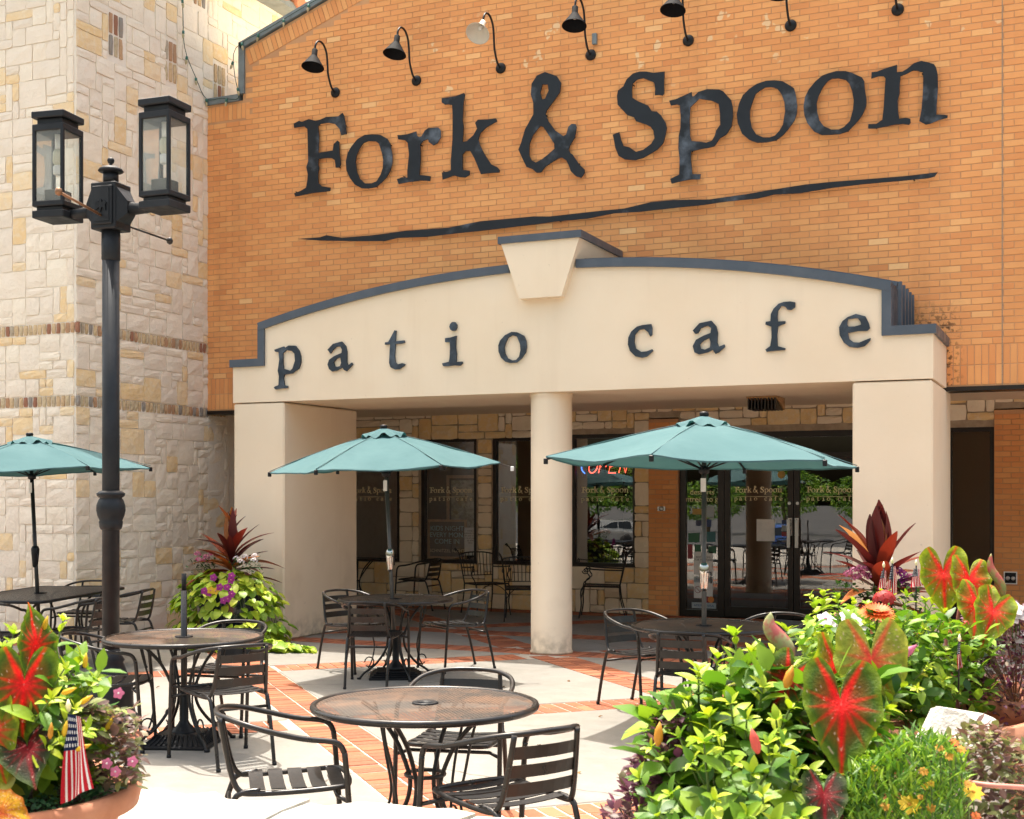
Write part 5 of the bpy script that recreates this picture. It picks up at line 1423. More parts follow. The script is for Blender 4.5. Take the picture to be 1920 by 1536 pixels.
# ------------------------------------------------------------------ wrought iron armchairs and bistro table in the porch
def scroll(c, d, up, r0, turns, n=18, sgn=1):
    c = Vector(c); d = Vector(d).normalized(); up = Vector(up)
    out = []
    for i in range(n + 1):
        a = turns * 2 * math.pi * i / n; r = r0 * (1 - .75 * i / n)
        out.append(c + d * (r * math.cos(a)) + up * (sgn * r * math.sin(a)))
    return out
def iron_chair(x, y, fx, fy, label):
    t = thing('iron_armchair', label, 'chair', (x, y, 0), math.atan2(fy, fx) - math.pi / 2, 'wrought iron armchairs in the porch')
    q = .010
    b = MB(); b.tube([(-.25, .25, .44), (.25, .25, .44), (.22, -.24, .43), (-.22, -.24, .43)], .011, 6, closed=True); b.obj('seat_frame', MT['iron'], t)
    b = MB(); b.add([(-.25, .25, .441), (.25, .25, .441), (.22, -.24, .431), (-.22, -.24, .431)], [(0, 1, 2, 3)][::1]); b.obj('seat', MT['table_black'], t)
    for s in (-1, 1):
        b = MB(); b.tube(spline([(s * .25, .25, .44), (s * .255, .285, .36), (s * .24, .28, .18), (s * .26, .31, 0)], 4), q, 6); b.obj('leg', MT['iron'], t)
        b = MB(); b.tube(spline([(s * .22, -.24, .43), (s * .225, -.26, .25), (s * .235, -.33, 0)], 4), q, 6); b.obj('leg', MT['iron'], t)
        b = MB(); b.tube(spline([(s * .22, -.24, .43), (s * .24, -.28, .62), (s * .265, -.33, .84), (s * .30, -.40, .93)], 4), q, 6)
        b.tube(scroll((s * .30, -.385, .905), (0, -1, 0), (0, 0, 1), .028, 1.2), .007, 5); b.obj('back_post', MT['iron'], t)
        b = MB(); b.tube(spline([(s * .25, -.29, .66), (s * .275, -.10, .665), (s * .285, .10, .675), (s * .28, .22, .69)], 4), q, 6)
        b.tube(scroll((s * .28, .22, .655), (0, 1, 0), (0, 0, 1), .045, 1.4, 20, -1), .008, 6)
        b.tube(spline([(s * .28, .20, .63), (s * .275, .16, .56), (s * .27, .235, .50), (s * .25, .25, .44)], 4), .008, 6); b.obj('arm', MT['iron'], t)
        b = MB(); b.tube(spline([(s * .02, .25, .435), (s * .12, .255, .40), (s * .20, .27, .33), (s * .245, .28, .26)], 4), .006, 5); b.obj('brace', MT['iron'], t)
    b = MB(); b.tube(spline([(-.265, -.33, .84), (-.14, -.345, .865), (0, -.35, .87), (.14, -.345, .865), (.265, -.33, .84)], 4), q, 6); b.obj('top_rail', MT['iron'], t)
    b = MB(); b.tube([(-.235, -.27, .54), (.235, -.27, .54)], .007, 5); b.obj('lower_rail', MT['iron'], t)
    for k in range(9):
        u = lerp(-.20, .20, k / 8)
        b = MB(); b.tube(spline([(u, -.27, .54), (u * 1.04, -.305, .70), (u * 1.12, -.345, .865)], 3), .0055, 5); b.obj('back_bar', MT['iron'], t)
    return t
iron_chair(-7.90, 16.75, .75, -.66, 'wrought iron armchair at left of the porch group, back to the windows')
iron_chair(-7.05, 16.15, -.35, .94, 'wrought iron armchair half hidden behind the round column')
iron_chair(-6.22, 17.00, -.95, -.30, 'wrought iron armchair alone under the OPEN window')
t = thing('bistro_table', 'black wrought iron bistro table with curved legs at the porch window', 'table', (-10.15, 17.0, 0))
b = MB(); b.lathe([(.001, .715), (.33, .715), (.34, .72), (.34, .728), (.001, .73)], 36); b.obj('top', MT['iron'], t)
for k in range(4):
    a = k * math.pi / 2 + .5; d = Vector((math.cos(a), math.sin(a), 0)); z = Vector((0, 0, 1))
    for off in (0, .035):
        b = MB(); b.tube(spline([d * (.24 - off) + z * .71, d * (.13 - off) + z * .58, d * .03 + z * .40, d * (.06 - off * .5) + z * .25, d * (.20 - off) + z * .06, d * (.27 - off) + z * 0], 4), .009, 6)
        b.tube(scroll(d * .25 + z * .03, d, z, .03, 1.2), .006, 5); b.obj('leg', MT['iron'], t)
b = MB(); b.tube([(.035 * math.cos(q), .035 * math.sin(q), .40) for q in [2 * math.pi * i / 14 for i in range(14)]], .009, 6, closed=True); b.obj('leg_ring', MT['iron'], t)

# ------------------------------------------------------------------ lamp post with two lanterns
LPX, LPY = -6.569, 7.503
post = thing('lamp_post', 'tall black iron lamp post with two glass lanterns at the left', 'lamp post', (LPX, LPY, 0))
b = MB(); b.lathe([(.062, .35), (.062, 3.66)], 24); b.obj('shaft', MT['post'], post)
b = MB(); b.lathe([(.20, 0), (.20, .06), (.17, .09), (.155, .16), (.15, .30), (.12, .36), (.10, .42), (.085, .46), (.095, .48), (.07, .52), (.062, .56)], 28, flute=(16, .05)); b.obj('base', MT['post'], post)
b = MB(); b.lathe([(.062, 1.43), (.072, 1.44), (.078, 1.455), (.082, 1.49), (.078, 1.50), (.092, 1.535), (.100, 1.575), (.098, 1.61), (.085, 1.65), (.075, 1.665), (.095, 1.68), (.098, 1.70), (.075, 1.715), (.062, 1.72)], 28, flute=(14, .04)); b.obj('collar', MT['post'], post)
b = MB(); b.lathe([(.062, 3.40), (.067, 3.41), (.067, 3.66)], 24); b.obj('sleeve', MT['post'], post)
HM = Matrix.Translation((0, 0, 3.62)) @ Matrix.Rotation(R(6), 4, 'Z')
b = MB()
b.bevbox(-.105, .105, -.10, .10, .0, .34, .008, M=HM)
b.bevbox(-.085, .085, -.115, -.10, .03, .31, .006, M=HM)
b.box(-.065, .065, -.120, -.1152, .05, .29, M=HM)
b.add([HM @ Vector(p) for p in [(-.105, -.085, .05), (-.105, .085, .05), (-.105, .085, .30), (-.105, -.085, .30), (-.175, -.05, .11), (-.175, .05, .11), (-.175, .05, .20), (-.175, -.05, .20)]], [(0, 1, 5, 4), (1, 2, 6, 5), (2, 3, 7, 6), (3, 0, 4, 7), (4, 5, 6, 7)])
b.add([HM @ Vector(p) for p in [(.105, -.085, .05), (.105, .085, .05), (.105, .085, .30), (.105, -.085, .30), (.175, -.05, .11), (.175, .05, .11), (.175, .05, .20), (.175, -.05, .20)]], [(4, 5, 1, 0), (5, 6, 2, 1), (6, 7, 3, 2), (7, 4, 0, 3), (7, 6, 5, 4)])
b.lathe([(.055, .34), (.055, .43)], 20, M=HM)
o = b.obj('head', MT['post'], post)
# eagle crest on the head plate
b = MB()
wing = [[(0, -.045), (.012, -.01), (.045, -.035), (.04, .0), (.05, .02), (.03, .035), (.012, .02), (.008, .045), (-.008, .045), (-.012, .02), (-.03, .035), (-.05, .02), (-.04, .0), (-.045, -.035), (-.012, -.01)]]
b.plate(wing, lambda u, v, w: HM @ Vector((u, w, v + .16)), -.130, -.120); fix_normals(b.obj('crest', MT['black'], o))
b = MB(); b.lathe([(.055, .425), (.085, .43), (.092, .437), (.08, .455), (.05, .47), (.03, .475), (.014, .48), (.010, .49), (.022, .50), (.026, .515), (.022, .53), (.001, .54)], 24, M=HM); b.obj('finial', MT['post'], o)
for s in (-1, 1):
    b = MB(); b.tube([HM @ Vector(p) for p in [(s * .16, 0, .15), (s * .32, 0, .145), (s * .47, 0, .16)]], [.05, .035, .035], 10); b.obj('arm', MT['post'], post)
# two rods with knobs
b = MB(); b.tube([HM @ Vector(p) for p in [(0, -.10, .09), (-.02, -.55, .16)]], .010, 8); b.lathe([(.001, -.03), (.022, -.02), (.026, 0), (.022, .02), (.001, .03)], 12, M=HM @ Matrix.Translation((-.02, -.57, .163))); b.obj('rod', mat('copper_rod', (0.25, 0.13, 0.07), 0.4, 0.6), post)
b = MB(); b.tube([HM @ Vector(p) for p in [(.05, .10, .06), (.09, .62, .04)]], .008, 8); b.lathe([(.001, -.03), (.02, -.02), (.026, 0), (.02, .02), (.001, .03)], 12, M=HM @ Matrix.Translation((.09, .63, .04))); b.obj('rod', MT['bronze'], post)
def lantern(off, z0, rz):
    M = HM @ Matrix.Translation((off, 0, z0)) @ Matrix.Rotation(R(rz), 4, 'Z')
    w, h = .132, .80
    b = MB()
    b.bevbox(-w, w, -w, w, 0, .055, .006, M=M); b.bevbox(-w * .82, w * .82, -w * .82, w * .82, .055, .085, .005, M=M)
    b.bevbox(-w, w, -w, w, .085, .125, .006, M=M)
    o = b.obj('lantern', MT['post'], post)
    b = MB()
    b.bevbox(-w, w, -w, w, .64, .69, .006, M=M); b.bevbox(-w * .80, w * .80, -w * .80, w * .80, .69, .735, .005, M=M); b.bevbox(-w * 1.03, w * 1.03, -w * 1.03, w * 1.03, .735, .785, .006, M=M)
    b.obj('cap', MT['post'], o)
    b = MB()
    for sx in (-1, 1):
        for sy in (-1, 1):
            b.bevbox(sx * (w - .014) - .013, sx * (w - .014) + .013, sy * (w - .014) - .013, sy * (w - .014) + .013, .12, .65, .004, M=M)
    b.obj('corner_bar', MT['post'], o)
    for k in range(4):
        Mk = M @ Matrix.Rotation(k * math.pi / 2, 4, 'Z')
        b = MB(); b.add([Mk @ Vector(p) for p in [(-w + .024, -w + .014, .125), (w - .024, -w + .014, .125), (w - .024, -w + .014, .64), (-w + .024, -w + .014, .64)]], [(0, 1, 2, 3)]); b.obj('pane', MT['lantern_glass'], o)
    b = MB(); b.bevbox(-.07, .07, -.07, .07, .125, .22, .004, M=M); b.obj('ballast_box', MT['grey_pole'], o)
    b = MB(); b.tube([M @ Vector((0, 0, .64)), M @ Vector((0, 0, .52))], .022, 10); b.lathe([(.03, .34), (.035, .35), (.035, .40), (.025, .41)], 14, M=M); b.lathe([(.025, .41), (.038, .43), (.038, .50), (.025, .53)], 14, m=1, M=M)
    b.obj('lamp', [MT['white'], mat('frosted_bulb', (0.62, 0.58, 0.42), 0.25)], o)
lantern(-.46, .105, 3); lantern(.455, .115, -3)
# ------------------------------------------------------------------ plants
def at(px, py, d):
    u = (px - 960) / 2440.0; v = -(py - 930) / 2440.0
    return Vector(((u * _c - _s) * d, (u * _s + _c) * d, 1.68 + v * d))
prn = random.Random(5)
def leafmat(name, ramp, rough=0.45, transl=0.35, tcol=(0.9, 1.0, 0.55), src='random', mottle=None, bump=None):
    return mat(name, ramp=ramp, src=src, rough=rough, spec=0.4, transl=transl, tcol=tcol, mottle=mottle, bump=bump)
LM = {
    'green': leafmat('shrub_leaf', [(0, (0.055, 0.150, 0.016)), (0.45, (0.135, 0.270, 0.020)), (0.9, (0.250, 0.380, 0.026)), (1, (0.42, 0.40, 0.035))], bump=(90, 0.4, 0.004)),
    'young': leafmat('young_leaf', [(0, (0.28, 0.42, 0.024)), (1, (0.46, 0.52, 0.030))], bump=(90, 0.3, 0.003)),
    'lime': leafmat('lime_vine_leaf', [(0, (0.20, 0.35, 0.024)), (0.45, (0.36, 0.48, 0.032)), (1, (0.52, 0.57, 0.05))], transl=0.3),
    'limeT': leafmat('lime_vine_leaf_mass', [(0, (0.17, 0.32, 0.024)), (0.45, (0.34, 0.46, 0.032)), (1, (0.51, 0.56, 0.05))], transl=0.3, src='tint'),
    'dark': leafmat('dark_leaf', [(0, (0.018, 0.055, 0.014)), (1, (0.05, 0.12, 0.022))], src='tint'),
    'greenT': leafmat('shrub_leaf_mass', [(0, (0.035, 0.110, 0.014)), (0.5, (0.110, 0.235, 0.018)), (1, (0.26, 0.39, 0.026))], src='tint'),  # dark end deeper than single leaves, standing in for shade inside the foliage
    'purple': leafmat('purple_leaf', [(0, (0.075, 0.020, 0.045)), (0.45, (0.15, 0.055, 0.09)), (0.75, (0.15, 0.14, 0.07)), (1, (0.30, 0.09, 0.20))], src='tint', tcol=(1.0, 0.75, 0.8)),
    'mauve': leafmat('mauve_leaf', [(0, (0.12, 0.07, 0.06)), (0.4, (0.24, 0.13, 0.12)), (0.65, (0.16, 0.19, 0.07)), (1, (0.27, 0.30, 0.12))], src='tint', tcol=(1, .9, .7)),
    'cordy': leafmat('cordyline_leaf', [(0, (0.055, 0.012, 0.014)), (0.5, (0.125, 0.022, 0.020)), (0.75, (0.25, 0.05, 0.022)), (1, (0.42, 0.19, 0.035))], src='random', transl=0.3, tcol=(1.0, 0.5, 0.3), rough=0.35),
    'thyme': leafmat('thyme_leaf', [(0, (0.03, 0.10, 0.045)), (1, (0.08, 0.19, 0.08))], src='tint'),
    'stem': mat('stem_green', (0.09, 0.14, 0.03), 0.6),
    'stem_red': mat('stem_pink', (0.30, 0.10, 0.085), 0.5),
    'wood_stem': mat('woody_stem', (0.12, 0.085, 0.05), 0.8),
}
FM = {k: mat('petal_' + k, c, 0.55, transl=0.3, mottle=(60, tuple(v * .75 for v in c), .5, .45, .7)) for k, c in dict(pink=(0.55, 0.14, 0.26), magenta=(0.33, 0.02, 0.24), white=(0.72, 0.66, 0.66), yellow=(0.72, 0.47, 0.02), orange=(0.72, 0.14, 0.02), red=(0.36, 0.015, 0.015), amber=(0.60, 0.28, 0.02), coral=(0.62, 0.10, 0.07)).items()}

def leaf_geo(L_, W_, curl=0.25, fold=0.18, n=5, shape='oval', wave=0.0, rr=prn):
    """leaf along +Y from the origin, face up +Z"""
    vs = []
    for i in range(n + 1):
        u = i / n
        if shape == 'oval': w = math.sin(math.pi * min(1, u * .93 + .05)) ** .8
        elif shape == 'blade': w = math.sin(math.pi * (u * .96 + .03)) ** .65 * (1 - .25 * u)
        elif shape == 'heart': w = (math.sin(math.pi * min(1, u * .80 + .20)) ** .75) if u < 1 else 0.0
        else: w = math.sin(math.pi * u)
        w = max(w, 0.03) * W_ / 2
        z = -curl * L_ * u * u; y = L_ * u * (1 - .12 * curl * u)
        f = fold * w
        wv = wave * W_ * math.sin(u * 9)
        vs += [(-w, y, z + f + wv), (0, y, z), (w, y, z + f - wv)]
    fs = []
    for i in range(n):
        a = i * 3
        fs += [(a, a + 1, a + 4, a + 3), (a + 1, a + 2, a + 5, a + 4)]
    return vs, fs
def leaf_pool(name, mt, L_, W_, count=5, **kw):
    out = []
    for k in range(count):
        vs, fs = leaf_geo(L_ * prn.uniform(.85, 1.1), W_ * prn.uniform(.85, 1.12), prn.uniform(.1, .45), prn.uniform(.1, .4), **kw)
        b = MB(); b.add(vs, fs, prn.random(), 0, True); out.append(b.mesh(name, mt))
    return out
def frame(pos, ydir, up):
    y = Vector(ydir).normalized(); z = Vector(up) - y * Vector(up).dot(y)
    if z.length < 1e-4: z = y.orthogonal()
    z.normalize(); x = y.cross(z)
    return Matrix(((x.x, y.x, z.x, pos[0]), (x.y, y.y, z.y, pos[1]), (x.z, y.z, z.z, pos[2]), (0, 0, 0, 1)))
def put_leaf(parent, name, me, M, s=1.0):
    o = bpy.data.objects.new(name, me); COL.objects.link(o); o.parent = parent
    o.matrix_local = M @ Matrix.Scale(s, 4)
    return o
def leafy_plant(name, label, cat, base, tips, big, small, every=0.035, run=0.26, s=1.0, cap=290, group=None, stemmat='stem', spread=0.0, pairs=2):
    """stems from the base to each tip, opposite leaves up each stem, young leaves in a rosette at the tip"""
    t = thing(name, label, cat, base, 0, group)
    base = Vector(base); b = MB(); items = []
    for tip in tips:
        tip = Vector(tip)
        root = base + Vector((prn.uniform(-1, 1) * spread, prn.uniform(-1, 1) * spread, 0))
        mid = root.lerp(tip, .55) + Vector((tip.x - root.x, tip.y - root.y, 0)) * .14 + Vector((0, 0, .03))
        path = spline([root, mid, tip], 8)
        b.tube([p - base for p in path], [lerp(.0055, .002, i / (len(path) - 1)) * s for i in range(len(path))], 5)
        # walk back from the tip
        L_ = 0; acc = 0; k = 0; az = prn.uniform(0, 6.28)
        for i in range(len(path) - 1, 0, -1):
            seg = path[i] - path[i - 1]; sl = seg.length; dirn = seg.normalized()
            m = max(1, int(sl / (every * .5)))
            for q in range(m):
                L_ += sl / m; acc += sl / m
                if L_ > run: break
                step = every * (0.42 + .58 * min(1, L_ / .12))
                if acc < step: continue
                acc = 0; k += 1; az += 1.57 + prn.uniform(-.3, .3)
                p = path[i] - seg * ((q + 1) / m)
                for h in range(pairs):
                    a = az + h * 2 * math.pi / pairs + prn.uniform(-.25, .25)
                    side = (dirn.orthogonal().normalized())
                    side = Quaternion(dirn, a) @ side
                    elev = lerp(.95, .05, min(1, L_ / .16)) + prn.uniform(-.2, .2)
                    yd = side * math.cos(elev) + dirn * math.sin(elev)
                    items.append((p - base, yd, dirn, L_))
        for h in range(5):
            a = h * 1.256 + az
            side = Quaternion(dirn, a) @ dirn.orthogonal().normalized()
            items.append((tip - base, side * .6 + dirn * .8, dirn, 0.0))
    b.obj('stem', LM[stemmat], t)
    prn.shuffle(items)
    items.sort(key=lambda q: -(q[0].z + .25 * (-(q[0].y)) + prn.uniform(-.1, .1)))
    rest = MB()
    for k, (p, yd, up, L_) in enumerate(items):
        young = L_ < .045
        sc = s * (lerp(.40, 1.0, min(1, L_ / .11)) * prn.uniform(.6, 1.3))
        M = frame(p, yd + Vector((0, 0, -.1 * min(1, L_ / .1))), up + Vector((prn.uniform(-.4, .4), prn.uniform(-.4, .4), .6)))
        pool = small if young else big
        if k < cap: put_leaf(t, 'leaf', prn.choice(pool), M, sc)
        else:
            me = prn.choice(pool)
            rest.add([M @ (v.co * sc) for v in me.vertices], [tuple(pp.vertices) for pp in me.polygons], prn.random(), 0, True)
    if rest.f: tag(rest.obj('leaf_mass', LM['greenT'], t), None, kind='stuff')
    return t
def leaf_mass(name, mt, parent, n, place, L_, W_, shape='oval', kind=True):
    """many small leaves as one part; place() -> (pos, outward)"""
    b = MB()
    for k in range(n):
        p, out = place(); out = Vector(out)
        vs, fs = leaf_geo(L_ * prn.uniform(.7, 1.2), W_ * prn.uniform(.7, 1.2), prn.uniform(0, .5), prn.uniform(.1, .4), 3, shape)
        yd = out + Vector((prn.uniform(-.9, .9), prn.uniform(-.9, .9), prn.uniform(-.6, .7)))
        M = frame(p, yd, Vector((prn.uniform(-.5, .5), prn.uniform(-.5, .5), 1)))
        b.add([M @ Vector(v) for v in vs], fs, prn.random(), 0, True)
    o = b.obj(name, mt, parent)
    return tag(o, None, kind='stuff') if kind else o

# heart-shaped caladium leaves, vein pattern carried by a colour attribute
CAL = [(0, 1.0), (7, .84), (16, .72), (32, .61), (58, .545), (85, .525), (110, .56), (130, .63), (146, .70), (157, .69), (166, .52), (173, .27), (180, .09)]
def cal_r(a):
    a = abs(math.degrees(a))
    for (a0, r0), (a1, r1) in zip(CAL, CAL[1:]):
        if a <= a1: return lerp(r0, r1, (a - a0) / (a1 - a0))
    return .1
def mixc(a, b, t): t = max(0, min(1, t)); return tuple(lerp(x, y, t) for x, y in zip(a, b))
def caladium_mesh(seed, red, mid, green, edge, spots=.06, redness=1.0, cup=.12):
    rr = random.Random(seed)
    NA, NR = 132, 28
    vs = [(0, 0, 0)]; cols = [mixc(red, (.75, .55, .45), .25)]
    veins = [0] + [s * v for s in (-1, 1) for v in (28, 52, 78, 105, 152)]
    for i in range(1, NR + 1):
        q = i / NR
        for j in range(NA):
            a = -math.pi + 2 * math.pi * j / NA
            r = cal_r(a) * q * (1 + (.030 * math.sin(7 * a + seed) + .045 * mnoise.noise(Vector((math.cos(a) * 2.2, math.sin(a) * 2.2, seed * 3.1)))) * q)
            x, y = r * math.sin(a), r * math.cos(a)
            z = cup * (r * r) * (1 if abs(a) > .5 else .2) + .030 * math.sin(8 * a + seed) * q ** 3 + .12 * abs(x) + .05 * mnoise.noise(Vector((x * 3, y * 3, seed))) - .16 * max(0, y) ** 2 - .22 * max(0, -y) ** 2
            vs.append((x, y, z))
            ad = math.degrees(a)
            dv = min(abs(r * math.sin(math.radians(ad - v))) if abs(ad - v) < 80 else 9 for v in veins)
            main = min(abs(r * math.sin(math.radians(ad - v))) if abs(ad - v) < 80 else 9 for v in (0, -152, 152))
            c = mixc(green, edge, (q - .78) / .22)
            c = mixc(mid, c, (q - .12) / (.30 + .35 * redness))
            vein = .9 * max(0, 1 - dv / (.060 * (1.12 - q))) ** .8 * (1 - .75 * q)
            vein = max(vein, max(0, 1 - main / (.085 * (1.08 - .75 * q))) ** .7 * (1 - .30 * q))
            vein = max(vein, .9 * redness * max(0, 1 - q / .36))
            c = mixc(c, red, vein * min(1.1, redness + .12))
            if rr.random() < spots * .45 and .25 < q < .9: c = mixc(c, (.70, .52, .42), .55)
            cols.append(c)
    fs = [(0, 1 + j, 1 + (j + 1) % NA) for j in range(NA)]
    for i in range(NR - 1):
        for j in range(NA):
            a, b_ = 1 + i * NA + j, 1 + i * NA + (j + 1) % NA
            fs.append((a, a + NA, b_ + NA, b_))
    me = bpy.data.meshes.new('leaf'); me.from_pydata(vs, [], fs)
    ca = me.color_attributes.new('col', 'FLOAT_COLOR', 'POINT')
    ca.data.foreach_set('color', [v for c in cols for v in (*c, 1)])
    me.polygons.foreach_set('use_smooth', [True] * len(fs))
    me.materials.append(MT['caladium'])
    return me
MT['caladium'] = mat_attr('caladium_leaf', 'col', 0.55, 0.22, 0.50, bump=(30, 0.35, 0.008), mott=(14, .25))
def CMK(seed, *a):
    return [caladium_mesh(seed * 10 + k, *a) for k in range(3)]
CM = {
    'red': CMK(1, (.78, .010, .010), (.30, .022, .010), (.050, .098, .010), (.15, .225, .012), .03, 1.05),
    'redder': CMK(2, (.85, .012, .010), (.62, .030, .010), (.14, .20, .012), (.30, .37, .014), .03, 1.3),
    'dark': CMK(3, (.24, .008, .014), (.10, .012, .014), (.022, .032, .012), (.05, .085, .014), .05, 1.1),
    'pale': CMK(4, (.68, .04, .04), (.46, .20, .06), (.22, .27, .04), (.30, .34, .035), .04, .8),
    'yellow': CMK(5, (.32, .02, .01), (.48, .19, .012), (.50, .28, .014), (.36, .10, .014), .16, .7),
    'lime': CMK(6, (.78, .025, .02), (.42, .08, .02), (.15, .225, .014), (.31, .38, .016), .03, 1.1),
}
def caladium(name, label, base, leaves):
    """leaves: (centre, size, tip direction, facing normal, kind)"""
    t = thing(name, label, 'caladium', base); base = Vector(base)
    for c, size, tipd, nrm, kind in leaves:
        c = Vector(c)
        y = Vector(tipd).normalized(); z = Vector(nrm); z = (z - y * z.dot(y)).normalized(); x = y.cross(z)
        M = Matrix(((x.x, y.x, z.x, c.x - base.x), (x.y, y.y, z.y, c.y - base.y), (x.z, y.z, z.z, c.z - base.z), (0, 0, 0, 1)))
        put_leaf(t, 'leaf', prn.choice(CM[kind]), M, size)
        b = MB(); p1 = c - base - z * .004
        b.tube(spline([(prn.uniform(-.03, .03), prn.uniform(-.03, .03), 0), p1 * .5 + Vector((0, 0, .06)) - z * .04, p1 - z * .03 + Vector((0, 0, .0)), p1], 5), [.006] * 10 + [.004] * 6, 6)
        b.obj('stalk', LM['stem_red'], t)
    return t
def rolled_leaf(parent, base, p0, p1, r, cols):
    """young leaf still rolled into a spear"""
    p0, p1 = Vector(p0) - Vector(base), Vector(p1) - Vector(base)
    b = MB(); n = 14
    path = [p0.lerp(p1, i / n) + Vector((.01 * math.sin(i * .5), 0, 0)) for i in range(n + 1)]
    b.tube(path, [max(.001, r * math.sin(math.pi * min(1, .08 + .92 * i / n)) ** .7) for i in range(n + 1)], 8, flat=.45)
    b.obj('rolled_leaf', mat('rolled_leaf', cols[0], .45, transl=.3, mottle=[(28, cols[1], 1.0, .45, .6)]), parent)

TOCAM = Vector((_s, -_c, .25))
RV = Vector((_c, _s, 0))
def flag(px, d, corners, label, droop=0.0, pole=None, seed=0):
    """small stick flag: corners in picture order top-left, top-right, bottom-right, bottom-left at depth d"""
    P = [at(x, y, d + dd) for x, y, dd in corners]
    base = pole[0] if pole else P[0]
    t = thing('stick_flag', label, 'flag', base, 0, 'small stick flags among the plants')
    base = Vector(base)
    NU, NV = 26, 19
    vs = []; cols = []; fs = []
    for i in range(NU + 1):
        u = i / NU
        for j in range(NV + 1):
            v = j / NV
            p = (P[0].lerp(P[1], v)).lerp(P[3].lerp(P[2], v), u)
            p = p + TOCAM * (.010 * math.sin(v * 7 + u * 3 + seed) * (0.3 + u))
            vs.append(p - base)
    ccol = []
    for i in range(NU):
        for j in range(NV):
            fs.append((i * (NV + 1) + j, i * (NV + 1) + j + 1, (i + 1) * (NV + 1) + j + 1, (i + 1) * (NV + 1) + j))
            canton = i < NU * .42 and j < NV * .56
            if canton: c = (.62, .62, .62) if (i % 2 == 1 and j % 2 == (i // 2) % 2) else (.010, .016, .055)
            else: c = (.42, .012, .022) if (j * 13 // NV) % 2 == 0 else (.72, .69, .66)
            ccol.append(c)
    me = bpy.data.meshes.new('cloth'); me.from_pydata(vs, [], fs)
    ca = me.color_attributes.new('col', 'FLOAT_COLOR', 'CORNER')
    ca.data.foreach_set('color', [v for c in ccol for _ in range(4) for v in (*c, 1)])
    me.polygons.foreach_set('use_smooth', [True] * len(fs))
    me.materials.append(MT['flagcloth'])
    link('cloth', me, t)
    if pole:
        b = MB(); b.tube([Vector(pole[0]) - base, Vector(pole[1]) - base], .003, 6); o = b.obj('stick', MT['black'], t)
        b = MB(); b.lathe([(.001, -.01), (.005, 0), (.006, .006), (.001, .02)], 8, tuple(Vector(pole[1]) - base)); b.obj('spear_tip', MT['gold'], o)
    return t
MT['flagcloth'] = mat_attr('flag_cloth', 'col', .8, .2, .25)

def daisy(parent, p, up, r, mt, n=12, centre='amber', layers=1, droop=.15, name='flower'):
    b = MB(); M = frame(p, Vector(up).orthogonal(), up)
    for k in range(layers):
        for i in range(n):
            a = 2 * math.pi * (i + .5 * k) / n
            vs, fs = leaf_geo(r * (1 - .22 * k), r * 2.4 * math.pi / n / 2 * 1.3, droop - .25 * k, -.15, 3, 'oval')
            Q = M @ Matrix.Rotation(a, 4, 'Z') @ Matrix.Translation((0, r * .12, .004 * k))
            b.add([Q @ Vector(v) for v in vs], fs, .5, 0, True)
    b.lathe([(.001, r * .12), (r * .14, r * .09), (r * .2, 0)][::-1], 10, m=1, M=M)
    return b.obj(name, [mt, FM[centre]], parent)
def flower_head(parent, p, r, mt, n=26, name='flower_head'):
    b = MB()
    for k in range(n):
        a = k * 2.4; ph = math.acos(1 - 1.1 * (k + .5) / n)
        q = Vector((math.sin(ph) * math.cos(a), math.sin(ph) * math.sin(a), math.cos(ph)))
        M = frame(Vector(p) + q * r, q.orthogonal(), q)
        for i in range(5):
            vs, fs = leaf_geo(r * .36, r * .30, .1, 0, 2, 'oval')
            Q = M @ Matrix.Rotation(i * 1.2566, 4, 'Z')
            b.add([Q @ Vector(v) for v in vs], fs, .5, 0, True)
    return b.obj(name, mt, parent)
def cordyline(name, label, base, H, Wd, n=34, seed=0):
    rr = random.Random(seed)
    t = thing(name, label, 'cordyline', base)
    pool = []
    for k in range(5):
        vs, fs = leaf_geo(1.0, .25 * rr.uniform(.8, 1.2), rr.uniform(.15, .75), rr.uniform(.25, .6), 9, 'blade', .03)
        b = MB(); b.add(vs, fs, .5, 0, True); pool.append(b.mesh('leaf', LM['cordy']))
    b = MB()
    for k in range(3): b.tube(spline([(rr.uniform(-.03, .03), rr.uniform(-.03, .03), 0), (rr.uniform(-.04, .04), rr.uniform(-.04, .04), H * .35), (rr.uniform(-.05, .05), rr.uniform(-.05, .05), H * .55)], 4), .012, 6)
    b.obj('cane', LM['wood_stem'], t)
    for k in range(n):
        q = (k + .5) / n; a = k * 2.4 + rr.uniform(-.3, .3)
        el = lerp(-.12, 1.42, q ** .8) + rr.uniform(-.15, .15)
        L_ = lerp(.52, .50, q) * H * rr.uniform(.8, 1.15) * (1.0 if q < .8 else .9)
        p = Vector((.02 * math.cos(a), .02 * math.sin(a), lerp(.12, .52, q) * H))
        d = Vector((math.cos(a) * math.cos(el) * Wd, math.sin(a) * math.cos(el) * Wd, math.sin(el)))
        put_leaf(t, 'leaf', rr.choice(pool), frame(p, d, Vector((-math.cos(a) * .3, -math.sin(a) * .3, 1)) if el < 1.1 else Vector((math.cos(a), math.sin(a), .2))), L_)
    return t

BIGL = leaf_pool('leaf', LM['green'], .090, .056, 6)
YNGL = leaf_pool('leaf', LM['young'], .080, .038, 4)
MIDL = leaf_pool('leaf', LM['green'], .070, .034, 5)
LIMEL = leaf_pool('leaf', LM['lime'], .105, .088, 6, shape='heart')

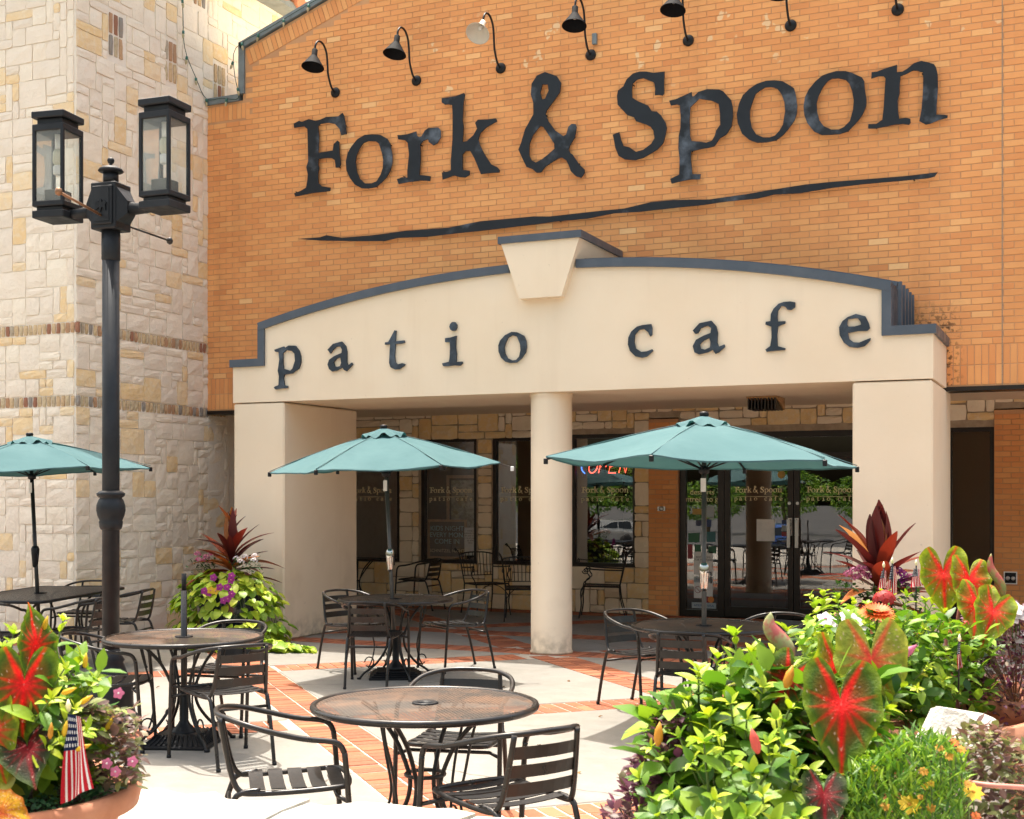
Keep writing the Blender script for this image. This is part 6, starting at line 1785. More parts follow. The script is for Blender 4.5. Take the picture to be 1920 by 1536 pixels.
# ---- low limestone wall in the foreground
wall = thing('low_stone_wall', 'sunlit white limestone wall along the bottom of the picture', 'wall', (0, 0, 0))
wr = random.Random(3); x = -4.3
while x < 1.6:
    w = wr.uniform(.34, .62); x1 = x + w
    b = MB(); NX, NY = 7, 5
    off = .08 * math.sin(x * 1.1); skew = .035 * (x + 2.4)
    zt = .856 + wr.uniform(-.012, .012) + (-.05 if x > -1.15 else 0)
    vs = []
    for j in range(NY + 1):
        for i in range(NX + 1):
            e = i in (0, NX) or j in (0, NY)
            px_ = lerp(x + .006, x1 - .006, i / NX) + (wr.uniform(-.01, .01) if i not in (0, NX) else 0)
            py_ = lerp(2.40, min(3.16, 2.965 + .145 * (px_ + 2.45)) if px_ > -2.45 else 2.965, j / NY) + (wr.uniform(-.018, .018) if e else 0)
            vs.append((px_, py_, zt + wr.uniform(-.010, .010) - (.010 if e else 0)))
    fs = [(j * (NX + 1) + i, j * (NX + 1) + i + 1, (j + 1) * (NX + 1) + i + 1, (j + 1) * (NX + 1) + i) for j in range(NY) for i in range(NX)]
    ring = [i for i in range(NX + 1)] + [j * (NX + 1) + NX for j in range(1, NY + 1)] + [NY * (NX + 1) + i for i in range(NX - 1, -1, -1)] + [j * (NX + 1) for j in range(NY - 1, 0, -1)]
    b0 = len(vs)
    for k in ring: vs.append((vs[k][0], vs[k][1] + wr.uniform(-.012, .012), vs[k][2] - .17))
    m_ = len(ring)
    fs += [(b0 + k, b0 + (k + 1) % m_, ring[(k + 1) % m_], ring[k]) for k in range(m_)]
    b.add(vs, fs, wr.random(), 0, False); fix_normals(b.obj('cap_stone', MT['rock'], wall))
    x = x1
b = MB(); b.box(-4.3, 1.9, 2.46, 2.92, 0, .69); b.obj('wall_body', MT['stone'], wall)

# ---- left foreground pot
PC = at(-20, 1475, 2.75)
pot = thing('terracotta_bowl', 'wide terracotta bowl on the low wall, bottom left corner', 'pot', (PC.x, PC.y, .845))
zr = PC.z - .845
b = MB(); b.lathe([(.001, .0), (.17, 0), (.24, .09), (.275, zr - .05), (.305, zr - .045), (.312, zr - .015), (.305, zr), (.285, zr), (.275, zr - .02), (.265, zr - .035), (.001, zr - .03)], 48, wob=.006); b.obj('bowl', [MT['terracotta']], pot)
b = MB(); b.lathe([(.001, zr - .022), (.27, zr - .028)][::-1], 40); b.obj('soil', MT['soil'], pot)
LB = Vector((PC.x, PC.y, PC.z - .03))
caladium('caladium_plant', 'caladium with large red-veined leaves in the left foreground bowl', LB, [
    (at(45, 1283, 2.62), .125, at(40, 1390, 2.60) - at(45, 1283, 2.62), TOCAM + RV * .25, 'red'),
    (at(52, 1405, 2.58), .105, at(62, 1475, 2.50) - at(52, 1405, 2.58), TOCAM + Vector((0, 0, .3)), 'dark'),
    (at(0, 1525, 2.45), .085, at(50, 1520, 2.42) - at(0, 1525, 2.45) + Vector((0, 0, -.02)), TOCAM + Vector((0, 0, .5)), 'yellow'),
    (at(-12, 1370, 2.60), .11, at(0, 1450, 2.58) - at(-12, 1370, 2.6), TOCAM - RV * .2, 'lime'),
    (at(66, 1212, 2.72), .10, at(62, 1125, 2.74) - at(66, 1212, 2.72), TOCAM * .5 + RV, 'red'),
])
tips = [at(x, y, d) for x, y, d in ((25, 1190, 2.72), (118, 1165, 2.80), (70, 1195, 2.85), (5, 1215, 2.66), (150, 1235, 2.74), (175, 1275, 2.70), (120, 1255, 2.62), (95, 1310, 2.56), (140, 1330, 2.58), (185, 1345, 2.66), (160, 1370, 2.6), (110, 1390, 2.55), (15, 1330, 2.7), (190, 1405, 2.7), (60, 1340, 2.62))]
pp_ = leafy_plant('pepper_plant', 'bright green ornamental pepper plant in the left foreground bowl', 'plant', LB, tips, BIGL, YNGL, .028, .26, .78, 280, spread=.07)
def pl_pp(): return at(prn.uniform(-10, 190), prn.uniform(1250, 1480), 2.80 + prn.uniform(-.12, .15)) - LB, Vector((prn.uniform(-.6, .6), -.5, .5))
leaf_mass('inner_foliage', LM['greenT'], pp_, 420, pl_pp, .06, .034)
for x, y, d, an, c in ((205, 1358, 2.66, .5, 'yellow'), (128, 1296, 2.55, 1.2, 'yellow'), (95, 1372, 2.53, .1, 'amber'), (160, 1313, 2.6, 1.0, 'yellow'), (155, 1402, 2.55, 1.2, 'yellow'), (122, 1368, 2.55, .2, 'yellow'), (85, 1170, 2.75, .3, 'yellow'), (160, 1240, 2.7, .1, 'yellow')):
    p = at(x, y, d) - LB; dr = RV * math.sin(an) + Vector((0, 0, math.cos(an)))
    b = MB(); b.tube([p - dr * .014, p - dr * .008, p + dr * .005, p + dr * .018], [.002, .0052, .0048, .0008], 8); b.obj('pepper', FM[c], pp_)
tr = thing('trailing_plant', 'small-leaved mauve and green trailing plant spilling from the left bowl', 'plant', LB)
def pl_tr():
    a = prn.uniform(0, 1); p = at(lerp(150, 262, a) + prn.uniform(-18, 8), lerp(1330, 1475, prn.random()) - 14 * (1 - a), 2.72 + prn.uniform(-.08, .08))
    return p - LB, RV * .7 + Vector((0, 0, .2))
leaf_mass('foliage', LM['mauve'], tr, 420, pl_tr, .028, .018)
for x, y in ((200, 1432), (216, 1447), (248, 1428), (222, 1300)):
    daisy(tr, at(x, y, 2.62) - LB, TOCAM, .011, FM['pink'], 5, 'white', 1, .1)
th = thing('creeping_thyme', 'tiny-leaved blue-green creeping thyme along the left bowl rim', 'plant', LB)
def pl_th():
    a = prn.uniform(-2.2, .5); r = prn.uniform(.16, .285)
    return Vector((math.cos(a) * r, math.sin(a) * r, .01 + prn.uniform(0, .03))), Vector((math.cos(a), math.sin(a), .5))
leaf_mass('foliage', LM['thyme'], th, 900, pl_th, .014, .009)
flag(0, 2.56, [(128, 1338, 0), (152, 1345, 0), (174, 1478, -.03), (114, 1508, -.03)], 'small flag hanging in front of the left foreground bowl', pole=(at(150, 1500, 2.6), at(128, 1330, 2.58)))

# ---- vine planter at the left pier
VB = Vector((-8.86, 12.05, 0))
vp = thing('vine_planter', 'dark blue glazed pot almost hidden by vines beside the left pier', 'pot', VB)
b = MB(); b.lathe([(.001, 0), (.24, 0), (.30, .12), (.36, .45), (.38, .62), (.40, .65), (.36, .66), (.34, .60), (.001, .58)], 36); b.obj('pot', MT['blue_pot'], vp)
vine = thing('sweet_potato_vine', 'lime green sweet potato vine spilling over the dark pot', 'vine', VB)
vl = []
for k in range(1150):
    if k < 900:
        a = prn.uniform(0, 6.283); e = math.asin(prn.uniform(-.45, .97))
        r = prn.uniform(.86, 1.06)
        p = Vector((.64 * math.cos(a) * math.cos(e) * r, .56 * math.sin(a) * math.cos(e) * r, .26 + .50 * math.sin(e) * r + (.10 if e > 0 else 0) * math.sin(e)))
        p.z = max(.03, p.z - .10 * (1 if e < .25 else 0)); out = Vector((math.cos(a), math.sin(a), .35 * math.sin(e) - .35))
        if math.sin(a) > .55 and prn.random() < .7: continue
    else:
        q = (k - 900) / 250
        p = Vector((.30 + q * .85 + prn.uniform(-.1, .1), -.42 + .25 * q + prn.uniform(-.16, .16) * (1.2 - q), .03 + prn.uniform(0, .16) * (1 - q))); out = Vector((1, -.6, .1))
    vl.append((p, out))
prn.shuffle(vl); vrest = MB()
vl.sort(key=lambda q: q[0].y + prn.uniform(0, .15))
for k, (p, out) in enumerate(vl):
    M = frame(p, out + Vector((prn.uniform(-.5, .5), prn.uniform(-.5, .5), prn.uniform(-.6, .2))), Vector((out.x * .9 + prn.uniform(-.35, .35), out.y * .9 + prn.uniform(-.35, .35), .75)))
    sc = prn.uniform(.75, 1.35)
    me = prn.choice(LIMEL)
    if k < 295: put_leaf(vine, 'leaf', me, M, sc)
    else: vrest.add([M @ (v.co * sc) for v in me.vertices], [tuple(q.vertices) for q in me.polygons], prn.random(), 0, True)
tag(vrest.obj('leaf_mass', LM['limeT'], vine), None, kind='stuff')
b = MB()
for k in range(16):
    a = k * .8; b.tube(spline([(0, 0, .62), (.3 * math.cos(a), .3 * math.sin(a), .66), (.52 * math.cos(a), .48 * math.sin(a), .35), (.56 * math.cos(a), .52 * math.sin(a), .05)], 5), .004, 5)
b.obj('runner', LM['stem'], vine)
cordyline('cordyline_plant', 'burgundy cordyline rising from the vine pot at the left pier', VB + Vector((.0, .05, .62)), .98, .92, 38, 4)
pen = thing('penta_plant', 'pink and white flower clusters beside the left cordyline', 'plant', VB + Vector((0, 0, .6)))
def pl_p():
    s = prn.choice((-1, 1)); return Vector((s * prn.uniform(.12, .42), prn.uniform(-.2, .1), prn.uniform(.20, .38))), Vector((s, -.4, .4))
leaf_mass('foliage', LM['dark'], pen, 240, pl_p, .05, .022)
for x, y, c in ((-.36, -.1, 'pink'), (-.30, -.16, 'pink'), (-.24, -.12, 'pink'), (-.20, -.05, 'pink'), (-.30, -.02, 'pink'), (.20, -.14, 'white'), (.28, -.1, 'white'), (.38, -.05, 'white'), (.42, -.12, 'white'), (.30, -.2, 'white')):
    flower_head(pen, (x, y, .40 + prn.uniform(-.06, .04)), .042, FM[c], 14)
pet = thing('petunia_plant', 'purple petunia blooms scattered on the front of the lime vine', 'plant', VB + Vector((0, -.5, .5)))
b = MB(); b.tube([(0, .3, .1), (-.05, .1, .15), (-.1, 0, .1)], .004, 5); b.obj('stem', LM['stem'], pet)
for x, y, c in ((400, 1083, 'magenta'), (434, 1080, 'magenta'), (383, 1108, 'magenta'), (412, 1101, 'magenta'), (426, 1101, 'magenta'), (392, 1112, 'magenta'), (434, 1114, 'magenta'), (419, 1126, 'magenta'), (427, 1123, 'magenta'), (395, 1107, 'yellow'), (404, 1108, 'yellow'), (433, 1088, 'magenta')):
    q = at(x, y, 14.0) - Vector((VB.x, VB.y - .5, .5))
    daisy(pet, q, TOCAM, .040, FM[c], 5, 'pink', 1, .05)

# ---- right: cordyline pot at the right pier
CB = Vector((-1.74, 11.9, 0))
t = thing('round_planter', 'terracotta planter at the right pier holding a cordyline', 'pot', CB)
b = MB(); b.lathe([(.001, 0), (.27, 0), (.33, .40), (.35, .55), (.39, .56), (.39, .64), (.35, .64), (.34, .58), (.001, .57)], 36); b.obj('pot', MT['terracotta'], t)
cordyline('cordyline_plant', 'burgundy and orange cordyline in front of the right pier', CB + Vector((0, 0, .60)), 1.06, .86, 34, 9)
pen = thing('penta_plant', 'pink penta bush under the right cordyline', 'plant', CB + Vector((0, 0, .6)))
pb_ = CB + Vector((0, 0, .6))
def pl_q(): return Vector((prn.uniform(-.36, .40), prn.uniform(-.34, .0), prn.uniform(-.05, .30))), Vector((prn.uniform(-1, 1), -.6, .4))
leaf_mass('foliage', LM['dark'], pen, 420, pl_q, .07, .028)
for x, y, c in [(1590, 1078, 'pink'), (1600, 1072, 'pink'), (1612, 1068, 'pink'), (1617, 1080, 'pink'), (1630, 1083, 'pink'), (1605, 1085, 'pink'), (1622, 1071, 'pink'), (1684, 1072, 'magenta'), (1692, 1078, 'magenta'), (1697, 1088, 'magenta'), (1688, 1095, 'magenta'), (1700, 1102, 'magenta'), (1683, 1104, 'pink'), (1706, 1085, 'pink')]:
    flower_head(pen, at(x, y, 11.5) - pb_, .045, FM[c], 16)

# ---- right: large mid-distance pot group
MBs = at(1690, 1240, 4.9); MB0 = Vector((MBs.x, MBs.y, .84))
t = thing('terracotta_tub', 'large terracotta tub hidden under the flowers at right', 'pot', (MB0.x, MB0.y, 0))
b = MB(); b.lathe([(.001, 0), (.34, 0), (.43, .60), (.46, .78), (.50, .79), (.50, .88), (.46, .88), (.45, .82), (.001, .81)], 40); b.obj('pot', MT['terracotta'], t)
tips = [at(x, y, d) for x, y, d in ((1660, 1115, 5.0), (1700, 1120, 5.1), (1735, 1130, 4.9), (1770, 1150, 4.85), (1800, 1180, 4.8), (1690, 1160, 4.7), (1730, 1180, 4.65), (1660, 1190, 4.6), (1760, 1215, 4.6), (1790, 1240, 4.55), (1700, 1220, 4.5), (1740, 1250, 4.45), (1820, 1240, 4.7), (1680, 1255, 4.45), (1770, 1275, 4.45), (1630, 1170, 4.8), (1615, 1205, 4.7), (1840, 1195, 4.9), (1720, 1290, 4.4), (1790, 1290, 4.5), (1755, 1120, 5.1), (1650, 1235, 4.6))]
leafy_plant('green_shrub', 'mid-green leafy shrub filling the tub between the caladiums', 'shrub', MB0, tips, MIDL, YNGL, .030, .28, .95, 295, spread=.2)
def pl_mm():
    x = prn.uniform(1500, 1860); return at(x, prn.uniform(1150 + 30 * abs((x - 1680) / 180), 1350), 4.85 + prn.uniform(-.35, .4)) - MB0, Vector((prn.uniform(-.6, .6), -.5, .5))
leaf_mass('inner_foliage', LM['greenT'], thing('filler_greens', 'dense green foliage in the lower part of the flower tub', 'foliage', MB0), 1500, pl_mm, .065, .034)
tips = [at(x, y, d) for x, y, d in ((1520, 1118, 5.1), (1545, 1112, 5.15), (1570, 1118, 5.1), (1600, 1128, 5.05), (1625, 1135, 5.0), (1530, 1150, 4.95), (1560, 1158, 4.9), (1590, 1165, 4.85), (1515, 1170, 4.9), (1545, 1190, 4.8), (1580, 1200, 4.75))]
leafy_plant('lime_coleus', 'chartreuse coleus at the left side of the flower tub', 'plant', MB0 + Vector((-.22, .05, 0)), tips, leaf_pool('leaf', LM['lime'], .085, .058, 5), leaf_pool('leaf', LM['lime'], .07, .045, 3), .026, .24, .95, 280, spread=.12)
cb_ = MB0 + Vector((.18, 0, 0))
cal2 = caladium('caladium_plant', 'caladium with four red and lime leaves standing above the tub', cb_, [
    (at(1769, 1075, 4.95), .170, at(1776, 1180, 4.9) - at(1769, 1075, 4.95), TOCAM - RV * .15, 'lime'),
    (at(1818, 1088, 4.85), .155, at(1822, 1190, 4.75) - at(1818, 1088, 4.85), TOCAM + RV * .15, 'redder'),
    (at(1832, 1132, 4.75), .150, at(1826, 1215, 4.65) - at(1832, 1132, 4.75), TOCAM + Vector((0, 0, .3)), 'redder'),
    (at(1862, 1146, 4.70), .150, at(1842, 1222, 4.62) - at(1862, 1146, 4.7), TOCAM + RV * .1, 'lime'),
])
rolled_leaf(cal2, cb_, at(1880, 1120, 4.8), at(1855, 1038, 4.85), .016, ((.22, .24, .06), (.40, .08, .06)))
g_ = thing('gerbera_plant', 'single orange gerbera bloom standing in the flower tub', 'flower', MB0 + Vector((-.1, -.1, 0)))
gp = at(1645, 1148, 4.55) - (MB0 + Vector((-.1, -.1, 0)))
daisy(g_, gp, Vector((.15, -.25, 1)), .062, FM['orange'], 22, 'red', 3, .12, 'bloom')
b = MB(); b.tube(spline([(0, 0, 0), gp * .5 + Vector((0, .03, .02)), gp], 6), .005, 6); b.obj('stalk', LM['stem'], g_)
w_ = thing('white_vinca', 'white vinca blooms at the left of the flower tub', 'flower', MB0 + Vector((-.2, -.1, 0)))
wb = MB0 + Vector((-.2, -.1, 0))
b = MB()
for x, y in ((1556, 1166), (1566, 1174), (1590, 1156), (1600, 1163), (1548, 1160), (1614, 1180), (1905, 1140), (1912, 1150), (1898, 1156), (1915, 1195)):
    q = at(x, y, 4.78) - wb
    daisy(w_, q, TOCAM + Vector((0, 0, .6)), .030, FM['white'], 5, 'pink', 1, .05); b.tube([q - Vector((0, 0, .12)), q], .002, 4)
b.obj('stem', LM['stem'], w_)
r_ = thing('red_blossom', 'dark red rounded blossom below the stick flags', 'flower', MB0)
flower_head(r_, at(1658, 1128, 4.75) - MB0, .042, FM['red'], 26)
for x, y in ((1775, 1172), (1778, 1188), (1810, 1170)): flower_head(r_, at(x, y, 4.6) - MB0, .014, FM['coral'], 8)
b = MB(); b.tube([(0, 0, 0), at(1658, 1135, 4.75) - MB0], .003, 5); b.obj('stem', LM['stem'], r_)
flag(0, 5.15, [(1671, 1062, 0), (1679, 1062, 0), (1684, 1115, 0), (1658, 1122, 0)], 'foremost stick flag standing above the flower tub', pole=(at(1672, 1180, 5.15), at(1673, 1054, 5.15)), seed=1)
flag(0, 5.35, [(1653, 1070, 0), (1661, 1070, 0), (1664, 1102, 0), (1647, 1105, 0)], 'stick flag just left of the foremost one in the tub', pole=(at(1656, 1180, 5.35), at(1657, 1062, 5.35)), seed=2)
flag(0, 5.30, [(1713, 1066, 0), (1725, 1068, 0), (1730, 1098, 0), (1708, 1102, 0)], 'stick flag right of the foremost one, left of the caladium', pole=(at(1717, 1180, 5.3), at(1718, 1058, 5.3)), seed=3)
flag(0, 4.45, [(1797, 1206, 0), (1801, 1206, 0), (1803, 1252, 0), (1794, 1256, 0)], 'furled navy stick flag low among the shrub leaves', pole=(at(1797, 1300, 4.45), at(1799, 1200, 4.45)), seed=4)

# purple basil pot far right, trailing plant and boulder
PB_ = at(1878, 1330, 4.95); pot2 = thing('terracotta_pot', 'tall terracotta pot behind the white boulder at far right', 'pot', (PB_.x + .02, PB_.y, 0))
b = MB(); b.lathe([(.001, 0), (.17, 0), (.20, .70), (.215, .86), (.235, .87), (.235, .93), (.21, .93), (.20, .88), (.001, .87)], 32); b.obj('pot', MT['terracotta'], pot2)
pbn = thing('purple_basil', 'mound of tiny purple leaves at the right picture edge', 'plant', (PB_.x + .05, PB_.y, .9)); pbb = Vector((PB_.x + .05, PB_.y, .9))
def pl_b():
    a = prn.uniform(0, 6.283); r = prn.uniform(.55, 1) ** .5; h = prn.uniform(0, 1)
    p = Vector((.30 * math.cos(a) * r * (1.05 - .5 * h), .26 * math.sin(a) * r * (1.05 - .5 * h), -.04 + .40 * h)); return p, Vector((math.cos(a), math.sin(a), .7))
leaf_mass('foliage', LM['purple'], pbn, 2600, pl_b, .030, .017)
b = MB()
for k in range(40):
    p, _o = pl_b(); b.tube([(0, 0, -.02), p * .6 + Vector((0, 0, .03)), p], .002, 4)
b.obj('stem', LM['wood_stem'], pbn)
trn = thing('trailing_greens', 'dark trailing greens hanging beside the terracotta pot at right', 'plant', (PB_.x + .14, PB_.y - .1, .85))
def pl_t(): return Vector((prn.uniform(-.02, .2), prn.uniform(-.12, .1), prn.uniform(-.38, .05))), Vector((.4, -.6, -.5))
leaf_mass('foliage', LM['mauve'], trn, 420, pl_t, .028, .014)
bo = MB(); NB, MBn = 18, 10; bc = at(1795, 1358, 4.25)
rock_t = thing('limestone_boulder', 'white rough limestone boulder among the plants at right', 'boulder', (bc.x, bc.y, .55))
vs = []
for i in range(MBn + 1):
    ph = math.pi * i / MBn
    for j in range(NB):
        a = 2 * math.pi * j / NB
        q = Vector((math.sin(ph) * math.cos(a), math.sin(ph) * math.sin(a), math.cos(ph)))
        e = Vector([math.copysign(abs(v) ** .55, v) for v in q])
        k = 1 + .10 * mnoise.noise(q * 2.2) + .05 * mnoise.noise(q * 6)
        vs.append((e.x * .155 * k, e.y * .13 * k, e.z * .43 * k))
bo.add(vs, [(i * NB + j, (i + 1) * NB + j, (i + 1) * NB + (j + 1) % NB, i * NB + (j + 1) % NB) for i in range(MBn) for j in range(NB)])
bo.obj('rock', MT['rock'], rock_t)

# ---- right foreground raised bed
bed = thing('planter_bed', 'raised soil bed behind the low wall at bottom right', 'planter', (-.2, 3.25, 0))
b = MB(); b.box(-1.0, 2.0, -.22, .62, 0, .76); b.obj('bed_body', MT['stone'], bed)
b = MB(); b.box(-.95, 1.95, -.2, .57, .761, .775); b.obj('soil', MT['soil'], bed)
FB = at(1380, 1560, 2.9); FB.z = .77
tips = [at(x, y, d) for x, y, d in ((1222, 1402, 2.75), (1345, 1235, 2.95), (1378, 1195, 3.0), (1412, 1225, 2.95), (1310, 1258, 2.9), (1455, 1215, 3.0), (1475, 1185, 3.05), (1430, 1290, 2.8), (1370, 1320, 2.75), (1330, 1345, 2.75), (1290, 1315, 2.85), (1440, 1395, 2.62), (1260, 1490, 2.62), (1375, 1430, 2.6), (1300, 1430, 2.68), (1480, 1330, 2.75), (1340, 1500, 2.55), (1430, 1490, 2.5), (1490, 1440, 2.6), (1235, 1530, 2.6), (1400, 1530, 2.48), (1500, 1530, 2.5), (1470, 1260, 2.9), (1520, 1290, 2.95), (1200, 1460, 2.7), (1275, 1385, 2.75), (1335, 1290, 2.85), (1400, 1350, 2.72), (1455, 1350, 2.72), (1320, 1395, 2.65), (1410, 1450, 2.55), (1350, 1380, 2.68), (1465, 1400, 2.6), (1270, 1545, 2.55), (1325, 1545, 2.5), (1450, 1545, 2.48), (1520, 1350, 2.85), (1660, 1330, 2.8), (1690, 1290, 2.85), (1650, 1270, 2.9), (1515, 1450, 2.65), (1635, 1390, 2.72), (1610, 1430, 2.68))]
ls = leafy_plant('leafy_shrub', 'bright green broad-leaved shrub with red bud, bottom right foreground', 'shrub', FB, tips, BIGL, YNGL, .030, .30, 1.0, 298, spread=.16)
def pl_ff():
    x = prn.uniform(1215, 1660); y0 = 1330 - .45 * (x - 1215) if x < 1450 else 1260
    return at(x, prn.uniform(max(y0, 1250), 1570), 2.98 + prn.uniform(-.15, .25)) - FB, Vector((prn.uniform(-.6, .6), -.5, .5))
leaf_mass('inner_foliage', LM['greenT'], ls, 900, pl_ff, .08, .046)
for x, y, d, c, an in ((1415, 1388, 2.5, 'coral', -.25), (1703, 1222, 2.9, 'pink', .9), (1480, 1268, 2.7, 'amber', .3), (1235, 1375, 2.7, 'amber', 0.1)):
    p = at(x, y, d) - FB; dr = RV * math.sin(an) + Vector((0, 0, math.cos(an)))
    b = MB(); b.tube([p - dr * .026, p - dr * .014, p + dr * .006, p + dr * .024], [.004, .010, .009, .001], 8); b.obj('bud', FM[c], ls)
CB2 = at(1580, 1560, 2.85); CB2.z = .77
cal3 = caladium('caladium_plant', 'caladium with the largest red-hearted leaf, right foreground', CB2, [
    (at(1577, 1320, 2.66), .155, at(1583, 1462, 2.62) - at(1577, 1320, 2.68), TOCAM + RV * .05, 'red'),
    (at(1634, 1238, 2.92), .150, at(1640, 1350, 2.9) - at(1634, 1238, 2.92), TOCAM - RV * .35, 'pale'),
    (at(1563, 1252, 3.0), .125, at(1556, 1340, 2.98) - at(1563, 1252, 3.0), TOCAM + RV * .5, 'lime'),
    (at(1478, 1272, 2.88), .105, at(1440, 1340, 2.86) - at(1478, 1272, 2.88), TOCAM - RV * .3 + Vector((0, 0, .5)), 'red'),
    (at(1545, 1490, 2.55), .085, at(1550, 1560, 2.5) - at(1545, 1490, 2.55), TOCAM + Vector((0, 0, .2)), 'dark'),
    (at(1625, 1290, 2.98), .135, at(1665, 1400, 2.95) - at(1625, 1290, 2.98), TOCAM + RV * .4, 'pale'),
])
rolled_leaf(cal3, CB2, at(1478, 1240, 2.95), at(1440, 1148, 2.98), .020, ((.34, .36, .16), (.42, .10, .09)))
MG = at(1700, 1580, 2.75); MG.z = .77
mg = thing('marigold_plant', 'fine-leaved green plant with small yellow daisies, bottom right', 'plant', MG)
def pl_m():
    x = prn.uniform(1590, 1810); y0 = 1375 + 60 * abs((x - 1720) / 110) ** 1.5
    return at(x, prn.uniform(y0, 1560), 2.72 + prn.uniform(-.18, .18)) - MG, Vector((prn.uniform(-.3, .3), -.2, 1))
leaf_mass('foliage', LM['greenT'], mg, 2300, pl_m, .034, .007, 'blade')
b = MB()
for x, y, r, c in ((1705, 1508, .022, 'yellow'), (1825, 1484, .020, 'yellow'), (1802, 1405, .010, 'amber'), (1780, 1418, .010, 'amber'), (1762, 1402, .009, 'amber'), (1732, 1446, .010, 'amber'), (1735, 1475, .008, 'yellow'), (1746, 1469, .008, 'yellow'), (1727, 1494, .008, 'amber'), (1747, 1515, .010, 'amber'), (1660, 1512, .010, 'amber'), (1830, 1530, .010, 'orange'), (1790, 1392, .009, 'orange'), (1815, 1470, .009, 'amber'), (1640, 1440, .008, 'yellow')):
    p = at(x, y, 2.58) - MG; daisy(mg, p, TOCAM + Vector((0, 0, .8)), r, FM[c], 8, 'amber', 1, .05)
    b.tube([p + Vector((0, .03, -.09)), p], .0016, 4)
b.obj('stem', LM['stem'], mg)
PM = at(1850, 1580, 2.9); PM.z = .77
pm = thing('mauve_groundcover', 'mauve and grey-green plump-leaved groundcover at right foreground', 'plant', PM)
def pl_pm():
    x = prn.uniform(1690, 1960); y0 = 1385 + 25 * math.sin(x * .03) - (x - 1800) * .05
    return at(x, lerp(y0, 1570, prn.random() ** 1.3), 3.02 + prn.uniform(-.2, .15)) - PM, Vector((prn.uniform(-.6, .6), -.6, .5))
leaf_mass('foliage', LM['mauve'], pm, 1500, pl_pm, .030, .019)
PI = at(1210, 1560, 2.95); PI.z = .77
pi = thing('purple_iresine', 'pink and purple small-leaved plant left of the bright green shrub', 'plant', PI)
def pl_pi():
    y = prn.uniform(1345, 1560); w = lerp(20, 75, (y - 1345) / 200)
    return at(1262 - .32 * (y - 1345) + prn.uniform(-w, w), y, 2.95 + prn.uniform(-.12, .12)) - PI, Vector((prn.uniform(-.7, .5), -.4, .5))
leaf_mass('foliage', LM['purple'], pi, 620, pl_pi, .034, .018)
b = MB()
for k in range(26):
    p, _o = pl_pi(); b.tube(spline([(0, 0, 0), p * .55 + Vector((0, 0, .04)), p], 4), .0022, 4)
b.obj('stem', LM['wood_stem'], pi)
hz = thing('garden_hose', 'thin pink stem-like hose lying over the plants at right edge', 'hose', at(1800, 1466, 2.75))
hb = at(1800, 1466, 2.75)
b = MB(); b.tube([p - hb for p in spline([at(1790, 1462, 2.78), at(1850, 1472, 2.72), at(1930, 1478, 2.7), at(1990, 1490, 2.7)], 5)], .0055, 8); b.obj('tube', mat('pink_hose', (0.46, 0.17, 0.13), 0.5), hz)
# ------------------------------------------------------------------ the car park behind the camera (seen mirrored in the glass)
def suv(x, y, rz, label, paint, z):
    t = thing('parked_suv', label, 'car', (x, y, z), rz, 'cars mirrored in the windows')
    prof = [(-2.25, .35), (-2.28, .75), (-2.2, 1.0), (-1.95, 1.55), (-1.7, 1.66), (.2, 1.68), (.65, 1.55), (1.25, 1.08), (2.05, .95), (2.28, .75), (2.3, .38)]
    b = MB(); n = len(prof); vs = []; W = .88
    for s, inset in ((-1, 0), (1, 0)):
        for (px_, pz) in prof:
            w = W - (.16 if pz > 1.2 else .03 if pz < .5 else 0)
            vs.append((px_, s * w, pz))
    fs = [tuple(range(n))[::-1], tuple(range(n, 2 * n))] + [(i, (i + 1) % n, n + (i + 1) % n, n + i) for i in range(n)]
    b.add(vs, fs); fix_normals(b.obj('body', mat('car_paint', paint, .25, .3, coat=.6), t))
    gl = mat('car_glass', (.01, .012, .014), .05)
    for s in (-1, 1):
        for x0, x1, x2, x3 in ((-1.85, -.95, -.95, -1.62), (-.88, .1, .1, -.88), (.17, 1.05, .45, .17)):
            b = MB(); b.add([(x0, s * .865, 1.08), (x1, s * .865, 1.08), (x2, s * .745, 1.52), (x3, s * .745, 1.52)], [(0, 1, 2, 3)]); b.obj('side_window', gl, t)
        for wx in (-1.4, 1.4):
            M = Matrix.Translation((wx, s * .80, .36)) @ Matrix.Rotation(R(90), 4, 'X')
            b = MB(); b.lathe([(.20, -.1), (.35, -.1), (.36, 0), (.35, .1), (.20, .1)], 24, M=M); w = b.obj('wheel', mat('tyre', (.02, .02, .02), .8), t)
            b = MB(); b.lathe([(.001, -.08), (.21, -.08), (.21, .08), (.001, .08)], 20, M=M); b.obj('rim', MT['steel'], w)
        b = MB(); b.bevbox(-2.27, -2.16, s * .62 - .16, s * .62 + .16, .85, 1.05, .02); b.obj('tail_light', FM['red'], t)
        b = MB(); b.bevbox(2.1, 2.24, s * .6 - .18, s * .6 + .18, .78, .92, .02); b.obj('headlight', MT['white'], t)
    b = MB(); b.add([(-2.17, -.7, 1.1), (-2.17, .7, 1.1), (-1.98, .62, 1.52), (-1.98, -.62, 1.52)], [(0, 1, 2, 3)]); b.obj('rear_window', gl, t)
    b = MB(); b.add([(1.22, -.72, 1.12), (1.22, .72, 1.12), (.72, .64, 1.53), (.72, -.64, 1.53)], [(0, 1, 2, 3)]); b.obj('windscreen', gl, t)
    return t
suv(-28.9, -43.8, R(156), 'silver SUV reflected in the window under the neon sign', (.50, .49, .46), -1.48)
suv(-42.1, -37.9, R(-159), 'grey SUV reflected in the leftmost porch window', (.20, .22, .24), -1.45)
suv(-15.9, -34.2, R(-114), 'blue car reflected in the entrance doors', (.03, .09, .30), -1.45)
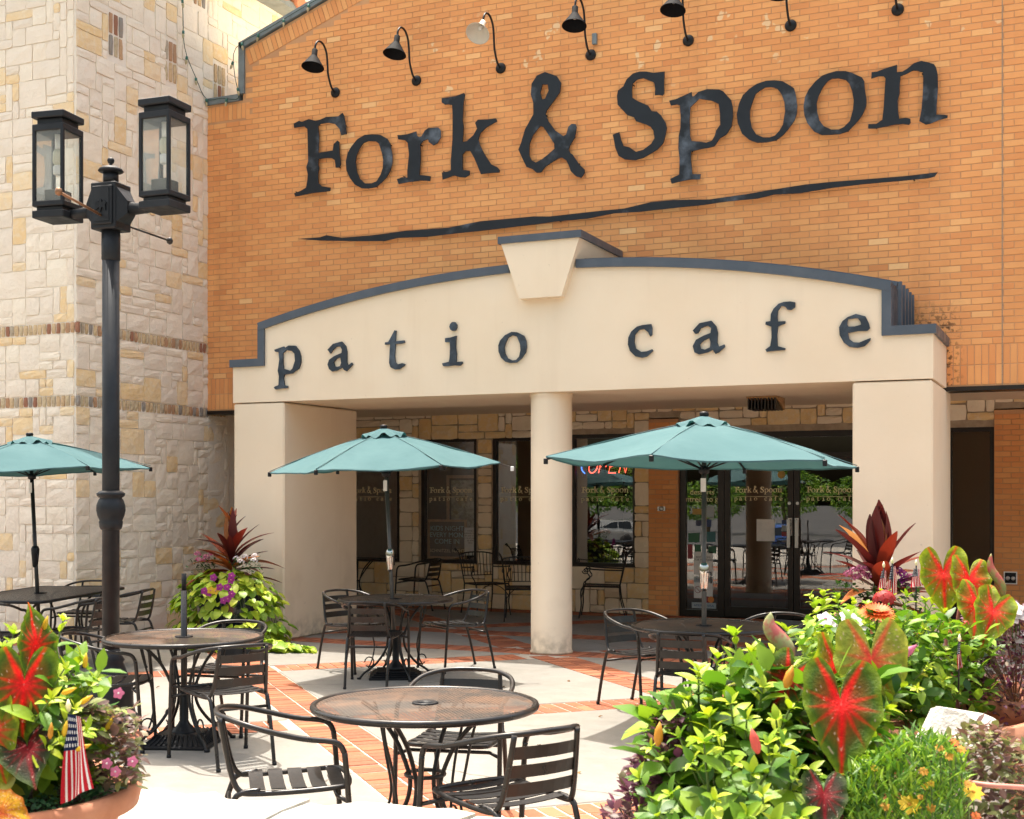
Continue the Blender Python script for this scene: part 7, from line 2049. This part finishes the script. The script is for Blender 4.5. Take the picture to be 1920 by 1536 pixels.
def tree(x, y, h, r, seed, label):
    t = thing('tree', label, 'tree', (x, y, -1.5), 0, 'trees beyond the car park'); rr = random.Random(seed)
    b = MB(); b.tube(spline([(0, 0, 0), (.1, 0, h * .3), (-.05, .1, h * .55), (0, 0, h * .8)], 4), [lerp(.22, .05, i / 12) for i in range(13)], 8)
    for k in range(6):
        a = k * 1.1; b.tube([(0, 0, h * (.35 + .06 * k)), (r * .6 * math.cos(a), r * .6 * math.sin(a), h * (.55 + .05 * k))], [.08, .03], 6)
    b.obj('trunk', LM['wood_stem'], t)
    b = MB()
    for k in range(2600):
        c = Vector((rr.gauss(0, 1), rr.gauss(0, 1), rr.gauss(0, 1))).normalized() * rr.uniform(.55, 1) ** .5
        lob = 1 + .22 * math.sin(3 * math.atan2(c.y, c.x) + seed) + .15 * math.sin(5 * c.z + seed)
        p = Vector((c.x * r * lob, c.y * r * lob, h * .64 + c.z * h * .36))
        s = rr.uniform(.14, .30)
        vs, fs = leaf_geo(s, s * .6, .2, .2, 2)
        M = frame(p, c + Vector((rr.uniform(-1, 1), rr.uniform(-1, 1), rr.uniform(-1, .5))), Vector((rr.uniform(-1, 1), rr.uniform(-1, 1), 1)))
        b.add([M @ Vector(v) for v in vs], fs, rr.random(), 0, True)
    b.obj('crown', LM['greenT'], t)
for k, (x, y, h, r) in enumerate(((-64, -66, 6, 3.6), (-55, -70, 5.5, 3.4), (-47, -68, 7, 3.8), (-40, -66, 4.6, 3.0), (-36, -72, 6.6, 3.6), (-29, -69, 4.4, 3.2), (-23, -70, 5.6, 3.5), (-16, -68, 5, 3.4), (-9, -71, 6.6, 3.8), (-74, -68, 6, 3.6))):
    tree(x, y, h, r, k, ('first', 'second', 'third', 'fourth', 'fifth', 'sixth', 'seventh', 'eighth', 'ninth', 'outermost')[k] + ' tree of the row mirrored in the cafe windows')
# ------------------------------------------------------------------ dry leaves and saw joints on the patio
lm = mat('dry_leaf', ramp=[(0, (.10, .05, .02)), (1, (.30, .17, .05))], src='random', rough=.8)
lr = random.Random(21)
dl = []
for k in range(4):
    vs, fs = leaf_geo(.05, .026, .6, .5, 4, 'oval', .05); b = MB(); b.add(vs, fs, .5, 0, True); dl.append(b.mesh('fallen_leaf', lm))
spots = [(1065, 1278, 'by the column foot'), (690, 1268, 'near the middle table'), (885, 1330, 'between the middle and front tables'), (1130, 1345, 'on the bright slab left of the right table'), (560, 1290, 'on the diagonal brick band'),
         (1010, 1400, 'beside the front right chair'), (470, 1460, 'beside the left foreground chair'), (300, 1290, 'near the lamp post'), (940, 1290, 'right of the middle table shadow'), (640, 1340, 'left of the foreground table'), (1090, 1450, 'on the slab at bottom centre'), (760, 1262, 'under the middle table')]
for k, (x, y, where) in enumerate(spots):
    u = (x - 960) / 2440; d = 1.68 * 2440 / (y - 930)
    o = link('fallen_leaf', dl[k % 4], None, ((u * _c - _s) * d, (u * _s + _c) * d, .012)); o.rotation_euler = (lr.uniform(-.2, .2), lr.uniform(-.2, .2), lr.uniform(0, 6))
    tag(o, 'small dry brown leaf lying ' + where, 'leaf', 'dry leaves on the patio')
